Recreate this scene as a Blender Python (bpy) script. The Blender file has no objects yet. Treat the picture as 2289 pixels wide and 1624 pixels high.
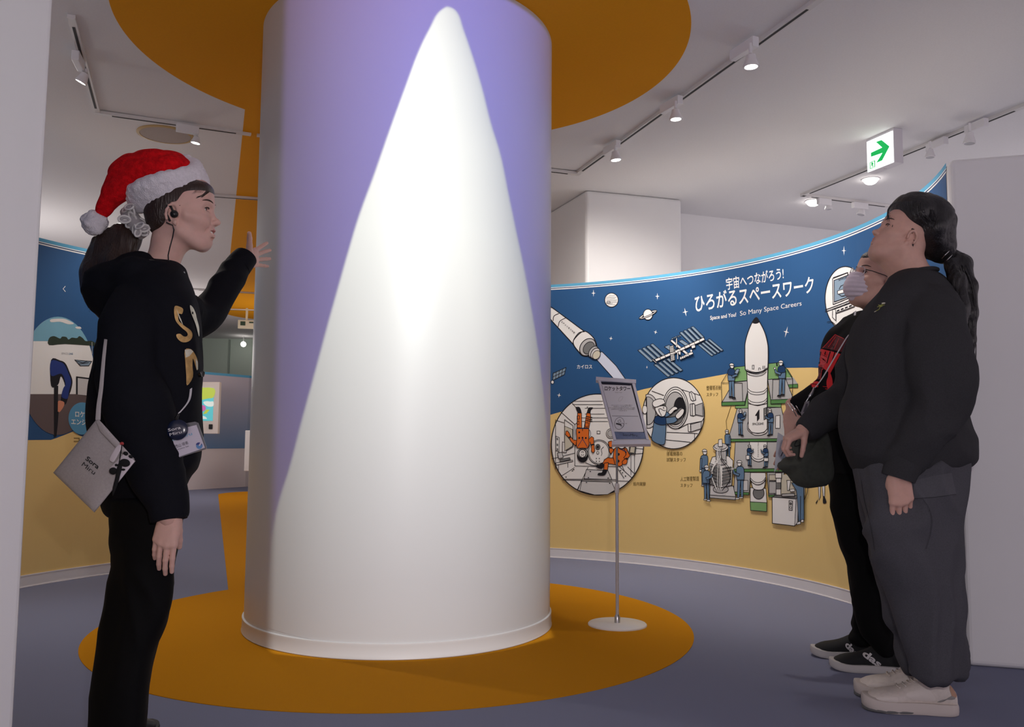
import bpy, bmesh, math, random
import numpy as np
from mathutils import Vector, Matrix, noise
from mathutils.geometry import tessellate_polygon
from mathutils.bvhtree import BVHTree
random.seed(7)
scene = bpy.context.scene
COL = scene.collection

# ---------------------------------------------------------------- camera
W, H = 2289, 1624
FPX, PITCH, ROLL, CAMH = 1937.7, 0.0853, 0.0077, 0.85
_cp, _sp = math.cos(PITCH), math.sin(PITCH)
CF = Vector((0, _cp, _sp)); _R = Vector((1, 0, 0)); _U = Vector((0, -_sp, _cp))
CR = math.cos(ROLL) * _R + math.sin(ROLL) * _U
CU = -math.sin(ROLL) * _R + math.cos(ROLL) * _U
EYE = Vector((0, 0, CAMH))
cam = bpy.data.cameras.new('camera'); cam.sensor_width = 36; cam.lens = FPX / W * 36
cam.clip_start = 0.05; cam.clip_end = 100
camo = bpy.data.objects.new('camera', cam); COL.objects.link(camo)
camo.matrix_world = Matrix((( CR.x, CU.x, -CF.x, EYE.x), (CR.y, CU.y, -CF.y, EYE.y), (CR.z, CU.z, -CF.z, EYE.z), (0, 0, 0, 1)))
scene.camera = camo

# ---------------------------------------------------------------- colour, world, exposure
scene.view_settings.view_transform = 'Standard'; scene.view_settings.look = 'None'
scene.view_settings.gamma = 1; scene.view_settings.use_curve_mapping = False
scene.view_settings.exposure = 0.0
scene.cycles.use_denoising = True
scene.cycles.max_bounces = 6; scene.cycles.diffuse_bounces = 4
scene.cycles.sample_clamp_indirect = 4
w = bpy.data.worlds.new('world'); scene.world = w; w.use_nodes = True
w.node_tree.nodes['Background'].inputs[0].default_value = (0.78, 0.66, 0.74, 1)
w.node_tree.nodes['Background'].inputs[1].default_value = 0.92

def lamp(name, kind, loc, energy, color=(1, 1, 1), size=0.05, target=None, spot=None, blend=0.5):
    l = bpy.data.lights.new(name, kind); l.energy = energy; l.color = color
    if kind == 'AREA': l.size = size
    else: l.shadow_soft_size = size
    if kind == 'SPOT': l.spot_size = spot; l.spot_blend = blend
    o = bpy.data.objects.new(name, l); COL.objects.link(o); o.location = loc
    if target is not None:
        d = Vector(target) - Vector(loc); o.rotation_euler = d.to_track_quat('-Z', 'Y').to_euler()
    return o

# flash sitting a little above and right of the lens
lamp('camera_flash', 'SPOT', (0.10, -0.02, 1.03), 50, (1, 0.93, 0.94), 0.02, (0.15, 4, 1.35), 2.2, 0.9)
# unseen point fills without fixtures, added to brighten the rooms around the ring
for L_ in ((-4.4, 7.4, 1.7, 34), (-5.0, 11.2, 1.9, 38), (-3.0, 12.6, 1.9, 26), (-4.6, 3.2, 1.6, 22), (4.6, 6.0, 1.7, 30), (3.6, .6, 1.8, 14)):
    lamp('room_fill', 'POINT', L_[:3], L_[3], (1, .93, .9), .3)

# ---------------------------------------------------------------- pixel -> place
def ray(px, py):
    return (CF * FPX + CR * (px - W / 2) - CU * (py - H / 2))
def at(px, py, d):
    r = ray(px, py); return EYE + r * (d / r.y)
def hitz(px, py, z):
    r = ray(px, py); return EYE + r * ((z - CAMH) / r.z)
CX, CY = -0.507, 4.076
def hitcyl(px, py, R, far=True):
    r = ray(px, py); a = r.x * r.x + r.y * r.y; b = -2 * (CX * r.x + CY * r.y); c = CX * CX + CY * CY - R * R
    q = max(0, b * b - 4 * a * c) ** .5
    t = (-b + q) / (2 * a) if far else (-b - q) / (2 * a)
    return EYE + r * t
def hitplane(px, py, p0, n):
    r = ray(px, py); return EYE + r * ((Vector(p0) - EYE).dot(n) / r.dot(n))

# ---------------------------------------------------------------- the projector that throws the rocket on the column
PR_R = 0.69
PAZ = 13.0
PLOC = Vector((CX + 3.8 * math.sin(math.radians(PAZ)), CY - 3.8 * math.cos(math.radians(PAZ)), 2.45))
def build_projector():
    o = lamp('projector_beam', 'SPOT', PLOC, 860, (1, 1, 1), 0.006, (CX, CY, 1.35), 2.3, 0.0)
    l = o.data; q = (Vector((CX, CY, 1.35)) - PLOC).to_track_quat('-Z', 'Y').to_matrix().transposed()
    def uv(p):
        d = q @ (p - PLOC); return d.x / d.z, d.y / d.z
    left = [(1001, 12), (979, 29), (962, 60), (939, 107), (905, 197), (870, 293), (836, 390), (801, 486), (779, 559), (756, 640), (735, 715), (704, 830),
            (674, 940), (645, 1050), (626, 1110), (613, 1165), (605, 1220), (599, 1300), (594, 1400)]
    right = [(1003, 12), (1022, 27), (1036, 65), (1053, 114), (1077, 193), (1098, 276), (1119, 345), (1136, 428), (1153, 510), (1170, 590), (1186, 675),
             (1200, 760), (1212, 850), (1221, 940), (1227, 1040), (1231, 1200), (1231, 1400)]
    L = [uv(hitcyl(x, y, PR_R, False)) for x, y in left]
    R = [uv(hitcyl(x, y, PR_R, False)) for x, y in right]
    vs = [v for u, v in L + R]; us = [u for u, v in L + R]
    v0, v1, u0, u1 = min(vs), max(vs), min(us) - .1, max(us) + .1
    l.use_nodes = True; nt = l.node_tree; em = [n for n in nt.nodes if n.type == 'EMISSION'][0]
    def lk(x, s):
        if hasattr(x, 'is_linked') or hasattr(x, 'links'): nt.links.new(x, s)
        else: s.default_value = x
    def m(op, *a):
        n = nt.nodes.new('ShaderNodeMath'); n.operation = op
        for i, x in enumerate(a): lk(x, n.inputs[i])
        return n.outputs[0]
    tc = nt.nodes.new('ShaderNodeTexCoord'); sx = nt.nodes.new('ShaderNodeSeparateXYZ'); nt.links.new(tc.outputs['Normal'], sx.inputs[0])
    u = m('DIVIDE', sx.outputs[0], sx.outputs[2]); v = m('DIVIDE', sx.outputs[1], sx.outputs[2])
    vn = m('DIVIDE', m('SUBTRACT', v, v0), v1 - v0); un = m('DIVIDE', m('SUBTRACT', u, u0), u1 - u0)
    vn = m('MINIMUM', m('MAXIMUM', vn, 0.0), 1.0)
    def curve(pts):
        n = nt.nodes.new('ShaderNodeFloatCurve'); n.mapping.use_clip = False; c = n.mapping.curves[0]
        P = sorted(((vv - v0) / (v1 - v0), (uu - u0) / (u1 - u0)) for uu, vv in pts)
        c.points[0].location = P[0]; c.points[-1].location = P[-1]
        for p in P[1:-1]: c.points.new(*p)
        for p in c.points: p.handle_type = 'AUTO_CLAMPED'
        n.mapping.update(); nt.links.new(vn, n.inputs['Value']); return n.outputs[0]
    a, b = curve(L), curve(R)
    apex_v = (L[0][1] + R[0][1]) / 2
    sgn_u = 1 if np.mean([p[0] for p in R]) > np.mean([p[0] for p in L]) else -1
    sgn_v = 1 if L[-1][1] > L[0][1] else -1
    def step(x, e0, e1):
        return m('MINIMUM', m('MAXIMUM', m('DIVIDE', m('SUBTRACT', x, e0), e1 - e0), 0.0), 1.0)
    inl = m('MULTIPLY', m('SUBTRACT', un, a), float(sgn_u)); inr = m('MULTIPLY', m('SUBTRACT', b, un), float(sgn_u))
    ab = m('MULTIPLY', m('SUBTRACT', v, apex_v), float(sgn_v))
    mask = m('MULTIPLY', m('MULTIPLY', step(inl, -.002, .003), step(inr, -.003, .004)), step(ab, 0.0, .004))
    # the picture itself: a white nose cone with a grey-blue turn on its right flank, on a lilac sky
    shade = m('ADD', 0.30, m('MULTIPLY', 0.70, m('SQRT', step(inr, 0.0, .17))))
    def mix(f, c1, c2):
        n = nt.nodes.new('ShaderNodeMix'); n.data_type = 'RGBA'; lk(f, n.inputs['Factor'])
        for s, c in ((n.inputs[6], c1), (n.inputs[7], c2)):
            if isinstance(c, tuple): s.default_value = (*c, 1)
            else: nt.links.new(c, s)
        return n.outputs[2]
    cone = mix(shade, (0.16, 0.24, 0.36), (.80, .84, .80))
    low = mix(step(m('MULTIPLY', vn if sgn_v > 0 else m('SUBTRACT', 1.0, vn), 1.0), 0.45, 1.0), cone, (.50, .50, .51))
    sky = mix(step(un if sgn_u > 0 else m('SUBTRACT', 1.0, un), 0.1, 0.6), (0.14, 0.10, 0.30), (0.095, 0.105, 0.46))
    # the beam is masked to the column: two tangent lines, the foot and the top
    ang = math.radians(PAZ); dr = Vector((math.cos(ang), math.sin(ang), 0)); bk = Vector((math.sin(ang), -math.cos(ang), 0)); gates = []
    for s_ in (-1, 1):
        q0, q1 = [uv(Vector((CX, CY, z)) + dr * s_ * .672 + bk * .13) for z in (.1, 2.6)]
        k_ = (q1[0] - q0[0]) / (q1[1] - q0[1]); g0 = uv(Vector((CX, CY, 1.3)))
        if s_ == -1:
            q0, q1 = uv(hitcyl(600, 1350, PR_R, False)), uv(hitcyl(632, 100, PR_R, False)); k_ = (q1[0] - q0[0]) / (q1[1] - q0[1])
        line_ = m('ADD', q0[0], m('MULTIPLY', m('SUBTRACT', v, q0[1]), k_)); sg = 1 if g0[0] > q0[0] + (g0[1] - q0[1]) * k_ else -1
        gates.append(step(m('MULTIPLY', m('SUBTRACT', u, line_), float(sg)), -.002, .005))
    for z_, s_ in ((2.735, 1), (-.02, -1)):
        (u0_, v0_), (u1_, v1_) = uv(Vector((CX, CY, z_)) + bk * .69), uv(Vector((CX, CY, z_ - (.16 if s_ < 0 else 0))) + dr * .66 + bk * .2)
        lim = m('ADD', v0_, m('MULTIPLY', m('POWER', m('ABSOLUTE', m('SUBTRACT', u, u0_)), 2.0), (v1_ - v0_) / (u1_ - u0_) ** 2))
        sg = 1 if uv(Vector((CX, CY, 1.3)))[1] > v0_ else -1
        gates.append(step(m('MULTIPLY', m('SUBTRACT', v, lim), float(sg)), 0.0, .006))
    gate = m('MULTIPLY', m('MULTIPLY', gates[0], gates[1]), m('MULTIPLY', gates[2], gates[3]))
    out = mix(gate, (0, 0, 0), mix(mask, sky, low))
    nt.links.new(out, em.inputs[0]); em.inputs[1].default_value = 1
    return o, uv, L, R
build_projector()

# ---------------------------------------------------------------- materials
def lin(c):
    c = c / 255; return c / 12.92 if c <= .04045 else ((c + .055) / 1.055) ** 2.4
def rgb(*c): return tuple(lin(x) for x in c)
MATS = {}
def mat(name, col, rough=0.6, metal=0.0, spec=0.4, noise_amt=0.0, noise_scale=40, bump=0.0, bump_scale=200, emit=None, estr=0.0, alpha=None, sheen=0.0, sss=0.0, coat=0.0, trans=0.0, stretch=None):
    if name in MATS: return MATS[name]
    m = bpy.data.materials.new(name); m.use_nodes = True; nt = m.node_tree; b = nt.nodes['Principled BSDF']
    b.inputs['Roughness'].default_value = rough; b.inputs['Metallic'].default_value = metal
    b.inputs['Specular IOR Level'].default_value = spec
    b.inputs['Base Color'].default_value = (*col, 1)
    tc = nt.nodes.new('ShaderNodeTexCoord'); vec = tc.outputs['Object']
    if stretch:
        mp = nt.nodes.new('ShaderNodeMapping'); mp.inputs['Scale'].default_value = stretch; nt.links.new(vec, mp.inputs[0]); vec = mp.outputs[0]
    if noise_amt:
        n = nt.nodes.new('ShaderNodeTexNoise'); n.inputs['Scale'].default_value = noise_scale; n.inputs['Detail'].default_value = 4
        nt.links.new(vec, n.inputs['Vector'])
        r = nt.nodes.new('ShaderNodeMapRange'); r.inputs['To Min'].default_value = 1 - noise_amt; r.inputs['To Max'].default_value = 1 + noise_amt
        r.inputs['From Min'].default_value = .3; r.inputs['From Max'].default_value = .7
        nt.links.new(n.outputs[0], r.inputs['Value'])
        h = nt.nodes.new('ShaderNodeHueSaturation'); h.inputs['Color'].default_value = (*col, 1)
        nt.links.new(r.outputs[0], h.inputs['Value']); nt.links.new(h.outputs[0], b.inputs['Base Color'])
    if bump:
        n = nt.nodes.new('ShaderNodeTexNoise'); n.inputs['Scale'].default_value = bump_scale; n.inputs['Detail'].default_value = 3
        nt.links.new(vec, n.inputs['Vector'])
        bp = nt.nodes.new('ShaderNodeBump'); bp.inputs['Strength'].default_value = bump; bp.inputs['Distance'].default_value = 0.004
        nt.links.new(n.outputs[0], bp.inputs['Height']); nt.links.new(bp.outputs[0], b.inputs['Normal'])
    if emit: b.inputs['Emission Color'].default_value = (*emit, 1); b.inputs['Emission Strength'].default_value = estr
    if alpha is not None: b.inputs['Alpha'].default_value = alpha
    if sheen: b.inputs['Sheen Weight'].default_value = sheen
    if sss: b.inputs['Subsurface Weight'].default_value = sss; b.inputs['Subsurface Radius'].default_value = (.01, .004, .002)
    if coat: b.inputs['Coat Weight'].default_value = coat
    if trans: b.inputs['Transmission Weight'].default_value = trans
    MATS[name] = m; return m

# ---------------------------------------------------------------- object helpers
def mesh(name, V, F, material=None, parent=None, smooth=False, mats=None, midx=None):
    me = bpy.data.meshes.new(name); me.from_pydata([tuple(v) for v in V], [], F)
    if mats:
        for x in mats: me.materials.append(x)
    elif material: me.materials.append(material)
    if midx is not None: me.polygons.foreach_set('material_index', midx)
    if smooth: me.polygons.foreach_set('use_smooth', [True] * len(me.polygons))
    me.update()
    o = bpy.data.objects.new(name, me); COL.objects.link(o)
    if parent is not None: o.parent = parent; o.matrix_parent_inverse = Matrix.Translation(-parent.location)
    return o
def tag(o, label=None, cat=None, group=None, kind=None):
    if label: o['label'] = label
    if cat: o['category'] = cat
    if group: o['group'] = group
    if kind: o['kind'] = kind
    return o
def empty(name, loc, label, cat, group=None):
    o = bpy.data.objects.new(name, None); COL.objects.link(o); o.location = loc; o.empty_display_size = .05
    return tag(o, label, cat, group)
class MB:
    "mesh builder: gathers solids into ONE mesh"
    def __init__(s): s.V = []; s.F = []; s.M = []
    def add(s, V, F, m=0):
        k = len(s.V); s.V += [Vector(v) for v in V]; s.F += [[i + k for i in f] for f in F]; s.M += [m] * len(F); return s
    def box(s, c, size, rot=None, m=0):
        rot = rot or Matrix.Identity(3); c = Vector(c); h = Vector(size) / 2
        V = [c + rot @ Vector((x * h.x, y * h.y, z * h.z)) for x in (-1, 1) for y in (-1, 1) for z in (-1, 1)]
        return s.add(V, [(0, 1, 3, 2), (4, 6, 7, 5), (0, 4, 5, 1), (2, 3, 7, 6), (0, 2, 6, 4), (1, 5, 7, 3)], m)
    def tube(s, pts, r, n=10, m=0, cap=True):
        pts = [Vector(p) for p in pts]; rs = r if isinstance(r, (list, tuple)) else [r] * len(pts); V = []; up = None
        for i, p in enumerate(pts):
            t = (pts[min(i + 1, len(pts) - 1)] - pts[max(i - 1, 0)]).normalized()
            if up is None: up = t.orthogonal().normalized()
            up = (up - t * up.dot(t)).normalized(); sd = t.cross(up)
            V += [p + (up * math.cos(a) + sd * math.sin(a)) * rs[i] for a in [2 * math.pi * k / n for k in range(n)]]
        F = [(i * n + k, i * n + (k + 1) % n, (i + 1) * n + (k + 1) % n, (i + 1) * n + k) for i in range(len(pts) - 1) for k in range(n)]
        if cap: F += [tuple(range(n))[::-1], tuple(range((len(pts) - 1) * n, len(pts) * n))]
        return s.add(V, F, m)
    def lathe(s, c, axis, prof, n=32, m=0):
        "prof: (radius, distance along axis)"
        c = Vector(c); ax = Vector(axis).normalized(); a = ax.orthogonal().normalized(); b = ax.cross(a); V = []
        for r, h in prof: V += [c + ax * h + (a * math.cos(t) + b * math.sin(t)) * max(r, 1e-5) for t in [2 * math.pi * k / n for k in range(n)]]
        F = [(i * n + k, i * n + (k + 1) % n, (i + 1) * n + (k + 1) % n, (i + 1) * n + k) for i in range(len(prof) - 1) for k in range(n)]
        F += [tuple(range(n))[::-1], tuple(range((len(prof) - 1) * n, len(prof) * n))]
        return s.add(V, F, m)
    def build(s, name, material=None, parent=None, smooth=False, mats=None, bevel=0):
        o = mesh(name, s.V, s.F, material, parent, smooth, mats, s.M if mats else None)
        if bevel:
            md = o.modifiers.new('bevel', 'BEVEL'); md.width = bevel; md.segments = 3; md.limit_method = 'ANGLE'
        if smooth and len(o.data.polygons): o.data.set_sharp_from_angle(angle=math.radians(50))
        return o
def arc_slab(name, r0, r1, a0, a1, z0, z1, material, parent=None, step=2.0, round_end=0.0):
    "ring segment about the column axis, facets every `step` degrees"
    k0, k1 = int(round(a0 / step)), int(round(a1 / step)); A = [math.radians(k * step) for k in range(k0, k1 + 1)]
    A[0] = math.radians(a0); A[-1] = math.radians(a1)
    P = lambda r, a, z: (CX + r * math.cos(a), CY + r * math.sin(a), z)
    V = []; F = []; n = len(A)
    for a in A: V += [P(r0, a, z0), P(r1, a, z0), P(r1, a, z1), P(r0, a, z1)]
    for i in range(n - 1):
        for k in range(4): F.append((i * 4 + k, i * 4 + (k + 1) % 4, (i + 1) * 4 + (k + 1) % 4, (i + 1) * 4 + k))
    F += [(0, 3, 2, 1), tuple(4 * (n - 1) + k for k in range(4))]
    o = mesh(name, V, F, material, parent)
    if round_end:
        md = o.modifiers.new('bevel', 'BEVEL'); md.width = round_end; md.segments = 4; md.limit_method = 'ANGLE'; md.angle_limit = math.radians(60)
    return o
def loft(rings, n=28, cap=True):
    "rings: (centre, a-vector, b-vector, exponent). Returns V, F"
    V = []
    for c, a, b, e in rings:
        for k in range(n):
            t = 2 * math.pi * k / n; ct, st = math.cos(t), math.sin(t)
            V.append(Vector(c) + Vector(a) * math.copysign(abs(ct) ** (2 / e), ct) + Vector(b) * math.copysign(abs(st) ** (2 / e), st))
    F = [(i * n + k, i * n + (k + 1) % n, (i + 1) * n + (k + 1) % n, (i + 1) * n + k) for i in range(len(rings) - 1) for k in range(n)]
    if cap: F += [tuple(range(n))[::-1], tuple(range((len(rings) - 1) * n, len(rings) * n))]
    return V, F
# ================================================================ the setting
CEIL = 2.741
M_white = mat('white_paint', (.80, .80, .80), .45, spec=.3, noise_amt=.015, noise_scale=3)
M_ceil = mat('ceiling_paint', (.80, .79, .79), .9, spec=.1, noise_amt=.02, noise_scale=120)
M_carpet = mat('blue_grey_carpet', (.215, .23, .325), .95, spec=.05, noise_amt=.16, noise_scale=900, bump=.4, bump_scale=700)
M_orange_c = mat('orange_carpet', (.56, .235, .008), .95, spec=.05, noise_amt=.10, noise_scale=900, bump=.4, bump_scale=700)
M_orange_p = mat('orange_paint', (.80, .335, .010), .85, spec=.1, noise_amt=.02, noise_scale=80)
M_skirt = mat('skirting_vinyl', (.74, .72, .73), .4)
def plane(name, x0, x1, y0, y1, z, m, flip=False, kind='structure'):
    V = [(x0, y0, z), (x1, y0, z), (x1, y1, z), (x0, y1, z)]
    o = mesh(name, V, [(0, 3, 2, 1) if flip else (0, 1, 2, 3)], m); o['kind'] = kind; return o
def slab_box(name, x0, x1, y0, y1, z0, z1, m):
    o = MB().box(((x0 + x1) / 2, (y0 + y1) / 2, (z0 + z1) / 2), (x1 - x0, y1 - y0, z1 - z0)).build(name, m); o['kind'] = 'structure'; return o
floor = slab_box('floor', -9, 8, -3, 18, -.1, 0, M_carpet)
ceiling = slab_box('ceiling', -9, 8, -3, 18, CEIL, CEIL + .1, M_ceil)

def inlay(name, R, z, half, reach, m, parent, th):
    "disc about the column with a straight band that ends in a half round"
    ax = Vector((-.3256, .9455, 0)); nr = Vector((.9455, .3256, 0)); C0 = Vector((CX, CY, 0)); pts = []
    t0 = math.acos(math.sqrt(max(0, R * R - half * half)) / R)
    a_ax = math.atan2(ax.y, ax.x)
    for k in range(145):
        a = a_ax + t0 + (2 * math.pi - 2 * t0) * k / 144
        pts.append(C0 + Vector((math.cos(a), math.sin(a), 0)) * R)
    for k in range(25):
        a = math.pi * k / 24
        pts.append(C0 + ax * (reach + half * math.sin(a)) + nr * half * math.cos(a))
    n = len(pts); V = [p + Vector((0, 0, z)) for p in pts] + [p + Vector((0, 0, z + th)) for p in pts]
    F = [tuple(range(n))[::-1], tuple(range(n, 2 * n))] + [(i, (i + 1) % n, n + (i + 1) % n, n + i) for i in range(n)]
    return mesh(name, V, F, m, parent)
inlay('carpet_inlay', 1.325, 0.0, .732, 9.25, M_orange_c, floor, .002)['label'] = 'orange carpet disc and band'
inlay('painted_disc', 1.34, CEIL - .002, .732, 9.9, M_orange_p, ceiling, .002)['label'] = 'orange painted disc and band'

# ring walls: inner face at 2.35 m from the column axis, 1.97 m tall
RW, HW = 2.35, 1.97
wr = arc_slab('wall_right', RW, RW + .9, -17.3, 80, 0, HW, M_white, round_end=.022); wr['kind'] = 'structure'
wl = arc_slab('wall_left', RW, RW + .6, 138, 258.5, 0, HW, M_white, round_end=.02); wl['kind'] = 'structure'
def skirting(name, a0, a1, parent):
    b = arc_slab(name, RW - .006, RW - .001, a0, a1, 0.001, .068, M_skirt); b['kind'] = 'structure'
    b2 = arc_slab('skirting_lip', RW - .008, RW - .0055, a0, a1, .064, .069, mat('skirting_edge', (.9, .86, .86), .4), b)
    b3 = arc_slab('skirting_lip', RW - .010, RW - .0055, a0, a1, .001, .006, mat('skirting_edge', (.9, .86, .86), .4), b)
    return b
skirting('baseboard_right', -15.6, 79, None); skirting('baseboard_left', 140, 256, None)

# outer room walls, rotated 20 degrees to the ring's view axis
def wall_run(name, pts, z0, z1, th, m):
    for_pts = [Vector((*p, 0)) for p in pts]; b = MB()
    V = []; F = []
    n = len(for_pts); nr = []
    for i in range(n):
        t = (for_pts[min(i + 1, n - 1)] - for_pts[max(i - 1, 0)]).normalized(); nr.append(Vector((t.y, -t.x, 0)))
    for p, q in zip(for_pts, nr): V += [p + Vector((0, 0, z0)), p - q * th + Vector((0, 0, z0)), p - q * th + Vector((0, 0, z1)), p + Vector((0, 0, z1))]
    for i in range(n - 1):
        for k in range(4): F.append((i * 4 + k, i * 4 + (k + 1) % 4, (i + 1) * 4 + (k + 1) % 4, (i + 1) * 4 + k))
    F += [(0, 3, 2, 1), tuple(4 * (n - 1) + k for k in range(4))]
    o = mesh(name, V, F, m); o['kind'] = 'structure'; return o
wall_run('wall_back', [(1.40, 7.16), (7.9, 9.55)], 0, CEIL, .15, M_white)
p0, p1, p2, p3 = Vector((.556, 6.489, 0)), Vector((1.335, 6.73, 0)), Vector((1.16, 7.24, 0)), Vector((.0, 7.97, 0))
pill = MB(); d = Vector((-.351, .936, 0))
q = [p0, p0 + (p1 - p0), p1 + d * 1.2, p0 + d * 1.2]
pill.add([v + Vector((0, 0, z)) for z in (0, CEIL) for v in q], [(0, 3, 2, 1), (4, 5, 6, 7), (0, 1, 5, 4), (1, 2, 6, 5), (2, 3, 7, 6), (3, 0, 4, 7)])
po = pill.build('wall_pillar', M_white, bevel=.025); po['kind'] = 'structure'
wall_run('wall_inner', [(-1.3, 17.2), (.10, 7.65)], 0, CEIL, .15, M_white)
M_green = mat('pale_green_wall', (.52, .62, .54), .6)
wf = wall_run('wall_far', [(-9, 16.6), (-1.2, 17.3)], 0, CEIL, .15, M_green)
a = at(517, 762, 16.98); MB().box((a.x, 16.9, 1.37), (.02, .04, 2.7)).build('panel_joint', mat('joint', (.3, .36, .32), .8), wf)
wall_run('wall_side', [(-7.2, -2.9), (-7.2, 16.7)], 0, CEIL, .15, M_white)
# low far ring wall with a blue picture band
M_fblue = mat('far_blue', (.17, .26, .42), .55); M_strip = mat('sky_strip', (.12, .42, .66), .5)
fb = [(-7.6, 13.0), (-6.4, 13.15), (-5.05, 13.57), (-4.44, 14.6), (-4.0, 16.2)]
fw = wall_run('wall_far_low', fb, 0, 1.86, .12, mat('far_pink_white', (.74, .66, .66), .6))
def band(name, off, z0, z1, m, par):
    V = []; F = []
    P = [Vector((*p, 0)) for p in fb]; n = len(P)
    for i in range(n):
        t = (P[min(i + 1, n - 1)] - P[max(i - 1, 0)]).normalized(); q = Vector((t.y, -t.x, 0))
        V += [P[i] + q * off + Vector((0, 0, z0)), P[i] + q * off + Vector((0, 0, z1))]
    F = [(2 * i, 2 * i + 2, 2 * i + 3, 2 * i + 1) for i in range(n - 1)]
    return mesh(name, V, F, m, par)
# blue picture fades into lavender towards its top
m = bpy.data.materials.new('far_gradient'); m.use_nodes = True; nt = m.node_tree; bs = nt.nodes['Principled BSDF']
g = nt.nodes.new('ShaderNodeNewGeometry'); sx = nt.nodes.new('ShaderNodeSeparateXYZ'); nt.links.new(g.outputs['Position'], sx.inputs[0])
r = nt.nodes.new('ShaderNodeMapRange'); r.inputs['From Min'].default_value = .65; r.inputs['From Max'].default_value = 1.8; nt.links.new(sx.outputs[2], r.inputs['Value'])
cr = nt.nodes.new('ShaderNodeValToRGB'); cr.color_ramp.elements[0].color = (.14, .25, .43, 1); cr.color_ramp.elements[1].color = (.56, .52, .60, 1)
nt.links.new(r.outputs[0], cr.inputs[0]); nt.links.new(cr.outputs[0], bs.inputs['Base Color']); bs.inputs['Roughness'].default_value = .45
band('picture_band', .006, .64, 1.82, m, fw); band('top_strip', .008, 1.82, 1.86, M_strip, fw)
# white box bench beside the low far wall
bx = MB(); c = at(553, 1050, 13.3)
b = MB().box((c.x + .22, c.y + .2, .62), (.55, .4, .62)).box((c.x + .30, c.y + .2, .16), (.42, .36, .32)).build('display_plinth', M_white, bevel=.01)
tag(b, 'white block plinth beside the low far wall, half hidden by the column', 'plinth')

# ---------------------------------------------------------------- the column
col = empty('rocket_column', (CX, CY, 0), 'big round white column with a white rocket nose projected on lilac light', 'column')
M_col = mat('column_screen_coat', (.54, .53, .52), .36, spec=.4)
b = MB().lathe((CX, CY, 0), (0, 0, 1), [(.6885, .04), (.6885, CEIL - .001)], 360).build('column_shaft', M_col, col, smooth=True)
b = MB().lathe((CX, CY, 0), (0, 0, 1), [(.697, .003), (.699, .006), (.697, .012), (.6955, .054), (.697, .060), (.6965, .064), (.690, .066), (.66, .066)], 160).build('base_trim', mat('column_trim', (.60, .585, .57), .35), col, smooth=True)
# ================================================================ flat printed art on any surface
def clean_ring(P):
    out = []
    for p in P:
        if not out or (p - out[-1]).length > 1e-6: out.append(p)
    if len(out) > 1 and (out[0] - out[-1]).length < 1e-6: out.pop()
    return out
_font_cache = {}
def glyphs(s, offset=0.0, spacing=1.0):
    key = (s, offset, spacing)
    if key not in _font_cache:
        c = bpy.data.curves.new('t', 'FONT'); c.body = s; c.offset = offset; c.space_character = spacing; c.resolution_u = 3
        o = bpy.data.objects.new('t', c); COL.objects.link(o)
        me = bpy.data.meshes.new_from_object(o.evaluated_get(bpy.context.evaluated_depsgraph_get()))
        V = [v.co.xy.copy() for v in me.vertices]; F = [tuple(p.vertices) for p in me.polygons]
        bpy.data.objects.remove(o); bpy.data.curves.remove(c); bpy.data.meshes.remove(me)
        x0 = min(v.x for v in V); x1 = max(v.x for v in V); y0 = min(v.y for v in V); y1 = max(v.y for v in V)
        _font_cache[key] = (V, F, x0, x1, y0, y1)
    return _font_cache[key]
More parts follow.
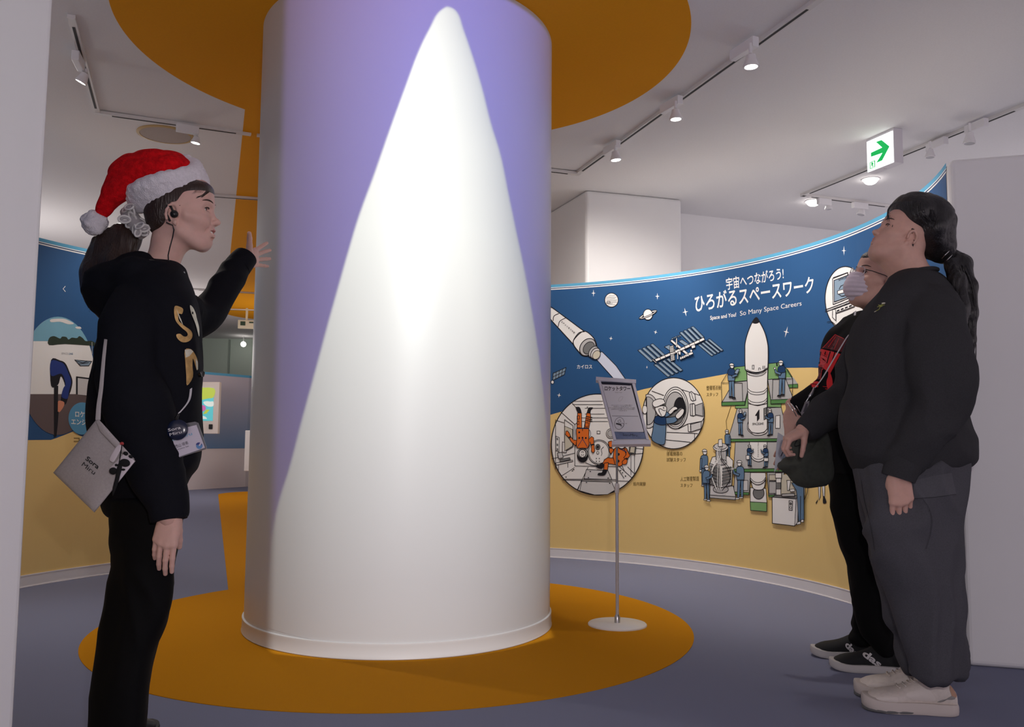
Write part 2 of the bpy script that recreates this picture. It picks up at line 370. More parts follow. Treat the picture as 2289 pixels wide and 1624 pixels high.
class Art:
    """prints built from flat shapes: to_uv(px,py) -> surface metres, place(u,v,off) -> point.
    Every new shape lies one thin layer above whatever it overlaps."""
    def __init__(s, to_uv, place, ustep=None, base=.001, layer=.0005, wscale=None):
        s.to_uv, s.place, s.ustep, s.base, s.layer = to_uv, place, ustep, base, layer
        s.V = []; s.F = []; s.MI = []; s.mats = []; s.boxes = []; s.ws = wscale
    def _m(s, m):
        if m not in s.mats: s.mats.append(m)
        return s.mats.index(m)
    def _lvl(s, U, lvl=None):
        x0, x1 = min(p.x for p in U), max(p.x for p in U); y0, y1 = min(p.y for p in U), max(p.y for p in U)
        L = 0
        for (a, b, c, d, l) in s.boxes:
            if a < x1 and b > x0 and c < y1 and d > y0: L = max(L, l + 1)
        if lvl is not None: L = lvl
        s.boxes.append((x0, x1, y0, y1, L)); return L
    def _emit(s, U, F, m, lvl=None):
        L = s._lvl(U, lvl); off = s.base + s.layer * L
        if s.ustep and max(p.x for p in U) - min(p.x for p in U) > s.ustep * .6:
            bm = bmesh.new(); vs = [bm.verts.new((p.x, p.y, 0)) for p in U]
            for f in F:
                try: bm.faces.new([vs[i] for i in f])
                except ValueError: pass
            k0 = math.ceil(min(p.x for p in U) / s.ustep); k1 = math.floor(max(p.x for p in U) / s.ustep)
            for k in range(k0, k1 + 1):
                bmesh.ops.bisect_plane(bm, geom=bm.verts[:] + bm.edges[:] + bm.faces[:], dist=1e-7, plane_co=(k * s.ustep, 0, 0), plane_no=(1, 0, 0))
            bm.verts.index_update(); U = [Vector(v.co[:2]) for v in bm.verts]; F = [[v.index for v in f.verts] for f in bm.faces]; bm.free()
        k = len(s.V); mi = s._m(m)
        s.V += [s.place(p.x, p.y, off) for p in U]; s.F += [[i + k for i in f] for f in F]; s.MI += [mi] * len(F)
    def fill(s, pts, m, uv=False, lvl=None):
        U = clean_ring([Vector(p) if uv else Vector(s.to_uv(*p)) for p in pts])
        if len(U) < 3: return
        T = tessellate_polygon([[Vector((p.x, p.y, 0)) for p in U]])
        s._emit(U, [t for t in T], m, lvl)
    def line(s, pts, w, m, closed=False, lvl=None):
        "w in photograph pixels"
        P = [Vector(p) for p in pts]
        P = [p for i, p in enumerate(P) if i == 0 or (p - P[i - 1]).length > .05]
        if closed and (P[0] - P[-1]).length < .05: P.pop()
        n = len(P)
        if n < 2: return
        A = []; B = []
        for i in range(n):
            a = P[i - 1] if (i > 0 or closed) else None; c = P[(i + 1) % n] if (i < n - 1 or closed) else None
            d1 = (P[i] - a).normalized() if a is not None else None; d2 = (c - P[i]).normalized() if c is not None else None
            if d1 is None: d1 = d2
            if d2 is None: d2 = d1
            t = d1 + d2
            if t.length < .3: t = d1
            t.normalize(); nn = Vector((-t.y, t.x)); k = max(.45, abs(nn.dot(Vector((-d1.y, d1.x)))))
            A.append(P[i] + nn * (w / 2 / k)); B.append(P[i] - nn * (w / 2 / k))
        U = [Vector(s.to_uv(*p)) for p in A + B]
        F = [(i, (i + 1) % n, n + (i + 1) % n, n + i) for i in range(n if closed else n - 1)]
        s._emit(U, F, m, lvl)
    def shape(s, pts, m, w=1.6, ink=None):
        s.fill(pts, m)
        if w: s.line(pts, w, ink or M_ink, closed=True)
    def text(s, t, p0, p1, hpx, m, offset=0.012, up=None, spacing=1.0):
        "text from p0 (left end of baseline) to p1 (right end), capital height hpx, in pixels"
        V, F, x0, x1, y0, y1 = glyphs(t, offset, spacing)
        p0, p1 = Vector(p0), Vector(p1); ex = (p1 - p0) / (x1 - x0)
        ey = (up if up is not None else Vector((0, -1))).normalized() * hpx / .73
        U = [Vector(s.to_uv(*(p0 + ex * (v.x - x0) + ey * v.y))) for v in V]
        s._emit(U, F, m)
    def build(s, name, parent=None):
        return mesh(name, s.V, s.F, None, parent, mats=s.mats, midx=s.MI)
def ell(cx, cy, rx, ry=None, rot=0, n=40, a0=0, a1=360):
    ry = rx if ry is None else ry; c, q = math.cos(math.radians(rot)), math.sin(math.radians(rot)); out = []
    full = abs(a1 - a0) >= 360
    for k in range(n if full else n + 1):
        t = math.radians(a0 + (a1 - a0) * k / n); x, y = rx * math.cos(t), ry * math.sin(t); out.append((cx + x * c - y * q, cy + x * q + y * c))
    return out
def smooth_pts(pts, k=6, closed=False):
    "Catmull-Rom through the points"
    P = [Vector(p) for p in pts]; n = len(P); out = []
    for i in range(n if closed else n - 1):
        g = (lambda j: P[j % n]) if closed else (lambda j: P[max(0, min(n - 1, j))])
        a, b, c, d = g(i - 1), g(i), g(i + 1), g(i + 2)
        for j in range(k):
            t = j / k; out.append(.5 * ((2 * b) + (c - a) * t + (2 * a - 5 * b + 4 * c - d) * t * t + (3 * b - a - 3 * c + d) * t ** 3))
    if not closed: out.append(P[-1])
    return [tuple(p) for p in out]
_wl = [lin(225), lin(207), lin(207)]
def pcol(r, g, b, k=.8): return tuple(min(.9, lin(x) / w_ * k) for x, w_ in zip((r, g, b), _wl))
def pm(name, r, g, b, rough=.55): return mat(name, pcol(r, g, b), rough, spec=.25)
M_ink = mat('print_ink', (.012, .012, .016), .55, spec=.25)
P_blue = mat('print_blue', (.022, .088, .225), .5, spec=.3); P_navy = mat('print_navy', (.012, .045, .13), .55, spec=.25); P_yel = mat('print_yellow', (.80, .585, .235), .55, spec=.25)
P_wht = pm('print_pink_white', 226, 208, 206); P_gry = pm('print_grey', 176, 162, 162); P_dgry = pm('print_dark_grey', 112, 104, 104); P_lgry = pm('print_light_grey', 198, 182, 182)
P_steel = mat('print_steel_blue', (.115, .205, .33), .55, spec=.25); P_pan = mat('print_panel_blue', (.235, .33, .43), .55, spec=.25); P_grn = pm('print_green', 122, 152, 98); P_dgrn = pm('print_dark_green', 82, 122, 68)
P_or = mat('print_orange', (.72, .16, .022), .55, spec=.25); P_sky = mat('print_sky', (.10, .36, .56), .5, spec=.3); P_brown = pm('print_brown', 196, 176, 160); P_txt = pm('print_brown_text', 88, 66, 30); P_lil = pm('print_pale_lilac', 198, 188, 204)
def cyl_art(R, inward=True, ustep=2.0, wrap=False, **k):
    sg = -1 if inward else 1
    def to_uv(px, py):
        p = hitcyl(px, py, R, inward); a = math.atan2(p.y - CY, p.x - CX)
        if wrap and a < 0: a += 2 * math.pi
        return (a * R, p.z)
    def place(u, v, off):
        # stand off the flat facets of the wall, which run every `ustep` degrees
        a = u / R; s = math.radians(ustep); k0 = math.floor(a / s + 1e-9); t = a / s - k0
        rr = R + sg * off
        q0, q1 = k0 * s, (k0 + 1) * s
        x = CX + rr * ((1 - t) * math.cos(q0) + t * math.cos(q1)); y = CY + rr * ((1 - t) * math.sin(q0) + t * math.sin(q1))
        return Vector((x, y, v))
    return Art(to_uv, place, math.radians(ustep) * R, **k)

# ---------------------------------------------------------------- the mural on the right-hand ring wall
A = cyl_art(RW)
def uvrect(A, a0, a1, z0, z1, m, lvl=0):
    A.fill([(math.radians(a0) * RW, z0), (math.radians(a1) * RW, z0), (math.radians(a1) * RW, z1), (math.radians(a0) * RW, z1)], m, uv=True, lvl=lvl)
uvrect(A, -16.0, 79.5, .068, 1.95, P_yel)
# blue sky with a wavy lower edge
edge = [(1150, 945), (1200, 935), (1236, 925), (1280, 912), (1330, 898), (1440, 869), (1500, 856), (1570, 845), (1630, 834), (1680, 826), (1730, 822), (1815, 821), (1900, 824), (1990, 835), (2060, 850), (2135, 870)]
U = [Vector(A.to_uv(*p)) for p in edge]
U = [Vector((math.radians(79.5) * RW, U[0].y - .02))] + U + [Vector((math.radians(-16.0) * RW, U[-1].y - .04))]
A.fill([tuple(p) for p in U] + [(math.radians(-16.0) * RW, 1.948), (math.radians(79.5) * RW, 1.948)], P_blue, uv=True, lvl=1)
uvrect(A, -16.2, 79.6, 1.949, 1.9695, P_sky, 2); uvrect(A, -16.2, 79.6, 1.944, 1.949, P_wht, 2)
uvrect(A, -16.2, 79.6, 1.938, 1.944, P_navy, 2); uvrect(A, -16.2, 79.6, 1.931, 1.938, P_wht, 2)
A.boxes = [(-99, 99, -9, 9, 2)]
f1 = lambda x, y: (1220 + x / 5.7225, 600 + y / 5.7225)
f2 = lambda x, y: (1530 + x / 5.7225, 580 + y / 5.7225)
f3 = lambda x, y: (1220 + x / 5.413, 830 + y / 5.413)
f4 = lambda x, y: (1500 + x / 3.961, 780 + y / 3.961)
f5 = lambda x, y: (1820 + x / 8.12, 560 + y / 8.12)
def C(f, *a): return [f(a[i], a[i + 1]) for i in range(0, len(a), 2)]
def star(cx, cy, rx, ry, rot=0):
    pts = []
    for k in range(8):
        t = math.radians(45 * k); r = (rx if k % 4 == 0 else ry) if k % 2 == 0 else min(rx, ry) * .28
        pts.append((r * math.cos(t), r * math.sin(t)))
    c, s = math.cos(math.radians(rot)), math.sin(math.radians(rot))
    A.fill([(cx + x * c - y * s, cy + x * s + y * c) for x, y in pts], P_wht)
for s in [(1327, 655, 5, 8), (1470, 662, 5, 7.5), (1532.5, 697, 6.5, 9.5, -12), (1366, 756, 4.5, 5, 10), (1466, 742, 4.5, 5, 15), (1446.5, 820.5, 2.5, 4), (1250, 883, 5, 5.5, 12), (1887.5, 560, 5.5, 11), (1758.5, 741.5, 6.5, 13, 14)]: star(*s)
# striped planet
cx, cy = f1(843, 403); A.shape(ell(cx, cy, 15, 15.6), P_wht, 1.6)
for y, a, b in [(345, -6, 8), (365, -12, 11), (381, -13, 9), (400, -13, 13), (416, -8, 12), (433, -4, 13), (446, -12, 3), (462, -9, 9)]:
    X = cx; yy = f1(0, y)[1]; A.line(smooth_pts([(X + a, yy + .5), (X + a * .3, yy - .3), (X + b * .4, yy + .4), (X + b, yy - .4)], 4), .8, P_dgry)
A.shape(ell(f1(805, 0)[0], f1(0, 430)[1], 4.2, 2.6, n=20), P_gry, .8)
# ringed planet
cx, cy = f1(1311, 588); A.shape(ell(cx, cy, 21.5, 5, -24), P_wht, 1.5); A.fill(ell(cx, cy, 15, 2.2, -24), M_ink)
A.shape(ell(cx, cy, 10.5, 12, 0), P_wht, 1.5)
A.shape(ell(cx, cy, 21.5, 5, -24, a0=15, a1=165) + ell(cx, cy, 17, 2.2, -24, a0=165, a1=15), P_wht, 1.2)
# flying rocket with its plume
A.shape(C(f1, 640, 1150, 900, 1440, 1040, 1440, 900, 1240, 720, 1060, 690, 1080), P_lil, 1.5)
A.shape(C(f1, -60, 420, 90, 505, 490, 800, 360, 975, 90, 680, -60, 500), P_wht, 2)
for a, b in [((170, 575), (95, 670)), ((255, 632), (160, 745))]:
    m1 = ((a[0] + b[0]) / 2 - 25, (a[1] + b[1]) / 2 - 15); A.line(smooth_pts([f1(*a), f1(*m1), f1(*b)]), 1.6, M_ink)
A.shape(smooth_pts(C(f1, 490, 800, 600, 870, 650, 960, 640, 1010, 560, 1110, 480, 1115, 430, 1070, 360, 975, 370, 900), 4, True), P_wht, 2)
A.line(smooth_pts(C(f1, 500, 808, 430, 820, 365, 900, 352, 965)), 1.6, M_ink)
c = f1(540, 1005); A.shape(ell(*c, 16, 21, 38), P_gry, 1.8); c = f1(555, 1015); A.shape(ell(*c, 11, 15, 38), P_dgry, 1.4)
c = f1(615, 1065); A.shape(ell(*c, 9, 14, 35), P_gry, 1.6); c = f1(640, 1085); A.shape(ell(*c, 9, 13, 35), P_lgry, 1.6); c = f1(655, 1105); A.shape(ell(*c, 8, 10.5, 35), P_brown, 1.2)
for k, ch in enumerate('SPACEONE'):
    x, y = 205 + k * 22.5, 690 + k * 19.5; p = Vector(f1(x, y)); dd = Vector((.75, .66)); up = Vector((.66, -.75))
    A.text(ch, p - dd * 1.6, p + dd * 1.6, 3.2, M_ink, up=up)
A.text('カイロス', f1(400, 1278), f1(595, 1275), 7.5, P_wht)
# small satellite wing at the column's edge
A.shape(C(f1, 95, 1340, 260, 1265, 240, 1355, 90, 1430), P_pan, 1.5)
A.line(C(f1, 92, 1385, 250, 1310), 1.2, M_ink)
for k in (1, 2, 3): A.line([f1(95 + 165 * k / 4, 1340 - 75 * k / 4), f1(90 + 150 * k / 4, 1430 - 75 * k / 4)], 1.2, M_ink)
A.shape(ell(*f1(88, 1452), 3.4, 4, n=16), P_wht, 1.2)
# space station
def strips(o, du, dv, n):
    for k in range(n):
        p = [(o[0] + du[0] * (k + a) / n + dv[0] * b, o[1] + du[1] * (k + a) / n + dv[1] * b) for a, b in ((.0, 0), (.62, 0), (.62, 1), (0, 1))]
        A.shape([f1(*q) for q in p], P_pan, 1.1)
A.shape(C(f1, 1520, 1000, 1580, 975, 1690, 1050, 1640, 1085), P_pan, 1.1); A.shape(C(f1, 1700, 925, 1745, 908, 1870, 990, 1820, 1010), P_pan, 1.1)
strips((1180, 1045), (215, -95), (165, 150), 4); strips((1385, 1230), (215, -95), (180, 155), 4)
strips((1715, 820), (200, -90), (140, 140), 4); strips((1950, 975), (170, -85), (175, 145), 4)
A.shape(C(f1, 1600, 925, 1620, 905, 1840, 1090, 1820, 1115), P_wht, 1.1)
A.shape(C(f1, 1400, 1160, 2030, 880, 2045, 912, 1420, 1190), P_wht, 1.4)
for k in range(1, 10): A.line([f1(1400 + 63 * k, 1160 - 28 * k), f1(1420 + 62.5 * k, 1190 - 27.8 * k)], 1.1, M_ink)
A.shape(C(f1, 1675, 890, 1690, 890, 1690, 1010, 1675, 1010), P_wht, .8); A.shape(C(f1, 1690, 1070, 1704, 1070, 1704, 1160, 1690, 1160), P_wht, .8)
for x, y in ((1625, 1030), (1635, 1140)):
    A.shape(C(f1, x - 30, y - 35, x + 20, y - 50, x + 30, y + 30, x - 25, y + 45), P_wht, 1.2)
    for k in (-1, 0, 1): A.line([f1(x - 28, y + k * 20 + 3), f1(x + 28, y + k * 20 - 8)], .8, M_ink)
    for k in (-.3, .4): A.line([f1(x + k * 30, y - 45), f1(x + k * 30 + 5, y + 42)], .8, M_ink)
for i, (x, y) in enumerate([(1740, 1145), (1765, 1135), (1790, 1125), (1812, 1112), (1835, 1105)]): A.shape(ell(*f1(x, y), 2.6, 3.6, 20, n=14), P_wht, 1)
A.shape(C(f1, 1835, 1085, 1890, 1060, 1905, 1090, 1850, 1115), P_wht, 1.1); A.shape(ell(*f1(1878, 1052), 2.6, 3, n=14), P_wht, 1)
A.shape(C(f1, 1870, 985, 1920, 975, 1925, 1010, 1880, 1025), P_wht, 1.1); A.shape(C(f1, 1370, 1165, 1380, 1160, 1430, 1205, 1420, 1210), P_wht, .8)
A.shape(C(f1, 1700, 1060, 1740, 1060, 1735, 1105, 1715, 1100), P_wht, 1)
for k in range(5): A.shape(C(f1, 1618 + k * 24, 890 - k * 9, 1634 + k * 24, 883 - k * 9, 1638 + k * 24, 900 - k * 9, 1622 + k * 24, 908 - k * 9), P_pan, .8)
# headline
A.text('宇宙へつながろう!', f2(540, 378), f2(1275, 235), 21, P_wht, offset=.012, up=Vector((-.05, -1)))
A.text('ひろがるスペースワーク', f2(142, 655), f2(1665, 405), 30, P_wht, offset=.016, up=Vector((-.05, -1)))
A.text('Space and You!', f2(332, 770), f2(665, 725), 9, P_wht, offset=.014, up=Vector((-.02, -1)))
A.text('So Many Space Careers', f2(715, 718), f2(1503, 585), 11, P_wht, offset=0, up=Vector((-.04, -1)))
# inspection tower, decks and the standing rocket
def person(f, x, y, s, face=1, top=P_steel, vest=P_navy, shoes=M_ink, arm='up', leg=P_steel, scale_f=None, hat=P_wht):
    "small helmeted worker: (x,y) feet in the f frame, s total height"
    q = lambda a, b: f(x + a * s * face, y - b * s)
    A.shape([q(-.075, .02), q(-.02, .02), q(-.01, .48), q(-.085, .48)], leg, 1.1); A.shape([q(.02, .0), q(.075, .0), q(.065, .48), q(-.015, .48)], leg, 1.1)
    A.shape([q(-.08, .0), q(.02, .0), q(.03, .03), q(-.07, .035)], shoes, .9); A.shape([q(.015, -.03), q(.12, -.03), q(.10, .01), q(.02, .015)], shoes, .9)
    A.shape(smooth_pts([q(-.10, .47), q(-.11, .62), q(-.09, .78), q(0, .82), q(.085, .78), q(.09, .62), q(.08, .47)], 3), top, 1.2)
    if vest: A.shape(smooth_pts([q(-.11, .66), q(-.09, .79), q(0, .83), q(.09, .78), q(.10, .66), q(0, .63)], 3, True), vest, 1)
    if arm == 'up': A.shape([q(.0, .62), q(.03, .56), q(.17, .62), q(.19, .72), q(.15, .73), q(.12, .66)], top, 1.1); A.shape(ell(*q(.18, .75), s * .028 / 3.9, n=12), P_wht, .9)
    if arm == 'down': A.shape([q(-.11, .72), q(-.06, .73), q(-.075, .42), q(-.12, .42)], top, 1.1); A.shape(ell(*q(-.1, .4), s * .03 / 3.9, n=12), P_wht, .9)
    if arm == 'side': A.shape([q(.04, .76), q(.10, .72), q(.16, .56), q(.07, .46), q(.05, .5), q(.1, .57)], top, 1.1)
    r = s / (3.961 if f is f4 else 5.4)
    hx, hy = q(.015, .885); A.shape(ell(hx, hy, r * .052, r * .062, n=18), P_wht, 1.1)
    A.shape(ell(hx - face * r * .006, hy - r * .025, r * .066, r * .062, n=14, a0=180, a1=360), hat, 1.1)
def deck(f, top, edge, h, green=P_dgrn):
    A.shape([f(*p) for p in top], P_gry, 1.3)
    e = [f(*p) for p in edge]; A.shape(e + [(p[0], p[1] + h) for p in e[::-1]], green, 1.2)
A.shape(C(f4, 555, 160, 672, 148, 676, 278, 545, 290), P_grn, 1.2); A.shape(C(f4, 866, 128, 960, 118, 1040, 185, 1086, 262, 860, 270), P_grn, 1.2)
A.shape(C(f4, 1025, 250, 1088, 250, 1128, 308, 1030, 314), P_gry, 0); A.shape(C(f4, 1028, 314, 1128, 308, 1128, 340, 1035, 342), P_dgrn, .8)
A.shape(C(f4, 660, 480, 690, 300, 690, 560, 570, 520, 575, 498, 600, 498), P_grn, 1.2); A.shape(C(f4, 858, 330, 895, 480, 980, 480, 978, 515, 858, 512), P_grn, 1.2)
A.line(C(f4, 530, 500, 488, 640, 495, 705), 1.2, P_yel); A.line(C(f4, 535, 500, 490, 635, 497, 705), 1, P_txt)
deck(f4, [(555, 295), (676, 280), (690, 340), (660, 462), (455, 470)], [(452, 468), (660, 463)], 8); A.line(C(f4, 690, 345, 680, 395, 658, 492), 1.2, M_ink)
deck(f4, [(862, 268), (1020, 258), (1090, 440), (890, 448)], [(890, 448), (1100, 440)], 9)
deck(f4, [(590, 525), (980, 515), (1045, 790), (510, 795)], [(510, 795), (1045, 790)], 6)
deck(f4, [(575, 822), (965, 820), (1060, 1055), (560, 1060)], [(560, 1060), (1060, 1055)], 7)
A.line(C(f4, 450, 300, 635, 300, 640, 462), 1.1, M_ink); A.line(C(f4, 450, 300, 455, 470), 1.1, M_ink); A.line(C(f4, 450, 300, 510, 205), 1.1, M_ink)
A.line(C(f4, 908, 268, 1085, 262, 1080, 440), 1.1, M_ink); A.line(C(f4, 908, 268, 905, 440), 1.1, M_ink); A.line(C(f4, 1085, 262, 1030, 175), 1.1, M_ink)
A.shape(C(f4, 575, 1085, 712, 1090, 700, 1270, 560, 1262), P_gry, 1.2); A.shape(C(f4, 600, 1160, 690, 1160, 690, 1250, 595, 1250), P_lgry, 1)
A.shape(C(f4, 570, 1262, 700, 1268, 698, 1290, 575, 1286), P_dgrn, 1.2)
A.shape(C(f4, 858, 1090, 1010, 1090, 1000, 1290, 872, 1290), P_gry, 1.2); A.shape(C(f4, 872, 1290, 1000, 1285, 1000, 1310, 875, 1308), P_dgrn, 1)
A.line(C(f4, 715, 1095, 700, 1290), 1.3, M_ink); A.line(C(f4, 858, 1090, 875, 1300), 1.3, M_ink)
# rocket body
A.shape(C(f4, 712, 1225, 852, 1232, 860, 1360, 712, 1352), P_wht, 1.3); A.shape(C(f4, 712, 1350, 860, 1358, 860, 1436, 716, 1426), P_grn, 1.3)
A.shape(ell(*f4(787, 1272), 12.4, 13.5), P_dgry, 1.3); A.shape(smooth_pts(C(f4, 722, 1165, 740, 1230, 790, 1245, 835, 1228, 852, 1150), 4), P_wht, 1.3)
A.shape(smooth_pts(C(f4, 717, 1092, 717, 1150, 735, 1180, 785, 1200, 830, 1180, 852, 1150, 850, 1092), 4), P_wht, 1.3)
for k in (0, 18): A.line(smooth_pts(C(f4, 718, 1138 + k, 745, 1168 + k, 785, 1180 + k, 828, 1166 + k, 852, 1132 + k), 4), 1, M_ink)
A.shape(smooth_pts(C(f4, 703, 820, 703, 880, 722, 965, 780, 995, 835, 970, 857, 880, 857, 820), 4), P_wht, 1.3)
A.line(smooth_pts(C(f4, 722, 940, 745, 965, 785, 975, 822, 962, 836, 940), 4), 1, M_ink)
for k, ch in enumerate('SPACEONE'):
    p = Vector(f4(780, 835 + k * 17)); A.text(ch, p + Vector((-1, 0)), p + Vector((1, 0)), 2.4, M_ink)
A.shape(smooth_pts(C(f4, 690, 640, 680, 680, 690, 720, 735, 755, 775, 762, 820, 755, 860, 725, 862, 640), 4), P_wht, 1.3)
A.shape(C(f4, 690, 480, 692, 700, 720, 735, 775, 745, 830, 735, 858, 705, 858, 480), P_wht, 1.3)
A.shape(C(f4, 678, 180, 690, 480, 775, 500, 858, 480, 864, 180), P_wht, 1.4)
A.shape(smooth_pts(C(f2, 930, 742, 875, 810, 825, 930, 790, 1060, 785, 1150, 788, 1360, 808, 1420, 930, 1450, 1060, 1405, 1082, 1340, 1084, 1150, 1075, 1060, 1040, 930, 975, 800), 5, True), P_wht, 2)
A.fill(smooth_pts(C(f2, 928, 738, 905, 762, 882, 800, 895, 815, 925, 820, 955, 812, 972, 795, 952, 762), 4, True), M_ink)
for k in (0, 22, 48): A.line(smooth_pts(C(f2, 806, 1400 + k, 850, 1425 + k, 930, 1440 + k, 1010, 1425 + k, 1064, 1385 + k), 4), 1.2, M_ink)
A.line(C(f2, 882, 1350, 904, 1350, 904, 1398, 882, 1398, 882, 1350), 1.1, M_ink)
A.line(smooth_pts(C(f2, 962, 1416, 964, 1390, 974, 1384, 984, 1390, 985, 1412), 3), 1, M_ink)
for x in (1018, 1040): A.line(C(f2, x, 1358, x, 1398), 1.4, M_ink)
for k in (350, 372, 440, 462): A.line(smooth_pts(C(f4, 689, k, 720, k + 24, 775, k + 32, 830, k + 20, 858, k - 8), 4), 1, M_ink)
A.line(smooth_pts(C(f4, 690, 700, 720, 732, 775, 742, 830, 732, 858, 702), 4), 1, M_ink)
A.fill(C(f4, 785, 535, 752, 585, 755, 592, 768, 588, 768, 642, 790, 615, 790, 535), M_ink)
A.text('SPACEONE', f4(727, 672), f4(826, 668), 5.2, M_ink)
person(f4, 545, 428, 312, 1); A.shape(C(f4, 592, 175, 620, 178, 600, 222, 572, 212), P_pan, 1.3)
person(f4, 990, 410, 320, -1); A.shape(C(f4, 936, 120, 945, 118, 948, 150, 938, 150), M_ink, .6)
person(f4, 622, 760, 235, 1); A.shape(C(f4, 648, 570, 665, 552, 678, 565, 660, 595), P_pan, 1)
A.shape(C(f4, 828, 525, 855, 515, 855, 610, 830, 625), P_dgry, 1.1); person(f4, 888, 760, 240, -1)
A.shape(C(f4, 932, 590, 970, 585, 970, 700, 930, 700), P_wht, 1.1)
person(f4, 705, 1032, 192, 1); A.shape(C(f4, 675, 940, 705, 940, 705, 975, 676, 975), P_wht, 1)
person(f4, 848, 1045, 205, -1); A.shape(C(f4, 832, 962, 872, 962, 872, 992, 834, 992), P_wht, 1)
A.text('整備塔点検', f4(316, 360), f4(443, 357), 7.6, P_txt, offset=0); A.text('スタッフ', f4(316, 415), f4(418, 412), 6.6, P_txt, offset=0)
A.text('せいびとうてんけん', f4(320, 330), f4(440, 326), 2.0, P_txt, offset=0)
# satellite makers
person(f4, 505, 960, 255, -1, vest=None, arm='down')
A.shape(C(f4, 355, 1200, 560, 1210, 582, 1305, 352, 1290), P_lgry, 1.3); A.shape(C(f4, 352, 1290, 582, 1305, 580, 1333, 352, 1315), P_gry, 1.3)
A.shape(ell(*f4(450, 1240), 17, 8), P_gry, 1.2)
A.shape(C(f4, 355, 1010, 375, 955, 440, 940, 520, 945, 560, 985, 548, 1205, 445, 1225, 352, 1195), P_wht, 1.4); A.shape(C(f4, 352, 1010, 445, 1040, 445, 1222, 355, 1195), P_gry, 1.2)
for k in range(6): A.shape(C(f4, 362, 1030 + k * 27, 440, 1050 + k * 28, 440, 1068 + k * 28, 362, 1046 + k * 27), P_dgry, .8)
for k in range(6): A.shape(C(f4, 468, 1050 + k * 28, 545, 1040 + k * 26, 545, 1052 + k * 26, 468, 1066 + k * 28), P_dgry, .8)
A.shape(C(f4, 408, 890, 500, 895, 500, 985, 408, 975), P_gry, 1.2); A.shape(ell(*f4(455, 1000), 13, 6), P_lgry, 1.1); A.shape(ell(*f4(452, 868), 17, 9), P_wht, 1.3); A.shape(ell(*f4(452, 858), 14.5, 7), P_lgry, 1)
A.shape(C(f4, 435, 800, 465, 795, 470, 860, 432, 862), P_wht, 1.2)
for dx in (0, 18):
    A.line(smooth_pts(C(f4, 445 + dx, 870, 440 + dx, 950, 385 + dx * .3, 1050, 380, 1130, 420, 1235), 4), 1.6, P_wht); A.line(smooth_pts(C(f4, 450 + dx, 870, 448 + dx, 960, 520 + dx, 1060, 540, 1160, 470, 1250), 4), 1.4, M_ink)
    A.line(smooth_pts(C(f4, 430 + dx, 880, 435 + dx, 1000, 428 + dx, 1180, 440 + dx, 1240), 4), 1.3, P_wht)
person(f4, 300, 1210, 335, 1, vest=None, arm='down', shoes=P_wht); person(f4, 325, 1335, 320, 1, vest=None, shoes=P_wht, arm='up'); person(f4, 622, 1318, 345, -1, vest=None, shoes=P_wht)
A.text('人工衛星製造', f4(85, 1165), f4(250, 1160), 7.6, P_txt, offset=0); A.text('スタッフ', f4(85, 1218), f4(192, 1216), 6.4, P_txt, offset=0); A.text('じんこうえいせいせいぞう', f4(140, 1136), f4(250, 1132), 2, P_txt, offset=0)
# laboratory bench at the far end
A.line(ell(*f4(1070, 1230), 38.5, 41.5), 1.2, M_ink, closed=True)
A.shape(C(f4, 880, 1110, 975, 1110, 975, 1160, 880, 1160), P_brown, 1); A.shape(C(f4, 880, 1170, 970, 1170, 965, 1275, 880, 1275), P_gry, 1)
A.fill(C(f4, 965, 1110, 1200, 1110, 1200, 1290, 965, 1290), P_brown)
A.shape(C(f4, 910, 1308, 940, 1290, 1140, 1292, 1128, 1325), P_dgry, 1.2); A.shape(C(f4, 910, 1308, 1125, 1325, 1112, 1564, 912, 1540), P_wht, 1.5); A.shape(C(f4, 1125, 1325, 1145, 1300, 1140, 1530, 1112, 1564), P_lgry, 1.4)
A.shape(C(f4, 1062, 1340, 1092, 1343, 1090, 1425, 1062, 1422), P_wht, 1.3); A.shape(ell(*f4(1077, 1366), 2, 2.6, n=14), P_dgry, 1); A.shape(ell(*f4(1077, 1400), 2, 2.6, n=14), P_wht, 1)
A.shape(C(f4, 945, 1140, 990, 1140, 988, 1290, 945, 1290), P_wht, 1.2); A.shape(C(f4, 946, 1180, 988, 1180, 988, 1235, 946, 1235), P_dgry, .8); A.shape(C(f4, 940, 1095, 995, 1095, 995, 1140, 940, 1140), P_wht, 1.2)
A.shape(C(f4, 1000, 1280, 1110, 1275, 1112, 1300, 998, 1302), P_gry, 1.2); A.shape(C(f4, 1040, 1160, 1075, 1160, 1060, 1250, 1045, 1250), P_wht, 1.2)
A.shape(C(f4, 1085, 1180, 1195, 1200, 1198, 1510, 1150, 1525, 1140, 1350, 1130, 1250), P_steel, 1.3); A.line(C(f4, 1168, 1300, 1165, 1515), 1.1, M_ink)
A.shape(C(f4, 1070, 1240, 1110, 1235, 1120, 1255, 1080, 1262), P_wht, 1); A.shape(C(f4, 1140, 1530, 1165, 1520, 1170, 1545, 1130, 1553), P_wht, 1.1); A.shape(C(f4, 1175, 1510, 1195, 1505, 1197, 1530, 1172, 1530), P_wht, 1)
for x0, x1 in ((1312, 1285), (1350, 1380)):
    A.shape(C(f4, x0 - 8 if x0 < 1330 else x0 - 14, 1150, x0 + 16, 1150, x0 + 14, 1300, x1 + (30 if x1 < 1300 else -25), 1335, x0, 1300), P_wht, 1)
    A.shape(smooth_pts(C(f4, x0 + 4, 1298, (x0 + x1) / 2 + 8, 1325, x1, 1358, x1 + (10 if x1 < 1300 else -30), 1362), 3, True), M_ink, 0)
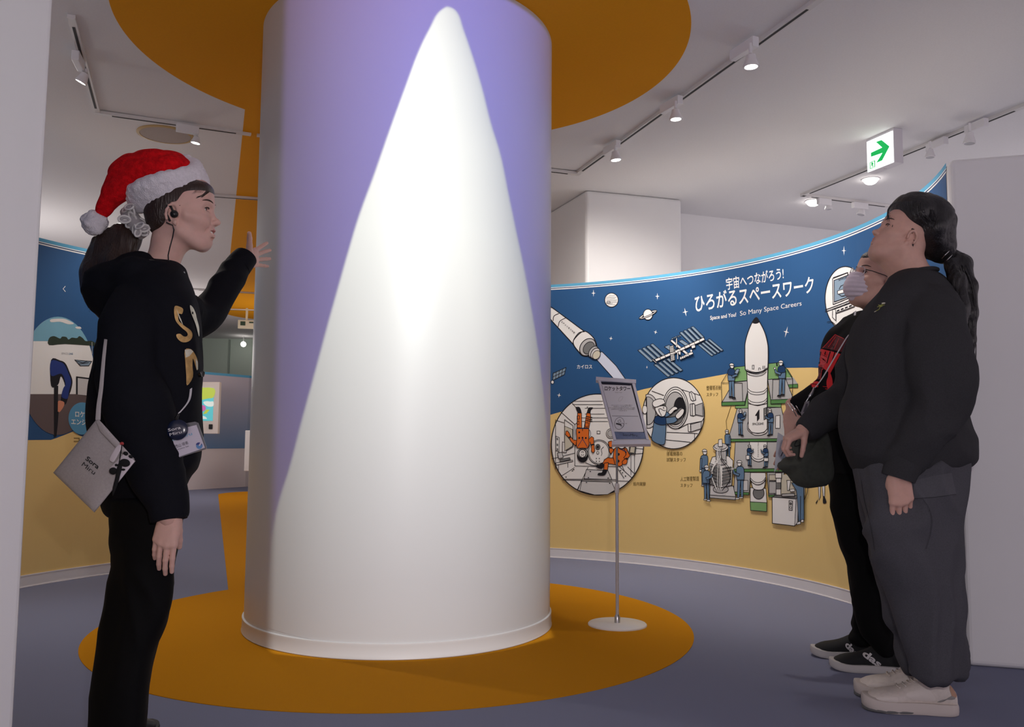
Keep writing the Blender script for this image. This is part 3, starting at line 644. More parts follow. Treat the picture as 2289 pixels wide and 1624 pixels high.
# round picture: thermal chamber
c = f3(1555, 505); ring = ell(c[0], c[1], 69, 79.3, 0, 72); A.shape(ring, P_wht, 2)
A.shape(ell(*f3(1250, 480), 22, 38, a0=-105, a1=100, n=30), P_lgry, 1.5); A.shape(ell(*f3(1245, 475), 17.5, 31, a0=-100, a1=95, n=30), P_gry, 1.3); A.shape(ell(*f3(1208, 460), 5.5, 9.5, n=20), P_wht, 1.2)
A.line(C(f3, 1290, 235, 1440, 290), 1.4, M_ink)
A.line(C(f3, 1470, 735, 1850, 750), 1.5, M_ink); A.line(C(f3, 1450, 825, 1760, 855), 1.5, M_ink); A.line(C(f3, 1810, 750, 1810, 840), 1.2, M_ink)
A.shape(C(f3, 1640, 215, 1880, 290, 1920, 390, 1925, 560, 1900, 600, 1725, 635, 1620, 690), P_wht, 1.5)
A.shape(C(f3, 1730, 635, 1760, 630, 1765, 730, 1735, 725), P_wht, 1.4); A.shape(C(f3, 1765, 640, 1895, 605, 1890, 690, 1768, 730), P_lgry, 1.3)
A.shape(ell(*f3(1580, 440), 28.5, 46.5, 0, 40), P_wht, 1.7); A.line(ell(*f3(1580, 442), 25, 42, 0, 40), 1.2, M_ink, closed=True)
A.shape(ell(*f3(1578, 445), 22, 36.5, 0, 40), P_gry, 1.6); A.shape(ell(*f3(1635, 450), 14, 26, 0, 30), M_ink, 0)
A.shape(smooth_pts(C(f3, 1470, 560, 1560, 500, 1640, 440, 1690, 470, 1660, 600, 1570, 640, 1500, 620), 3, True), P_dgry, 1)
A.shape(C(f3, 1745, 265, 1770, 240, 1815, 275, 1825, 345, 1790, 358, 1765, 340), P_wht, 1.5); A.line(C(f3, 1770, 255, 1800, 350), 1.2, M_ink)
A.shape(C(f3, 1755, 395, 1800, 385, 1800, 540, 1760, 530), P_lgry, 1.5); A.shape(C(f3, 1785, 392, 1815, 392, 1820, 530, 1790, 538), P_wht, 1.4); A.shape(C(f3, 1820, 412, 1910, 380, 1915, 540, 1825, 520), P_gry, 1.4)
A.shape(smooth_pts(C(f3, 1330, 560, 1360, 540, 1450, 545, 1490, 560, 1470, 640, 1465, 760, 1440, 885, 1300, 830, 1310, 700), 4, True), P_steel, 1.5)
A.shape(smooth_pts(C(f3, 1345, 545, 1400, 535, 1490, 560, 1475, 635, 1400, 645, 1325, 610), 3, True), P_navy, 1.2)
A.shape(C(f3, 1470, 560, 1590, 545, 1610, 590, 1570, 620, 1475, 635), P_steel, 1.3); A.shape(C(f3, 1470, 490, 1510, 490, 1530, 520, 1480, 550, 1450, 545), P_steel, 1.2)
A.shape(smooth_pts(C(f3, 1500, 490, 1560, 430, 1600, 430, 1612, 455, 1575, 470, 1530, 515), 3, True), P_wht, 1.3); A.shape(smooth_pts(C(f3, 1590, 535, 1640, 475, 1670, 450, 1695, 465, 1680, 520, 1620, 572), 3, True), P_wht, 1.3)
A.shape(smooth_pts(C(f3, 1345, 430, 1360, 500, 1400, 540, 1450, 540, 1475, 490, 1470, 420), 3, True), P_wht, 1.4); A.shape(smooth_pts(C(f3, 1310, 400, 1320, 360, 1380, 332, 1440, 338, 1462, 380, 1440, 395, 1345, 432), 4, True), P_wht, 1.5)
A.line(C(f3, 1360, 430, 1445, 395), 1.2, M_ink); A.line(smooth_pts(C(f3, 1392, 480, 1385, 455, 1410, 450, 1440, 470, 1470, 470), 3), 1.2, M_ink); A.line(C(f3, 1385, 470, 1420, 535), 1.2, M_ink); A.fill(ell(*f3(1445, 438), 1.2, 1.6, n=10), M_ink)
A.text('搭載機器の', f3(1466, 1015), f3(1655, 1012), 7.2, P_txt, offset=0); A.text('試験スタッフ', f3(1466, 1086), f3(1695, 1085), 7.2, P_txt, offset=0); A.text('とうさい', f3(1470, 968), f3(1550, 966), 2, P_txt, offset=0)
A.text('船内実験', f3(1060, 1378), f3(1212, 1378), 7, P_txt, offset=0)
# round picture: cabin with two astronauts
A.shape(ell(*f3(634, 882), 103.4, 112.6, 0, 90), P_wht, 2.2)
for seg in [(340, 360, 700, 360), (320, 375, 430, 505), (180, 480, 360, 640), (125, 580, 125, 1180), (130, 590, 230, 620), (235, 580, 235, 970), (235, 580, 340, 655), (340, 655, 340, 910), (235, 970, 340, 910), (360, 640, 360, 1140), (385, 560, 760, 560), (445, 605, 760, 605), (360, 640, 385, 620),
            (330, 400, 700, 400), (480, 445, 730, 445), (480, 515, 720, 515), (80, 1055, 360, 985), (360, 1140, 870, 1150), (355, 1160, 200, 1260), (520, 1155, 390, 1425), (215, 1300, 870, 1305), (210, 1310, 1010, 1325), (440, 1315, 395, 1435),
            (1040, 850, 1040, 1250), (1085, 900, 1085, 1250), (900, 1150, 1060, 1290), (1000, 1150, 1090, 1240), (1010, 920, 1190, 935), (930, 1130, 960, 1200), (870, 1155, 960, 1290), (1040, 1000, 1180, 990), (160, 1120, 160, 1200), (275, 1100, 275, 1160), (0, 0, 0, 0)]:
    if any(seg): A.line([f3(*seg[:2]), f3(*seg[2:])], 1.2, M_ink)
A.shape(C(f3, 130, 780, 172, 800, 168, 970, 128, 955), P_wht, 1.2)
for y in (800, 870, 925): A.fill(C(f3, 138, y, 158, y + 4, 158, y + 32, 138, y + 28), P_dgry)
A.shape(C(f3, 210, 850, 262, 865, 258, 980, 210, 972), P_wht, 1.2); A.shape(C(f3, 238, 660, 335, 700, 335, 900, 238, 960), P_brown, 1)
A.shape(C(f3, 125, 1105, 330, 1070, 335, 1085, 140, 1130), P_wht, 1.2); A.shape(C(f3, 150, 985, 205, 975, 220, 1040, 165, 1052), P_lgry, 1.3); A.shape(C(f3, 175, 1062, 300, 1040, 310, 1065, 190, 1092), P_dgry, 1)
A.shape(C(f3, 500, 1185, 760, 1195, 810, 1305, 470, 1295), P_lgry, 1.3); A.shape(C(f3, 445, 1325, 810, 1335, 850, 1430, 760, 1485, 600, 1490, 420, 1440), P_lgry, 1.2)
for x, y in [(345, 1185), (330, 1200), (548, 1207), (525, 1282), (765, 1288), (503, 1340), (785, 1350), (915, 1195), (940, 1222), (975, 1262), (252, 1275), (512, 432)]: A.fill(ell(*f3(x, y), 1.8, 1.2, n=10), M_ink)
A.shape(ell(*f3(525, 750), 5, 9, n=16), P_wht, 1.1); A.shape(C(f3, 628, 720, 665, 720, 665, 752, 628, 752), P_wht, 1.2); A.shape(ell(*f3(795, 752), 10, 11, n=24), P_wht, 1.3); A.shape(ell(*f3(795, 752), 7, 8, n=24), P_gry, 1)
A.shape(ell(*f3(652, 975), 25, 27.5), P_wht, 1.5); A.line(ell(*f3(652, 975), 22.5, 25), 1.1, M_ink, closed=True)
A.shape(ell(*f3(640, 912), 5, 6, n=20), P_dgry, 1.3); A.fill(ell(*f3(640, 912), 2.5, 3.2, n=16), M_ink); A.shape(ell(*f3(638, 982), 2.6, 3, n=14), P_wht, 1.1)
A.line(C(f3, 710, 910, 680, 940, 692, 990, 680, 1020), 1.1, M_ink)
for x, y in ((622, 1050), (658, 1050), (622, 1085), (658, 1085)): A.fill(ell(*f3(x, y), 1.1, 1.3, n=8), M_ink)
A.line(smooth_pts(C(f3, 490, 1100, 560, 1130, 620, 1135, 720, 1100), 4), 1.3, M_ink)
# floating astronaut, head down
A.shape(C(f3, 395, 500, 442, 500, 445, 690, 385, 690), P_or, 1.4); A.shape(C(f3, 505, 500, 548, 505, 555, 560, 530, 690, 470, 690), P_or, 1.4)
A.shape(smooth_pts(C(f3, 382, 690, 455, 685, 528, 690, 530, 800, 525, 915, 455, 925, 385, 915, 384, 800), 4, True), P_or, 1.5)
A.shape(C(f3, 385, 830, 375, 900, 320, 850, 285, 795, 315, 790, 350, 830), P_or, 1.3); A.shape(C(f3, 285, 795, 248, 760, 255, 720, 275, 718, 295, 745, 312, 785), P_or, 1.3)
A.shape(C(f3, 528, 820, 565, 785, 590, 800, 595, 885, 560, 890, 545, 850, 530, 900), P_or, 1.3); A.shape(C(f3, 565, 890, 598, 885, 605, 960, 585, 985, 562, 960), P_or, 1.3)
A.line(C(f3, 285, 800, 312, 790), 3, M_ink); A.line(C(f3, 562, 882, 598, 880), 2.4, M_ink)
A.shape(smooth_pts(C(f3, 400, 500, 372, 435, 385, 428, 415, 430, 432, 455, 440, 500), 3, True), M_ink, 0); A.shape(smooth_pts(C(f3, 508, 498, 520, 450, 535, 435, 578, 435, 575, 450, 555, 470, 545, 505), 3, True), M_ink, 0)
for p in ((388, 535, 418, 575), (388, 600, 412, 640), (485, 620, 525, 665)): A.line(C(f3, p[0], p[1], p[2], p[1], p[2], p[3], p[0], p[3], p[0], p[1]), 1.1, M_ink)
for y in (545, 570, 592): A.line(C(f3, 498, y, 572, y + 12), 2, M_ink)
A.line(C(f3, 385, 688, 530, 690), 1.4, P_navy); A.line(C(f3, 455, 690, 455, 720), 1.3, M_ink); A.line(C(f3, 395, 910, 455, 815, 515, 910), 1.2, P_navy)
for x, y in ((415, 735), (415, 803), (495, 803), (455, 800)): A.fill(ell(*f3(x, y), 2.0, 2.2, n=12), M_ink)
A.shape(ell(*f3(456, 1010), 12.8, 16.6, n=30), M_ink, 0); A.shape(ell(*f3(455, 990), 11.5, 11, n=30), P_wht, 1.6); A.shape(ell(*f3(455, 992), 8.4, 9.2, n=24), P_wht, 2)
for x, y in ((443, 1003), (470, 1003), (456, 1012), (440, 1022), (472, 1022)): A.fill(ell(*f3(x, y), .9, .9, n=8), M_ink)
A.line(smooth_pts(C(f3, 440, 975, 456, 968, 472, 975), 3), 1.1, M_ink)
# second astronaut, crouching behind the stand
A.shape(smooth_pts(C(f3, 850, 925, 950, 915, 1000, 945, 990, 1010, 930, 1135, 860, 1130, 820, 1080, 830, 1000), 4, True), P_or, 1.5)
A.shape(C(f3, 960, 930, 1025, 985, 1030, 1020, 985, 1065, 955, 1040, 985, 1005), P_or, 1.3); A.shape(smooth_pts(C(f3, 980, 1055, 1000, 1080, 985, 1118, 945, 1120, 940, 1085), 3, True), P_or, 1.3)
A.shape(C(f3, 840, 935, 800, 1000, 778, 960, 780, 920, 812, 925, 825, 940), P_or, 1.3); A.shape(C(f3, 780, 915, 768, 850, 805, 835, 830, 860, 808, 920), P_or, 1.3); A.line(C(f3, 780, 915, 812, 922), 2.6, M_ink); A.line(C(f3, 980, 1045, 1010, 1060), 2.6, M_ink)
A.shape(C(f3, 830, 1045, 760, 1040, 720, 1065, 700, 1110, 730, 1140, 760, 1110, 850, 1125), P_or, 1.4); A.shape(C(f3, 720, 1105, 770, 1100, 760, 1190, 712, 1185), P_or, 1.4)
A.shape(smooth_pts(C(f3, 690, 1100, 720, 1135, 690, 1175, 640, 1165, 612, 1135, 660, 1130), 3, True), M_ink, 0); A.shape(smooth_pts(C(f3, 705, 1185, 755, 1190, 735, 1240, 700, 1258, 640, 1250, 650, 1225, 690, 1220), 3, True), M_ink, 0)
A.fill(ell(*f3(888, 1082), 3, 3.2, n=12), M_ink); A.fill(ell(*f3(890, 1000), 3, 3, n=12), M_ink); A.line(smooth_pts(C(f3, 905, 930, 970, 960, 990, 985), 3), 1.6, P_navy)
A.shape(ell(*f3(930, 862), 11, 13, n=24), P_wht, 1.8); A.shape(C(f3, 1030, 895, 1108, 900, 1095, 1000, 1015, 990), P_dgry, 1.4); A.shape(C(f3, 1042, 908, 1095, 912, 1085, 985, 1030, 978), P_brown, .8)
# round picture at the far right: control desk
A.shape(ell(1891, 667, 45.5, 71.5, 0, 60), P_wht, 2)
A.shape([f5(345, 510), f5(620, 400), f5(640, 860), f5(355, 975)], P_wht, 1.6); A.shape([f5(375, 540), f5(640, 440), f5(640, 835), f5(380, 930)], P_pan, 1.6)
A.line([f5(355, 490), f5(620, 395)], 1.5, M_ink); A.text('SPACE', f5(455, 548), f5(610, 500), 4.5, M_ink)
A.line([f5(470, 700), f5(500, 640), f5(600, 600)], 1.2, M_ink); A.shape([f5(440, 730), f5(600, 680), f5(605, 750), f5(445, 790)], P_wht, 1.1); A.line([f5(460, 790), f5(520, 830), f5(620, 800)], 1.2, M_ink)
A.line([f5(207, 1075), f5(670, 900)], 1.5, M_ink); A.line([f5(210, 1110), f5(700, 925)], 1.5, M_ink)
A.shape([f5(350, 1070), f5(410, 1060), f5(410, 1270), f5(350, 1210)], P_wht, 1.4); A.shape([f5(400, 1060), f5(740, 930), f5(745, 1010), f5(420, 1130)], P_wht, 1.4)
for k in range(4): A.shape([f5(430 + k * 75, 1085 - k * 28), f5(480 + k * 75, 1065 - k * 28), f5(480 + k * 75, 1090 - k * 28), f5(430 + k * 75, 1110 - k * 28)], M_ink, 0)
A.line(smooth_pts([f5(250, 1300), f5(330, 1285), f5(420, 1360)], 4), 1.4, M_ink)
mural = A.build('mural_print', wr); mural['label'] = 'blue and yellow space careers mural'

# ---------------------------------------------------------------- the picture wall on the left
A = cyl_art(RW, wrap=True)
uvrect(A, 139, 256, .068, 1.95, P_yel)
g = lambda x, y: (100 + x / 4.511, 640 + y / 4.511)
edge = [g(60, 1545), g(120, 1525), g(200, 1495), g(285, 1460), g(345, 1500), (215, 985), (250, 990), (330, 985)]
U = [Vector(A.to_uv(*p)) for p in edge]
A.fill([(math.radians(256) * RW, U[0].y - .03)] + [tuple(p) for p in U] + [(math.radians(139) * RW, U[-1].y), (math.radians(139) * RW, 1.948), (math.radians(256) * RW, 1.948)], P_blue, uv=True, lvl=1)
uvrect(A, 138.2, 256.5, 1.949, 1.9695, P_sky, 2); uvrect(A, 138.2, 256.5, 1.944, 1.949, P_wht, 2)
uvrect(A, 138.2, 256.5, 1.938, 1.944, P_navy, 2); uvrect(A, 138.2, 256.5, 1.931, 1.938, P_wht, 2)
A.boxes = [(-99, 99, -9, 9, 2)]
PHs = mat('photo_sky', (.18, .40, .52), .5); PHc = mat('photo_cloud', (.72, .70, .68), .5); PHt = mat('photo_trees', (.02, .035, .02), .6); PHr = pm('photo_roadway', 98, 78, 78); PHj = mat('photo_jacket', (.012, .035, .20), .6); PHh = mat('photo_hand', (.62, .24, .14), .6); PHb = mat('photo_roundel', (.09, .30, .50), .5)
circ = ell(*g(130, 900), 82, 132, 0, 60)
def inside(cond_y0, cond_y1):
    return [(x, min(max(y, cond_y0), cond_y1)) for x, y in circ]
A.fill(circ, P_wht); y0 = g(0, 588)[1]; y1 = g(0, 1080)[1]
A.fill([p for p in circ if p[1] <= y0] , PHs); A.fill([p for p in circ if p[1] >= y1], PHr)
A.fill(smooth_pts(C(g, 60, 330, 180, 325, 240, 345, 290, 375, 230, 380, 150, 355, 60, 360), 3, True), PHc); A.fill(smooth_pts(C(g, 305, 408, 350, 405, 365, 425, 320, 425), 3, True), PHc)
A.fill(smooth_pts(C(g, 40, 590, 40, 520, 90, 500, 150, 525, 170, 505, 215, 510, 235, 535, 270, 515, 320, 520, 345, 500, 380, 520, 410, 550, 470, 548, 520, 580, 520, 598, 200, 580), 3, True), PHt)
A.text('SPACE', g(165, 685), g(230, 685), 4.4, P_gry); A.text('ONE', g(238, 688), g(282, 688), 4.4, P_steel)
A.shape(C(g, 300, 740, 470, 755, 440, 800, 355, 800), P_pan, 1.4); A.line(C(g, 300, 745, 380, 770, 430, 750), 1, M_ink); A.line(C(g, 340, 780, 440, 765), 1, M_ink)
A.line(C(g, 472, 560, 474, 680), 1.2, P_gry)
A.fill(C(g, 312, 905, 480, 925, 480, 1115, 312, 1085), M_ink); A.fill(C(g, 328, 922, 480, 940, 480, 1105, 328, 1088), P_lgry)
A.fill(smooth_pts(C(g, 60, 740, 150, 745, 205, 775, 245, 860, 275, 950, 262, 1040, 235, 1110, 205, 1188, 160, 1160, 165, 1090, 200, 1000, 160, 905, 130, 990, 60, 1000), 4, True), M_ink)
A.fill(smooth_pts(C(g, 60, 750, 150, 760, 195, 790, 238, 880, 262, 960, 240, 1050, 225, 1130, 165, 1110, 185, 1020, 205, 985, 165, 880, 60, 900), 4, True), PHj)
A.fill(smooth_pts(C(g, 140, 1150, 190, 1165, 185, 1210, 145, 1265, 118, 1255, 122, 1180), 3, True), PHh); A.fill(C(g, 90, 1265, 135, 1260, 125, 1400, 112, 1515, 90, 1515), M_ink)
A.fill(C(g, 90, 1000, 130, 1000, 125, 1280, 90, 1280), M_ink)
A.fill(ell(*g(372, 1330), 30.5, 36, n=40), PHb); A.text('ロケット', g(302, 1310), g(500, 1320), 11, P_wht, offset=.02); A.text('エンジニア', g(262, 1385), g(520, 1400), 10.5, P_wht, offset=.02)
A.line(C(g, 290, 1528, 345, 1528, 345, 1560, 290, 1560), 1.4, P_txt)
A.text('く', g(180, 50), g(208, 50), 11, P_wht)
A.build('mural_print', wl)['label'] = 'blue and yellow wall picture with round rocket engineer photo'

# ---------------------------------------------------------------- plain shell added on the shaft, outlining the rocket of projected light
Lp = [(1001, 15.5), (990, 19), (979, 29), (962, 60), (939, 107), (905, 197), (870, 293), (836, 390), (801, 486), (779, 559), (756, 640), (735, 715), (704, 830), (674, 940), (645, 1050), (626, 1110), (613, 1165), (605, 1220), (599, 1300), (594, 1400)]
Rp = [(1231, 1400), (1231, 1200), (1227, 1040), (1221, 940), (1212, 850), (1200, 760), (1186, 675), (1170, 590), (1153, 510), (1136, 428), (1119, 345), (1098, 276), (1077, 193), (1053, 114), (1036, 65), (1022, 27), (1011, 18)]
A = cyl_art(.6885, inward=False, ustep=1.0, base=.0008, layer=0)
A.fill(smooth_pts(Lp, 4) + smooth_pts(Rp, 4), M_col)
rp = A.build('rocket_outline_shell', col); rp['label'] = 'plain shell outlining the projected white rocket nose'
for p in rp.data.polygons: p.use_smooth = True
# ================================================================ ceiling tracks, spotlights, signs
M_track = mat('track_white', (.70, .68, .66), .4); M_slot = mat('track_slot', (.03, .03, .03), .7); M_lampw = mat('lamp_white', (.78, .77, .78), .35)
M_lens = mat('lamp_glow', (.9, .9, .9), .3, emit=(1, .93, .88), estr=14); M_glass = mat('lamp_glass_off', (.42, .42, .44), .15, spec=.6); M_steelr = mat('brushed_steel', (.55, .55, .56), .3, metal=1)
def track(name_label, pts):
    "surface-mounted rail through ceiling pixels or world points"
    P = [hitz(*p, CEIL - .012) if len(p) == 2 else Vector(p) for p in pts]
    root = empty('lighting_track', P[0].copy(), name_label, 'lighting track')
    b = MB(); sl = MB()
    for a, c in zip(P, P[1:]):
        d = c - a; L = d.length; d.normalize(); rot = Matrix((d, Vector((-d.y, d.x, 0)), Vector((0, 0, 1)))).transposed()
        mid = (a + c) / 2; mid.z = CEIL - .010; b.box(mid, (L + .02, .034, .019), rot)
        mid.z = CEIL - .0195; sl.box(mid, (max(L - .16, .05), .012, .004), rot)
    b.build('rail', M_track, root); sl.build('slot', M_slot, root); return root
track('white ceiling light rail along the right of the orange disc, bent behind the column', [(1832, -2), (1292, 387), (-1.608, 5.32, CEIL), ])
track('white ceiling light rail at the upper left, beside the left foreground wall', [(160, 40), (217, 250), (-1.66, 5.300, CEIL)])
track('white ceiling light rail behind the green arrow exit sign', [(2296, 234), (1795, 436), (1995, 462)])
track('white ceiling light rail crossing the orange band behind the raised hand', [(455, 436), (600, 446)])
track('white ceiling light rail crossing the far end of the orange band, nearer one', [(430, 646), (600, 657)])
track('white ceiling light rail crossing the far end of the orange band, farthest one', [(470, 690), (600, 694)])
def track_lamp(label, pa, pb, head, lens, r=.034, lit=True, group=None, energy=0, aim=None, glass=None):
    "gear box between pixels pa and pb on the rail, lamp neck at pixel head, lens centre at pixel lens"
    A_, B_ = hitz(*pa, CEIL - .045), hitz(*pb, CEIL - .045); d = B_ - A_; L = max(d.length, .08); d.normalize()
    rot = Matrix((d, Vector((-d.y, d.x, 0)), Vector((0, 0, 1)))).transposed(); root = empty('track_spotlight', (A_ + B_) / 2, label, 'spotlight', group)
    mid = (A_ + B_) / 2; MB().box(mid, (L, .036, .05), rot).build('gear_box', M_lampw, root, bevel=.004)
    n = at(*head, B_.y); e = at(*lens, B_.y); ax = (e - n); ln = ax.length; ax.normalize()
    MB().tube([Vector((n.x, n.y, B_.z - .01)), n - ax * .005], .008).build('stem', M_lampw, root, True)
    hd = MB().lathe(n, ax, [(.012, 0), (r * .62, .004), (r * .66, ln * .3), (r * .9, ln * .72), (r, ln * .8), (r, ln), (r * .84, ln), (r * .80, ln * .93)], 24).build('lamp_head', M_lampw, root, smooth=True)
    MB().lathe(n, ax, [(.001, ln * .94), (r * .82, ln * .95), (r * .82, ln * .97)], 24).build('lens', M_lens if lit else M_glass, root, smooth=True)
    if energy:
        o = lamp('track_light_beam', 'SPOT', e + ax * .02, energy, (1, .92, .86), .03, aim, 2.0, .8); o.parent = root; o.matrix_parent_inverse = Matrix.Translation(-root.location)
    return root
G = 'spotlights on the ceiling rails'
E1 = 62
track_lamp('lit white spotlight nearest the top edge, on the rail right of the orange disc', (1637, 126), (1690, 92), (1678, 122), (1679, 150), .036, True, G, E1, (2.0, 4.5, .9))
track_lamp('lit white spotlight in the middle of the rail right of the orange disc', (1480, 246), (1521, 222), (1510, 244), (1511, 267), .034, True, G, E1, (1.5, 5.6, .8))
track_lamp('lit white spotlight closest to the pillar, on the rail right of the orange disc', (1353, 340), (1382, 321), (1375, 338), (1377, 358), .036, True, G, E1, (.7, 6.7, .7))
track_lamp('lit white spotlight beside the left foreground wall', (168, 122), (182, 150), (192, 163), (180, 184), .030, True, G, E1, (-2.2, 2.6, .6))
track_lamp('lit white spotlight next to the round ceiling speaker', (394, 284), (444, 293), (440, 305), (437, 320), .030, True, G, E1, (-2.1, 5.6, .2))
track_lamp('unlit white spotlight between the exit sign and the two dark spotlights of the far rail', (2074, 332), (2115, 313), (2079, 333), (2079, 352), .030, False, G)
track_lamp('unlit white spotlight above the white wall end, on the rail behind the exit sign', (2160, 292), (2205, 272), (2168, 296), (2167, 321), .034, False, G)
track_lamp('unlit dim spotlight left of its twin above the long-haired head', (1828, 449), (1856, 453), (1851, 455), (1852, 468), .030, False, G)
track_lamp('unlit dim spotlight nearest the long-haired head', (1906, 458), (1938, 462), (1928, 464), (1924, 480), .034, False, G)
def downlight(px, py, r, label):
    p = hitz(px, py, CEIL); root = empty('ceiling_downlight', p, label, 'downlight', None)
    MB().lathe(p, (0, 0, -1), [(r * 1.25, 0.0), (r * 1.25, .004), (r, .006), (r, .0)], 28).build('trim_ring', M_lampw, root, True)
    MB().lathe(p, (0, 0, -1), [(r * math.cos(t), .004 + r * .75 * math.sin(t)) for t in np.linspace(0, 1.56, 9)], 40).build('bulb', M_lens, root, True)
    o = lamp('downlight_beam', 'SPOT', p - Vector((0, 0, .05)), 50, (1, .9, .84), .05, p - Vector((0, 0, 2)), 2.4, .8); o.parent = root; o.matrix_parent_inverse = Matrix.Translation(-root.location)
    return root
downlight(1946, 400, .05, 'round glowing downlight just under the green arrow exit sign')
downlight(1818, 449, .052, 'round glowing downlight left of the unlit spotlights on the far rail')
p = at(544, 769, 16.4); r_ = empty('ceiling_downlight', p, 'small round white lamp glowing in front of the pale green wall', 'downlight')
MB().lathe(p, (0, -1, -.2), [(.02, -.03), (.045, -.02), (.05, .0), (.03, .02), (.005, .028)], 24).build('bulb', M_lens, r_, True); MB().tube([p, Vector((p.x, p.y, CEIL))], .006).build('stem', M_lampw, r_)
# round ceiling speaker with an orange rim
p = hitz(370, 300, CEIL); r_ = empty('ceiling_speaker', p, 'round ceiling speaker with tan rim above the red and white hat', 'speaker')
MB().lathe(p, (0, 0, -1), [(.170, 0), (.170, .006), (.152, .009), (.150, .003)], 48).build('rim', mat('tan_rim', (.50, .34, .14), .5), r_, True)
MB().lathe(p, (0, 0, -1), [(.150, 0.001), (.150, .007), (.0, .008)], 48).build('grille', mat('speaker_grille', (.42, .36, .32), .8, noise_amt=.1, noise_scale=400), r_)
# ---- exit sign
a = hitz(1937.5, 311, CEIL); fl = at(1937.5, 311, a.y)
tr = at(1996, 287, a.y - .25)
# face runs from lower-left corner to right corner; find the depth whose top meets the ceiling
tr = hitz(1996, 285, CEIL)
d = (tr - a); Lf = d.length; d.normalize(); nrm = Vector((d.y, -d.x, 0)); hS = (a - hitplane(1943, 385, a, nrm)).z
root = empty('exit_sign', (a + tr) / 2, 'glowing white exit sign box with a green arrow pointing right', 'exit sign')
rot = Matrix((d, -nrm, Vector((0, 0, 1)))).transposed()
M_signw = mat('sign_housing', (.66, .64, .68), .4)
cc = a + d * Lf / 2 - nrm * .035 - Vector((0, 0, hS / 2))
MB().box(cc, (Lf + .012, .068, hS), rot).build('housing', M_signw, root, bevel=.004)
M_sglow = mat('sign_glow', (.9, .9, .9), .4, emit=(.96, 1, .98), estr=1.6); M_sgreen = mat('sign_green', (.0, .3, .08), .4, emit=(.0, .40, .07), estr=.9)
o3 = a + nrm * .002
fc = MB().box(a + d * Lf / 2 + nrm * .001 - Vector((0, 0, hS / 2 + .008)), (Lf - .004, .004, hS - .022), rot).build('face', M_sglow, root)
def to_uv(px, py):
    p = hitplane(px, py, a + nrm * .004, nrm) - a; return (p.dot(d), p.z)
A = Art(to_uv, lambda u, v, off: a + d * u + Vector((0, 0, v)) + nrm * (.0035 + off), layer=.0004)
S7 = lambda x, y: (1740 + x / 4.17, 200 + y / 4.17)
A.fill(C(S7, 862, 590, 968, 540, 910, 488, 962, 470, 1036, 530, 968, 660, 912, 684, 940, 640, 970, 590, 864, 627), M_sgreen)
A.fill(C(S7, 853, 678, 903, 658, 903, 722, 853, 742), M_sgreen); A.fill(C(S7, 860, 682, 895, 668, 895, 720, 860, 732), M_sglow)
A.fill(C(S7, 866, 690, 874, 674, 890, 690, 882, 700, 890, 720, 880, 722, 874, 705, 866, 722, 862, 715, 870, 700), M_sgreen)
A.build('pictogram', root)
lamp('exit_sign_glow', 'AREA', cc + nrm * .06, 3.0, (.95, 1, .96), .2, cc + nrm * 1 + Vector((0, 0, .55))).parent = root
root.children[-1].matrix_parent_inverse = Matrix.Translation(-root.location)
for s_ in (-1,):
    MB().lathe(cc - Vector((0, 0, hS / 2)), (0, 0, -1), [(.012, 0), (.010, .006), (.004, .007)], 12).build('test_button', M_signw, root, True)
# ---- small far exit sign (seen unlit)
p = at(551, 725, 12.8); root = empty('exit_sign', p, 'small pale exit sign far away under the end of the orange ceiling band', 'exit sign')
rot = Matrix.Rotation(.2, 3, 'Z'); b = MB().box(p, (.24, .05, .125), rot).box((p.x, p.y, (p.z + CEIL) / 2 + .03), (.03, .03, CEIL - p.z - .06), rot).build('housing', mat('old_sign', (.58, .56, .44), .5), root)
for q_ in ((-.05, -.027, .012, .07, .06), (.07, -.027, .03, .06, .02)): MB().box(p + rot @ Vector(q_[:3]), (q_[3], .006, q_[4]), rot).build('pictogram', mat('dark_green', (.02, .05, .03), .5), root)
# ---- far info kiosk
k0, k1 = at(441, 853, 13.45), at(487, 969, 13.45); cx = (at(430, 900, 13.45).x + at(489, 900, 13.45).x) / 2
root = empty('wall_display', (cx, 13.45, 0), 'white wall display with a bright green and blue map screen', 'display')
zt, zb = at(460, 853, 13.45).z, at(460, 969, 13.45).z; wd = at(489, 900, 13.45).x - at(430, 900, 13.45).x
MB().box((cx, 13.5, (zt + zb) / 2), (wd, .1, zt - zb)).build('housing', mat('kiosk_white', (.80, .73, .68), .5), root, bevel=.01)
yy = 13.445; X = lambda px: at(px, 900, yy).x; Z = lambda py: at(460, py, yy).z
A = Art(lambda px, py: (X(px), Z(py)), lambda u, v, off: Vector((u, yy - off, v)), layer=.003, base=.001)
sc_ = lambda n, c: mat(n, c, .4, emit=c, estr=.55)
A.fill([(436, 867), (477, 867), (477, 940), (436, 940)], sc_('screen_cyan', (.10, .50, .55)))
A.fill(smooth_pts([(436, 867), (477, 867), (477, 887), (465, 890), (452, 893), (436, 896)], 3), sc_('screen_green', (.42, .52, .06)))
A.fill(smooth_pts([(455, 898), (463, 896), (470, 897), (477, 897), (477, 907), (466, 908), (458, 904)], 3, True), sc_('screen_cloud', (.62, .70, .66)))
A.fill(ell(453, 912, 8, 7, n=20), sc_('screen_magenta', (.50, .12, .36))); A.fill([(455, 925), (462, 915), (470, 915), (463, 924)], sc_('screen_green', (.42, .52, .06)))
A.fill(ell(452, 936, 12, 7, n=20, a0=180, a1=360), sc_('screen_cloud', (.62, .70, .66)))
A.build('screen', root); MB().box((X(473), 13.44, Z(953)), (X(477) - X(468.5), .02, Z(948) - Z(959))).build('sensor_window', mat('black_plastic', (.01, .01, .01), .3), root, bevel=.008)
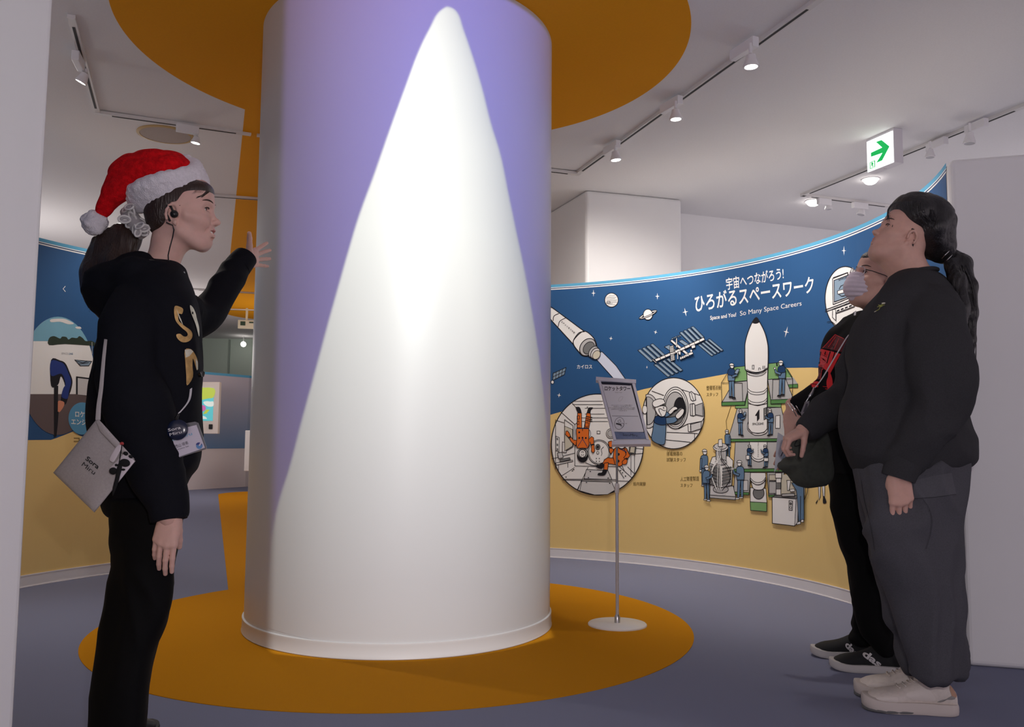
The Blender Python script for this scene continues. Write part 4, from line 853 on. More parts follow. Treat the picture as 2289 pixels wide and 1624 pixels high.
# ---- the sign stand
root = empty('sign_stand', hitz(1380, 1397, 0), 'thin silver floor stand with a tilted rocket tower sign on a round base', 'sign stand')
B0 = hitz(1380, 1397, 0); M_pale = mat('stand_white', (.74, .72, .70), .35)
MB().lathe(B0, (0, 0, 1), [(.134, .002), (.134, .007), (.130, .011), (.02, .013)], 56).build('base', M_pale, root, True)
MB().lathe(B0, (0, 0, 1), [(.013, .012), (.013, .04), (.010, .045), (.008, .05)], 20).build('socket', M_steelr, root, True)
zc = at(1380, 1075, B0.y).z; zt = at(1380, 985, B0.y).z
MB().tube([B0 + Vector((0, 0, .04)), Vector((B0.x, B0.y, zc - .04))], .0075, 14).build('pole', mat('pole_grey', (.55, .55, .57), .35, metal=.3), root, True)
MB().lathe((B0.x, B0.y, zc - .055), (0, 0, 1), [(.008, 0), (.0105, .005), (.0105, .02), (.012, .025), (.012, .038), (.009, .045)], 18).build('collar', M_pale, root, True)
MB().tube([Vector((B0.x, B0.y, zc - .02)), Vector((B0.x, B0.y, zt + .02))], .0052, 12).build('inner_pole', mat('dark_steel', (.22, .22, .23), .35, metal=.7), root, True)
# board: leans back and is turned a little; corners unprojected on its own tilted plane
cen = Vector((B0.x, B0.y - .01, (at(1390, 915, B0.y).z))); nB = Vector((-.10, -.80, .59)).normalized()
F3 = lambda x, y: (1220 + x / 5.413, 830 + y / 5.413)
tl = hitplane(1336, 847, cen, nB); tr_ = hitplane(1418, 853, cen, nB); bl = hitplane(1372, 984, cen, nB); br = hitplane(1451, 983, cen, nB)
print('BOARD', [(round(v.x, 3), round(v.y, 3), round(v.z, 3)) for v in (tl, tr_, bl, br)], (tr_ - tl).length, (bl - tl).length, (br - bl).length)
uB = ((tr_ - tl) + (br - bl)).normalized(); vB = nB.cross(uB).normalized()
def slabq(name, c4, t0, t1, m, par):
    V = [p + nB * t0 for p in c4] + [p + nB * t1 for p in c4]
    return mesh(name, V, [(3, 2, 1, 0), (4, 5, 6, 7)] + [(i, (i + 1) % 4, 4 + (i + 1) % 4, 4 + i) for i in range(4)], m, par)
slabq('sign_panel', [tl, bl, br, tr_], -.012, 0, mat('frame_silver', (.52, .53, .58), .35, metal=.2), root)
to_uv = lambda px, py: (lambda p: ((p - cen).dot(uB), (p - cen).dot(vB)))(hitplane(px, py, cen, nB))
A = Art(to_uv, lambda u, v, off: cen + uB * u + vB * v + nB * off, layer=.0003, base=.0004)
S_w = mat('sign_paper', (.66, .66, .70), .35); S_n = mat('sign_navy', (.012, .02, .04), .3); S_bl = mat('sign_slate', (.12, .16, .27), .4, noise_amt=.35, noise_scale=25); S_t = mat('sign_text', (.04, .04, .05), .5)
A.fill(C(F3, 650, 122, 1040, 138, 1092, 320, 1225, 815, 830, 818), S_n); A.fill(C(F3, 805, 728, 1200, 738, 1225, 815, 832, 818), S_bl)
A.fill(smooth_pts(C(F3, 682, 165, 690, 158, 850, 164, 1015, 172, 1035, 185, 1100, 420, 1180, 705, 1178, 728, 1160, 732, 1000, 731, 840, 728, 825, 715, 800, 600, 740, 380), 3, True), S_w)
A.text('ロケットタワー', F3(712, 228), F3(1022, 232), 8.2, S_t, offset=.03); A.text('Rocket Tower', F3(840, 258), F3(925, 260), 1.6, S_t, offset=0)
A.line([tuple(p) for p in smooth_pts(C(F3, 880, 345, 895, 315, 930, 305, 925, 335, 900, 360, 882, 360), 3, True)], .6, P_gry, closed=True)
for i, (x0, x1, y) in enumerate([(795, 1045, 408), (820, 1035, 424), (765, 1075, 441), (790, 1080, 458), (880, 980, 476)]):
    A.text(['ロケットタワーへようこそ宇宙へ旅立つ', '高さ約九メートルの柱に映しだされる', 'ロケットの打ち上げを見上げてみましょう宇宙', 'の世界をからだで感じてみてください宇宙へ', 'つながろう'][i], F3(x0, y + 6), F3(x1, y + 7), 2.1, S_t, offset=0)
A.line([F3(800, 538), F3(1118, 543)], .8, S_t); A.line(ell(*F3(890, 628), 10.5, 13.5, 10, 30), .8, S_t, closed=True); A.fill(C(F3, 850, 622, 905, 632, 925, 660, 850, 640), S_t)
A.line(C(F3, 870, 600, 900, 585, 910, 610, 880, 620, 870, 600), .7, S_t); A.line(ell(*F3(925, 650), 3.6, 4.5, n=20), .7, S_t, closed=True); A.line(C(F3, 962, 630, 982, 630), .8, S_t)
A.text('SoraMiru', F3(932, 780), F3(1108, 786), 5.6, S_n, offset=0)
A.build('sign_print', root)
for nm, (e0, e1) in {'top': (tl, tr_), 'bottom': (bl, br)}.items():
    ex = (e1 - e0).normalized() * .008; dd = vB * (.010 if nm == 'top' else -.004)
    slabq('frame_rail', [e0 - ex + dd, e0 - ex + dd - vB * .022, e1 + ex + dd - vB * .022, e1 + ex + dd], -.014, .006, mat('frame_pale', (.62, .62, .70), .35), root)
for e0, e1 in ((tl, bl), (tr_, br)):
    s_ = 1 if e0 is tl else -1
    slabq('frame_rail', [e0, e1, e1 + uB * .012 * s_, e0 + uB * .012 * s_][::s_], -.013, .004, mat('frame_pale', (.62, .62, .70), .35), root)
MB().tube([Vector((B0.x, B0.y, zt)), Vector((B0.x, B0.y, zt)) + (cen - Vector((B0.x, B0.y, zt))) * .5 - nB * .012], .009, 12).build('tilt_joint', M_pale, root, True)
# ================================================================ people: implicit-surface modelling helpers
import openvdb
def _pt(P, q): return P - np.array(q, dtype=np.float32)
class SDF:
    "primitives in local metres; smooth union in order. op: 'u' add, 's' carve"
    def __init__(s): s.p = []
    def cone(s, a, b, ra, rb, k=.01, op='u', flat=None): s.p.append(('c', np.array(a, float), np.array(b, float), ra, rb, k, op, flat)); return s
    def ball(s, c, r, k=.01, op='u', rot=None):
        r = (r, r, r) if np.isscalar(r) else r; s.p.append(('e', np.array(c, float), np.array(r, float), rot, 0, k, op, None)); return s
    def chain(s, pts, rs, k=.01, op='u'):
        for i in range(len(pts) - 1): s.cone(pts[i], pts[i + 1], rs[i], rs[i + 1], k, op)
        return s
    def bounds(s, pad=.02):
        lo = np.full(3, 1e9); hi = -lo
        for q in s.p:
            if q[6] == 's': continue
            if q[0] == 'c':
                for a, r in ((q[1], q[3]), (q[2], q[4])): lo = np.minimum(lo, a - r); hi = np.maximum(hi, a + r)
            else: m = max(q[2]); lo = np.minimum(lo, q[1] - m); hi = np.maximum(hi, q[1] + m)
        return lo - pad, hi + pad
    def mesh(s, res, lo=None, hi=None):
        l0, h0 = s.bounds(); lo = l0 if lo is None else np.array(lo, float); hi = h0 if hi is None else np.array(hi, float)
        n = np.ceil((hi - lo) / res).astype(int) + 1
        ax = [(lo[i] + res * np.arange(n[i])).astype(np.float32) for i in range(3)]
        D = np.full(n, .05, np.float32)
        for q in s.p:
            kind, a, b, ra, rb, k, op, ex = q; pad = max(k, .004) + .012
            if kind == 'c':
                m0 = np.minimum(a - ra, b - rb) - pad; m1 = np.maximum(a + ra, b + rb) + pad
            else: m0 = a - max(b) - pad; m1 = a + max(b) + pad
            i0 = np.clip(((m0 - lo) / res).astype(int), 0, n); i1 = np.clip(((m1 - lo) / res).astype(int) + 2, 0, n)
            if np.any(i1 <= i0): continue
            sl = tuple(slice(i0[i], i1[i]) for i in range(3))
            X, Y, Z = np.meshgrid(ax[0][sl[0]], ax[1][sl[1]], ax[2][sl[2]], indexing='ij')
            if kind == 'c':
                ba = b - a; L2 = max(ba @ ba, 1e-12); t = np.clip(((X - a[0]) * ba[0] + (Y - a[1]) * ba[1] + (Z - a[2]) * ba[2]) / L2, 0, 1)
                d = np.sqrt((X - a[0] - t * ba[0]) ** 2 + (Y - a[1] - t * ba[1]) ** 2 + (Z - a[2] - t * ba[2]) ** 2) - (ra + (rb - ra) * t)
            else:
                x, y, z = X - a[0], Y - a[1], Z - a[2]
                if ra is not None:
                    R = np.array(ra).T; x, y, z = R[0, 0] * x + R[0, 1] * y + R[0, 2] * z, R[1, 0] * x + R[1, 1] * y + R[1, 2] * z, R[2, 0] * x + R[2, 1] * y + R[2, 2] * z
                k0 = np.sqrt((x / b[0]) ** 2 + (y / b[1]) ** 2 + (z / b[2]) ** 2); k1 = np.sqrt((x / b[0] ** 2) ** 2 + (y / b[1] ** 2) ** 2 + (z / b[2] ** 2) ** 2)
                d = np.where(k1 > 1e-6, k0 * (k0 - 1) / np.maximum(k1, 1e-6), -min(b))
            D0 = D[sl]
            if op == 'u':
                h = np.clip(.5 + .5 * (D0 - d) / k, 0, 1); D[sl] = D0 * (1 - h) + d * h - k * h * (1 - h)
            else:
                h = np.clip(.5 - .5 * (D0 + d) / k, 0, 1); D[sl] = D0 * (1 - h) + (-d) * h + k * h * (1 - h)
        g = openvdb.FloatGrid(.05); g.copyFromArray(D)
        pts, quads = g.convertToQuads(0.0)
        V = np.asarray(pts, dtype=float) * res + lo
        return V, [tuple(int(i) for i in f[::-1]) for f in quads]
def mjoin(parts):
    V = []; F = []; M = []
    for V_, F_, m in parts:
        k = len(V); V += [tuple(v) for v in V_]; F += [tuple(i + k for i in f) for f in F_]; M += [m] * len(F_) if np.isscalar(m) else list(m)
    return V, F, M
def xf(M, V):
    M = np.array(M); V = np.asarray(V, float); return V @ M[:3, :3].T + M[:3, 3]
def frame(origin, fwd, up):
    "local +X -> fwd, +Z -> up (roughly), +Y -> left"
    x = Vector(fwd).normalized(); z = (Vector(up) - x * Vector(up).dot(x)).normalized(); y = z.cross(x)
    m = Matrix((x, y, z)).transposed().to_4x4(); m.translation = Vector(origin); return m
def limb(P, R, flat=1.0, side=None, sub=4, exp=2.0, n=28):
    "loft along a smooth path; R radii in the picture direction, flat = depth/picture ratio"
    P = [Vector(p) for p in P]; Q = []; rr = []; fl = []
    if side is None: side = sum(P, Vector()) / len(P) - EYE; side.z = 0; side.normalize()
    fl_in = flat if isinstance(flat, (list, tuple)) else [flat] * len(P)
    cr = lambda a, b, c, d, t: .5 * ((2 * b) + (c - a) * t + (2 * a - 5 * b + 4 * c - d) * t * t + (3 * b - a - 3 * c + d) * t ** 3)
    N = len(P); g = lambda L, i: L[max(0, min(N - 1, i))]
    for i in range(N - 1):
        for j in range(sub):
            t = j / sub; Q.append(cr(g(P, i - 1), g(P, i), g(P, i + 1), g(P, i + 2), t)); rr.append(cr(g(R, i - 1), g(R, i), g(R, i + 1), g(R, i + 2), t)); fl.append(fl_in[i] * (1 - t) + fl_in[i + 1] * t)
    Q.append(P[-1]); rr.append(R[-1]); fl.append(fl_in[-1])
    rings = []
    for i, c in enumerate(Q):
        t = (Q[min(i + 1, len(Q) - 1)] - Q[max(i - 1, 0)]).normalized(); sd = Vector(side); b = (sd - t * sd.dot(t)).normalized(); a = b.cross(t).normalized()
        rings.append((c, a * rr[i], b * rr[i] * fl[i], exp))
    return loft(rings, n)
def trunk(rows, place, sub=4, exp=2.3, n=36):
    "rows: (py, px_left, px_right, depth_half, depth_offset) from top to bottom; place(px, py, dd)"
    N = len(rows); g = lambda i: np.array(rows[max(0, min(N - 1, i))], float); out = []
    for i in range(N - 1):
        a, b, c, d = g(i - 1), g(i), g(i + 1), g(i + 2)
        for j in range(sub):
            t = j / sub; out.append(.5 * ((2 * b) + (c - a) * t + (2 * a - 5 * b + 4 * c - d) * t * t + (3 * b - a - 3 * c + d) * t ** 3))
    out.append(g(N - 1)); rings = []
    for py, l, r, dh, do in out:
        pl, pr = place(l, py, do), place(r, py, do); c = (pl + pr) / 2
        vd = c - EYE; vd.z = 0; vd.normalize(); rings.append((c, (pr - pl) / 2, vd * dh, exp))
    return loft(rings, n)
def remesh(parts, voxel, smooth_n=6, factor=.5):
    V, F, M = mjoin([(v, f, 0) for v, f in parts])
    me = bpy.data.meshes.new('tmp'); me.from_pydata(V, [], F); o = bpy.data.objects.new('tmp', me); COL.objects.link(o)
    bm = bmesh.new(); bm.from_mesh(me); bmesh.ops.recalc_face_normals(bm, faces=bm.faces); bm.to_mesh(me); bm.free()
    m = o.modifiers.new('r', 'REMESH'); m.mode = 'VOXEL'; m.voxel_size = voxel
    s = o.modifiers.new('s', 'SMOOTH'); s.factor = factor; s.iterations = smooth_n
    e = bpy.data.meshes.new_from_object(o.evaluated_get(bpy.context.evaluated_depsgraph_get()))
    V = np.array([v.co[:] for v in e.vertices]); F = [tuple(p.vertices) for p in e.polygons]
    bpy.data.objects.remove(o); bpy.data.meshes.remove(me); bpy.data.meshes.remove(e)
    return V, F
def vnormals(V, F):
    V = np.asarray(V, float); N = np.zeros_like(V); Q = np.array([f if len(f) == 4 else (*f, f[-1]) for f in F])
    fn = np.cross(V[Q[:, 2]] - V[Q[:, 0]], V[Q[:, 3]] - V[Q[:, 1]])
    for k in range(4): np.add.at(N, Q[:, k], fn)
    return N / np.maximum(np.linalg.norm(N, axis=1, keepdims=True), 1e-9)
def wrinkle(V, F, amp, scale=(8, 8, 14), seed=0.0, ridge=True, mask=None):
    "cloth folds pushed along the normals"
    N = vnormals(V, F); out = V.copy()
    for i, v in enumerate(V):
        p = Vector((v[0] * scale[0] + seed, v[1] * scale[1], v[2] * scale[2]))
        q_ = p * .6; w_ = noise.noise(p + Vector((noise.noise(q_), noise.noise(q_ + Vector((31.4, 7.7, 2.2))), noise.noise(q_ + Vector((5.1, 47.3, 19.6))))) * .9)
        h = (1 - abs(w_) * 3.2) if ridge else w_ * 2
        out[i] += N[i] * amp * h * (mask(v) if mask else 1)
    return out, F
def skin_mesh(name, V, F, m, parent, mats=None, midx=None, root_is=None):
    o = mesh(name, V, F, m, parent, True, mats, midx); return o

M_skin1 = mat('skin_fair', (.64, .40, .335), .55, spec=.3, noise_amt=.04, noise_scale=60, sss=.15)
M_skin2 = mat('skin_warm', (.60, .36, .29), .50, spec=.35, noise_amt=.04, noise_scale=60, sss=.15)
M_lip = mat('lip', (.52, .17, .16), .4, spec=.4); M_hairb = mat('hair_black', (.010, .009, .010), .38, spec=.5, bump=.8, bump_scale=260, stretch=(1, 1, .12))
M_hairbr = mat('hair_dark_brown', (.030, .015, .010), .4, spec=.5, bump=.8, bump_scale=260, stretch=(1, 1, .12))
M_eyew = mat('eye_white', (.70, .66, .64), .25, spec=.5); M_iris = mat('eye_iris', (.02, .011, .008), .15, spec=.6); M_brow = mat('brow_hair', (.045, .028, .022), .8); M_teeth = mat('teeth', (.78, .74, .70), .3)

def head_sdf(smile=False, plump=0.0, neck_to=(-.055, 0, -.20), neck_r=.050, double_chin=0.0):
    s = SDF(); P = plump
    s.ball((-.004, 0, .050), (.098, .074 + P * .3, .086), .02)              # skull
    s.ball((.030, 0, .018), (.066, .066 + P, .080), .03)              # face block
    s.ball((.046, 0, -.040), (.048 + P * .3, .047 + P, .054), .03)          # lower face
    s.ball((.073, 0, -.074), (.020, .023 + P * .6, .018), .022)               # chin
    for y in (-1, 1):
        s.cone((.010, y * (.052 + P), -.045), (.060, y * .026, -.080), .019 + P * .5, .016 + P * .3, .028)  # jaw line
        s.ball((.060, y * (.037 + P * .5), -.014), (.026, .021 + P * .4, .022), .022)  # cheek
        s.cone((.080, y * .046, .036), (.0885, y * .014, .037), .010, .012, .015)  # brow ridge
        s.cone((.035, y * .066, .0), (.072, y * .050, -.006), .010, .010, .018)
    s.ball((.062, 0, .078), (.036, .052, .040), .03)                  # forehead
    for y in (-1, 1): s.ball((.097, y * .032, .0225), (.015, .017, .0105), .014, 's')   # eye hollow
    s.cone((.088, 0, .026), (.106, 0, -.008), .0075, .0085, .012)               # nose bridge
    s.ball((.1125, 0, -.0125), (.0105, .0115, .0095), .008)
    for y in (-1, 1): s.ball((.104, y * .011, -.0165), (.0085, .0065, .0065), .006)
    s.ball((.088, 0, -.045), (.017, .026, .020), .014)                   # muzzle
    for y in (-1, 1): s.ball((.1055, y * .0055, -.0225), (.004, .003, .002), .003, 's')
    s.cone((.097, -.013, -.0385), (.097, .013, -.0385), .0058, .0058, .005); s.ball((.1005, 0, -.0380), (.0055, .011, .0045), .005)   # upper lip
    s.cone((.094, -.012, -.0505), (.094, .012, -.0505), .0062, .0062, .005); s.ball((.0975, 0, -.0505), (.0050, .010, .0050), .005)  # lower lip
    if smile:
        s.ball((.100, 0, -.0445), (.012, .024, .0055), .004, 's')
        for y in (-1, 1): s.ball((.078, y * .036, -.018), (.016, .015, .014), .014)
        for y in (-1, 1): s.cone((.092, y * .024, -.026), (.084, y * .033, -.044), .0022, .0022, .005, 's')
    else: s.cone((.1065, -.018, -.0442), (.1065, .018, -.0442), .0052, .0052, .003, 's')
    s.ball((.092, 0, -.0625), (.006, .014, .006), .008, 's')
    for y in (-1, 1):                                                  # lids
        s.cone((.0825, y * .044, .0285), (.0905, y * .024, .0290), .0045, .0045, .006); s.cone((.0810, y * .043, .0150), (.0870, y * .024, .0145), .0045, .0045, .006)
        # ear
        e = y * (.071 + P); s.ball((-.006, e - y * .004, .000), (.016, .009, .028), .006, rot=Matrix.Rotation(.25, 3, 'Y'))
        c = [(-.004 + .017 * math.cos(t) + .004 * math.sin(t), e + y * (.008 + .003 * math.cos(t + 2.5)), .004 + .027 * math.sin(t)) for t in np.linspace(-.4, 3.9, 9)]
        s.chain(c, [.0036, .0042, .0045, .0045, .0045, .0043, .004, .004, .0045], .004)
        s.ball((-.002, e + y * .009, .002), (.009, .008, .014), .004, 's'); s.ball((.003, e + y * .003, -.024), (.007, .0045, .009), .005)
        s.ball((.011, e + y * .002, -.002), (.004, .005, .007), .004)
    if double_chin: s.ball((.035, 0, -.088), (.050, .048, .024 * double_chin), .03)
    s.cone((-.022, 0, -.045), neck_to, neck_r, neck_r * 1.12, .03); s.cone((-.02, 0, .0), (-.035, 0, -.06), .055, neck_r, .03)
    return s
def head_parts(M, s, skin, root, smile=False, res=.0024, mouth_open=False, name_prefix=''):
    V, F = s.mesh(res); V = smooth_np(V, F, 2)
    c = np.array([V[list(f)].mean(0) for f in F]); mi = np.zeros(len(F), int)
    up = ((c[:, 0] - .094) / .016) ** 2 + ((c[:, 1]) / .0185) ** 2 + ((c[:, 2] + .0375) / .0060) ** 2; lo = ((c[:, 0] - .091) / .016) ** 2 + (c[:, 1] / .017) ** 2 + ((c[:, 2] + .0515) / .0062) ** 2
    mi[(up < 1) | (lo < 1)] = 1
    return xf(M, V), F, mi
def smooth_np(V, F, it=2, lam=.5):
    V = np.asarray(V, float); E = np.array([(f[i], f[(i + 1) % len(f)]) for f in F for i in range(len(f))])
    deg = np.bincount(E.ravel(), minlength=len(V)).astype(float)[:, None]
    for _ in range(it):
        A = np.zeros_like(V); np.add.at(A, E[:, 0], V[E[:, 1]]); np.add.at(A, E[:, 1], V[E[:, 0]]); V = V * (1 - lam) + lam * A / np.maximum(deg, 1)
    return V
def head_bvh(s, res=.0024):
    V, F = s.mesh(res); V = smooth_np(V, F, 2); return BVHTree.FromPolygons([tuple(v) for v in V], F)
def onto(bv, p, off, back=False):
    "push a head-frame point out to lie `off` above the skin"
    p = Vector(p); l, n, i, d = bv.find_nearest(p)
    if l is None: return p
    sd = (p - l).dot(n)
    return l + n * off if (sd < off or back) else p
def surf_strands(name, M, bv, lines, m, parent, r=.0012, off=.0015, lift=0.0, n=9):
    "hair lying on the head: each line is a few head-frame points"
    b = MB()
    for L in lines:
        P = [Vector(p) for p in smooth_pts3(L, 4)]; P = [onto(bv, p, off + r * .5) for p in P]; k = len(P)
        b.tube([M @ p for p in P], [r * (1 - .75 * (i / (k - 1)) ** 2) for i in range(k)], 5)
    return b.build(name, m, parent, True)
def smooth_pts3(pts, k=4):
    P = [Vector(p) for p in pts]; n = len(P); out = []
    for i in range(n - 1):
        a, b, c, d = P[max(0, i - 1)], P[i], P[i + 1], P[min(n - 1, i + 2)]
        for j in range(k): t = j / k; out.append(.5 * ((2 * b) + (c - a) * t + (2 * a - 5 * b + 4 * c - d) * t * t + (3 * b - a - 3 * c + d) * t ** 3))
    return out + [P[-1]]
def eyes(M, root, bv, gaze=(0, 0)):
    "eyeballs, lashes and brows in the head frame M"
    for y in (-1, 1):
        b = MB(); c = Vector((.0765, y * .0325, .0220)); r = .0118
        V, F = [], []
        b.lathe(c, (math.cos(gaze[0]), math.sin(gaze[0]), gaze[1]), [(r * math.sin(t), -r * math.cos(t)) for t in np.linspace(.05, math.pi - .05, 14)], 20, 0)
        n0 = len(b.F); ax = Vector((math.cos(gaze[0]), math.sin(gaze[0]), gaze[1])).normalized()
        b.lathe(c, ax, [(.0056, r * .885), (.0050, r * .93), (.003, r * 1.0), (.0005, r * 1.02)], 16, 1)
        b.V = [Vector(v) for v in xf(M, b.V)]; b.build('eyeball', None, root, True, mats=[M_eyew, M_iris])
        l = MB(); T = [onto(bv, q, .0008, True) for q in smooth_pts3([(.0835, y * .0460, .0245), (.0890, y * .038, .0272), (.0925, y * .029, .0275), (.0915, y * .0205, .0240)], 3)]
        l.tube([M @ (q + Vector((.0016, 0, -.0008))) for q in T], [.0008 + .0012 * math.sin(math.pi * i / (len(T) - 1)) for i in range(len(T))], 6)
        l.build('lash_line', M_brow, root)
        l = MB(); T = [onto(bv, q, .0004, True) for q in smooth_pts3([(.080, y * .052, .0435), (.0925, y * .043, .0490), (.1005, y * .026, .0480), (.1025, y * .014, .0440)], 3)]
        l.tube([M @ q for q in T], [.0006 + .0020 * math.sin(math.pi * (i + .6) / (len(T) + .2)) for i in range(len(T))], 8)
        l.build('eyebrow', M_brow, root)
def hand_sdf(curl=(.3, .35, .4, .45), spread=.06, thumb=(.6, .35), thumb_curl=.2, s=1.0, wl=.05):
    "wrist at origin, fingers +X, back of hand +Z, thumb on +Y side. curl in radians per joint"
    h = SDF(); k = .008 * s
    h.cone((-wl * s, 0, 0), (.0, 0, 0), .023 * s, .021 * s, k)
    base = [(.085, .027, .002), (.089, .009, .004), (.085, -.010, .003), (.077, -.027, -.001)]; L = [(.040, .024, .019), (.044, .028, .020), (.040, .026, .019), (.031, .019, .017)]; R = [.0088, .0090, .0086, .0076]
    for (x, y, z), r in zip(base, R): h.cone((.012 * s, y * .55 * s, 0), (x * s, y * s, z * s), .0150 * s, (r + .003) * s, .012 * s)
    h.ball((.045 * s, .003 * s, -.002 * s), (.038 * s, .034 * s, .014 * s), .01 * s)
    for i in range(4):
        p = np.array(base[i]) * s; a = curl[i]; yaw = spread * (1.5 - i); ang = a * .8; r = R[i] * s
        for j in range(3):
            d = np.array([math.cos(ang) * math.cos(yaw), math.sin(yaw), -math.sin(ang)]); q = p + d * L[i][j] * s
            h.cone(p, q, r, r * .90, .003 * s); p = q; r *= .90; ang += a
    t0 = np.array([.018, .022, -.006]) * s; az, el = thumb; d = np.array([math.cos(az) * math.cos(el), math.sin(az) * math.cos(el), -math.sin(el)])
    t1 = t0 + d * .036 * s; az -= thumb_curl; d2 = np.array([math.cos(az) * math.cos(el), math.sin(az) * math.cos(el), -math.sin(el)]); t2 = t1 + d2 * .032 * s; az -= thumb_curl
    d3 = np.array([math.cos(az) * math.cos(el), math.sin(az) * math.cos(el), -math.sin(el)]); t3 = t2 + d3 * .024 * s
    h.cone(t0, t1, .0145 * s, .0115 * s, .010 * s); h.cone(t1, t2, .0112 * s, .0098 * s, .004 * s); h.cone(t2, t3, .0098 * s, .0080 * s, .003 * s)
    return h
def hand(M, **k):
    V, F = hand_sdf(**k).mesh(.0021); V = smooth_np(V, F, 1); return xf(M, V), F
def flipy(VF):
    return VF
def strands(name, roots, tips, m, parent, r=.0012, sag=None, n=7):
    b = MB()
    for a, c in zip(roots, tips):
        a, c = Vector(a), Vector(c); mid = (a + c) / 2 + (sag(a, c) if sag else Vector((0, 0, 0)))
        pts = [a * (1 - t) ** 2 + mid * 2 * t * (1 - t) + c * t * t for t in np.linspace(0, 1, n)]
        b.tube(pts, [r * (1 - .8 * t) for t in np.linspace(0, 1, n)], 5)
    return b.build(name, m, parent, True)
def decal_art(target_objs, layer=.0005, base=.0012, grid=5.0):
    "art drawn in pixels and pressed on the surface seen there; every shape is cut in small cells to follow the cloth"
    bvhs = []
    for o in target_objs:
        me = o.data; bvhs.append(BVHTree.FromPolygons([tuple(v.co + (o.matrix_world.translation if False else Vector((0, 0, 0)))) for v in me.vertices], [tuple(p.vertices) for p in me.polygons]))
    def place(u, v, off):
        r = ray(u, v).normalized(); best = None
        for t in bvhs:
            h = t.ray_cast(EYE, r)
            if h[0] is not None and (best is None or h[3] < best[3]): best = h
        if best is None:
            for t in bvhs:
                h = t.find_nearest(EYE + r * place.last)
                if h[0] is not None: best = (h[0], h[1], h[2], (h[0] - EYE).length); break
        place.last = best[3]; n = best[1]; n = n if n.dot(r) < 0 else -n
        return best[0] + n * off * .5 - r * off
    place.last = 2.4
    class DA(Art):
        def _emit(s, U, F, m, lvl=None):
            L = s._lvl(U, lvl); bm = bmesh.new(); vs = [bm.verts.new((p.x, p.y, 0)) for p in U]
            for f in F:
                try: bm.faces.new([vs[i] for i in f])
                except ValueError: pass
            for ax in (0, 1):
                a, b = min(p[ax] for p in U), max(p[ax] for p in U)
                for k in range(math.ceil(a / grid), math.floor(b / grid) + 1):
                    co = [0, 0, 0]; co[ax] = k * grid; no = [0, 0, 0]; no[ax] = 1
                    bmesh.ops.bisect_plane(bm, geom=bm.verts[:] + bm.edges[:] + bm.faces[:], dist=1e-5, plane_co=co, plane_no=no)
            bm.verts.index_update(); k = len(s.V); mi = s._m(m); off = s.base + s.layer * L
            s.V += [s.place(v.co.x, v.co.y, off) for v in bm.verts]; fs = [[v.index + k for v in f.verts] for f in bm.faces]; s.F += fs; s.MI += [mi] * len(fs); bm.free()
    return DA(lambda x, y: (x, y), place, layer=layer, base=base)
# ================================================================ person in the red and white hat (left)
def make_person(label, base, parts, mats_):
    V, F, M = mjoin(parts); V = [Vector(v) - base for v in V]
    me = bpy.data.meshes.new('person'); me.from_pydata([tuple(v) for v in V], [], F)
    for x in mats_: me.materials.append(x)
    me.polygons.foreach_set('material_index', M); me.polygons.foreach_set('use_smooth', [True] * len(me.polygons)); me.update()
    o = bpy.data.objects.new('person', me); COL.objects.link(o); o.location = base; return tag(o, label, 'person')
def body_core(pts, res=.011):
    "inner body under the clothes: list of (a, b, ra, rb, k)"
    s = SDF()
    for a, b, ra, rb in pts: s.cone(tuple(a), tuple(b), ra, rb, .02)
    return s.mesh(res)
def cloth(name, parts, m, parent, voxel=.008, sm=8, amp=.004, scale=(7, 7, 10), seed=0., mask=None, mats=None, midf=None):
    V, F = remesh(parts, voxel, sm)
    if amp: V, F = wrinkle(V, F, amp, scale, seed, True, mask); V = smooth_np(V, F, 1)
    mi = None
    if midf: mi = [midf(np.mean([V[i] for i in f], axis=0)) for f in F]
    return mesh(name, V, F, m, parent, True, mats, mi)
D1 = 2.42
Q = lambda px, py, dd=0.0: at(px, py, D1 + dd)
PX = D1 / FPX
M_hood = mat('black_hoodie', (.0065, .0070, .0105), .85, spec=.12, noise_amt=.1, noise_scale=300, bump=.15, bump_scale=500)
M_trou1 = mat('black_trousers', (.0045, .0045, .005), .8, spec=.12, noise_amt=.1, noise_scale=300)
yaw, pit = math.radians(6), math.radians(3)
fw_ = Vector((math.cos(yaw) * math.cos(pit), math.sin(yaw) * math.cos(pit), math.sin(pit)))
H1 = frame((0, 0, 0), fw_, (-.03, -.05, 1)); H1 = H1 @ Matrix.Diagonal((.90, .92, .92, 1)); H1 = Matrix.Translation(Q(389, 479, -.07) - H1 @ Vector((0, -.071, 0))) @ H1
hs = head_sdf(smile=True, neck_to=(-.075, 0, -.175), neck_r=.047)
hp = head_parts(H1, hs, None, None)
sh_n, sh_f = Q(320, 655, -.165), Q(350, 660, .165)
NP = [Q(312, 668, -.12), Q(292, 730, -.19), Q(284, 820, -.21), Q(306, 900, -.215), Q(330, 990, -.20), Q(352, 1060, -.205), Q(372, 1110, -.218), Q(377, 1136, -.224), Q(377, 1158, -.228)]
FP = [Q(372, 690, .12), Q(415, 708, .20), Q(452, 706, .26), Q(489, 664, .31), Q(512, 624, .36), Q(530, 598, .39), Q(543, 580, .41)]
chain_ = lambda P, r0, r1: [(P[i], P[i + 1], r0 + (r1 - r0) * i / (len(P) - 1), r0 + (r1 - r0) * (i + 1) / (len(P) - 1)) for i in range(len(P) - 1)]
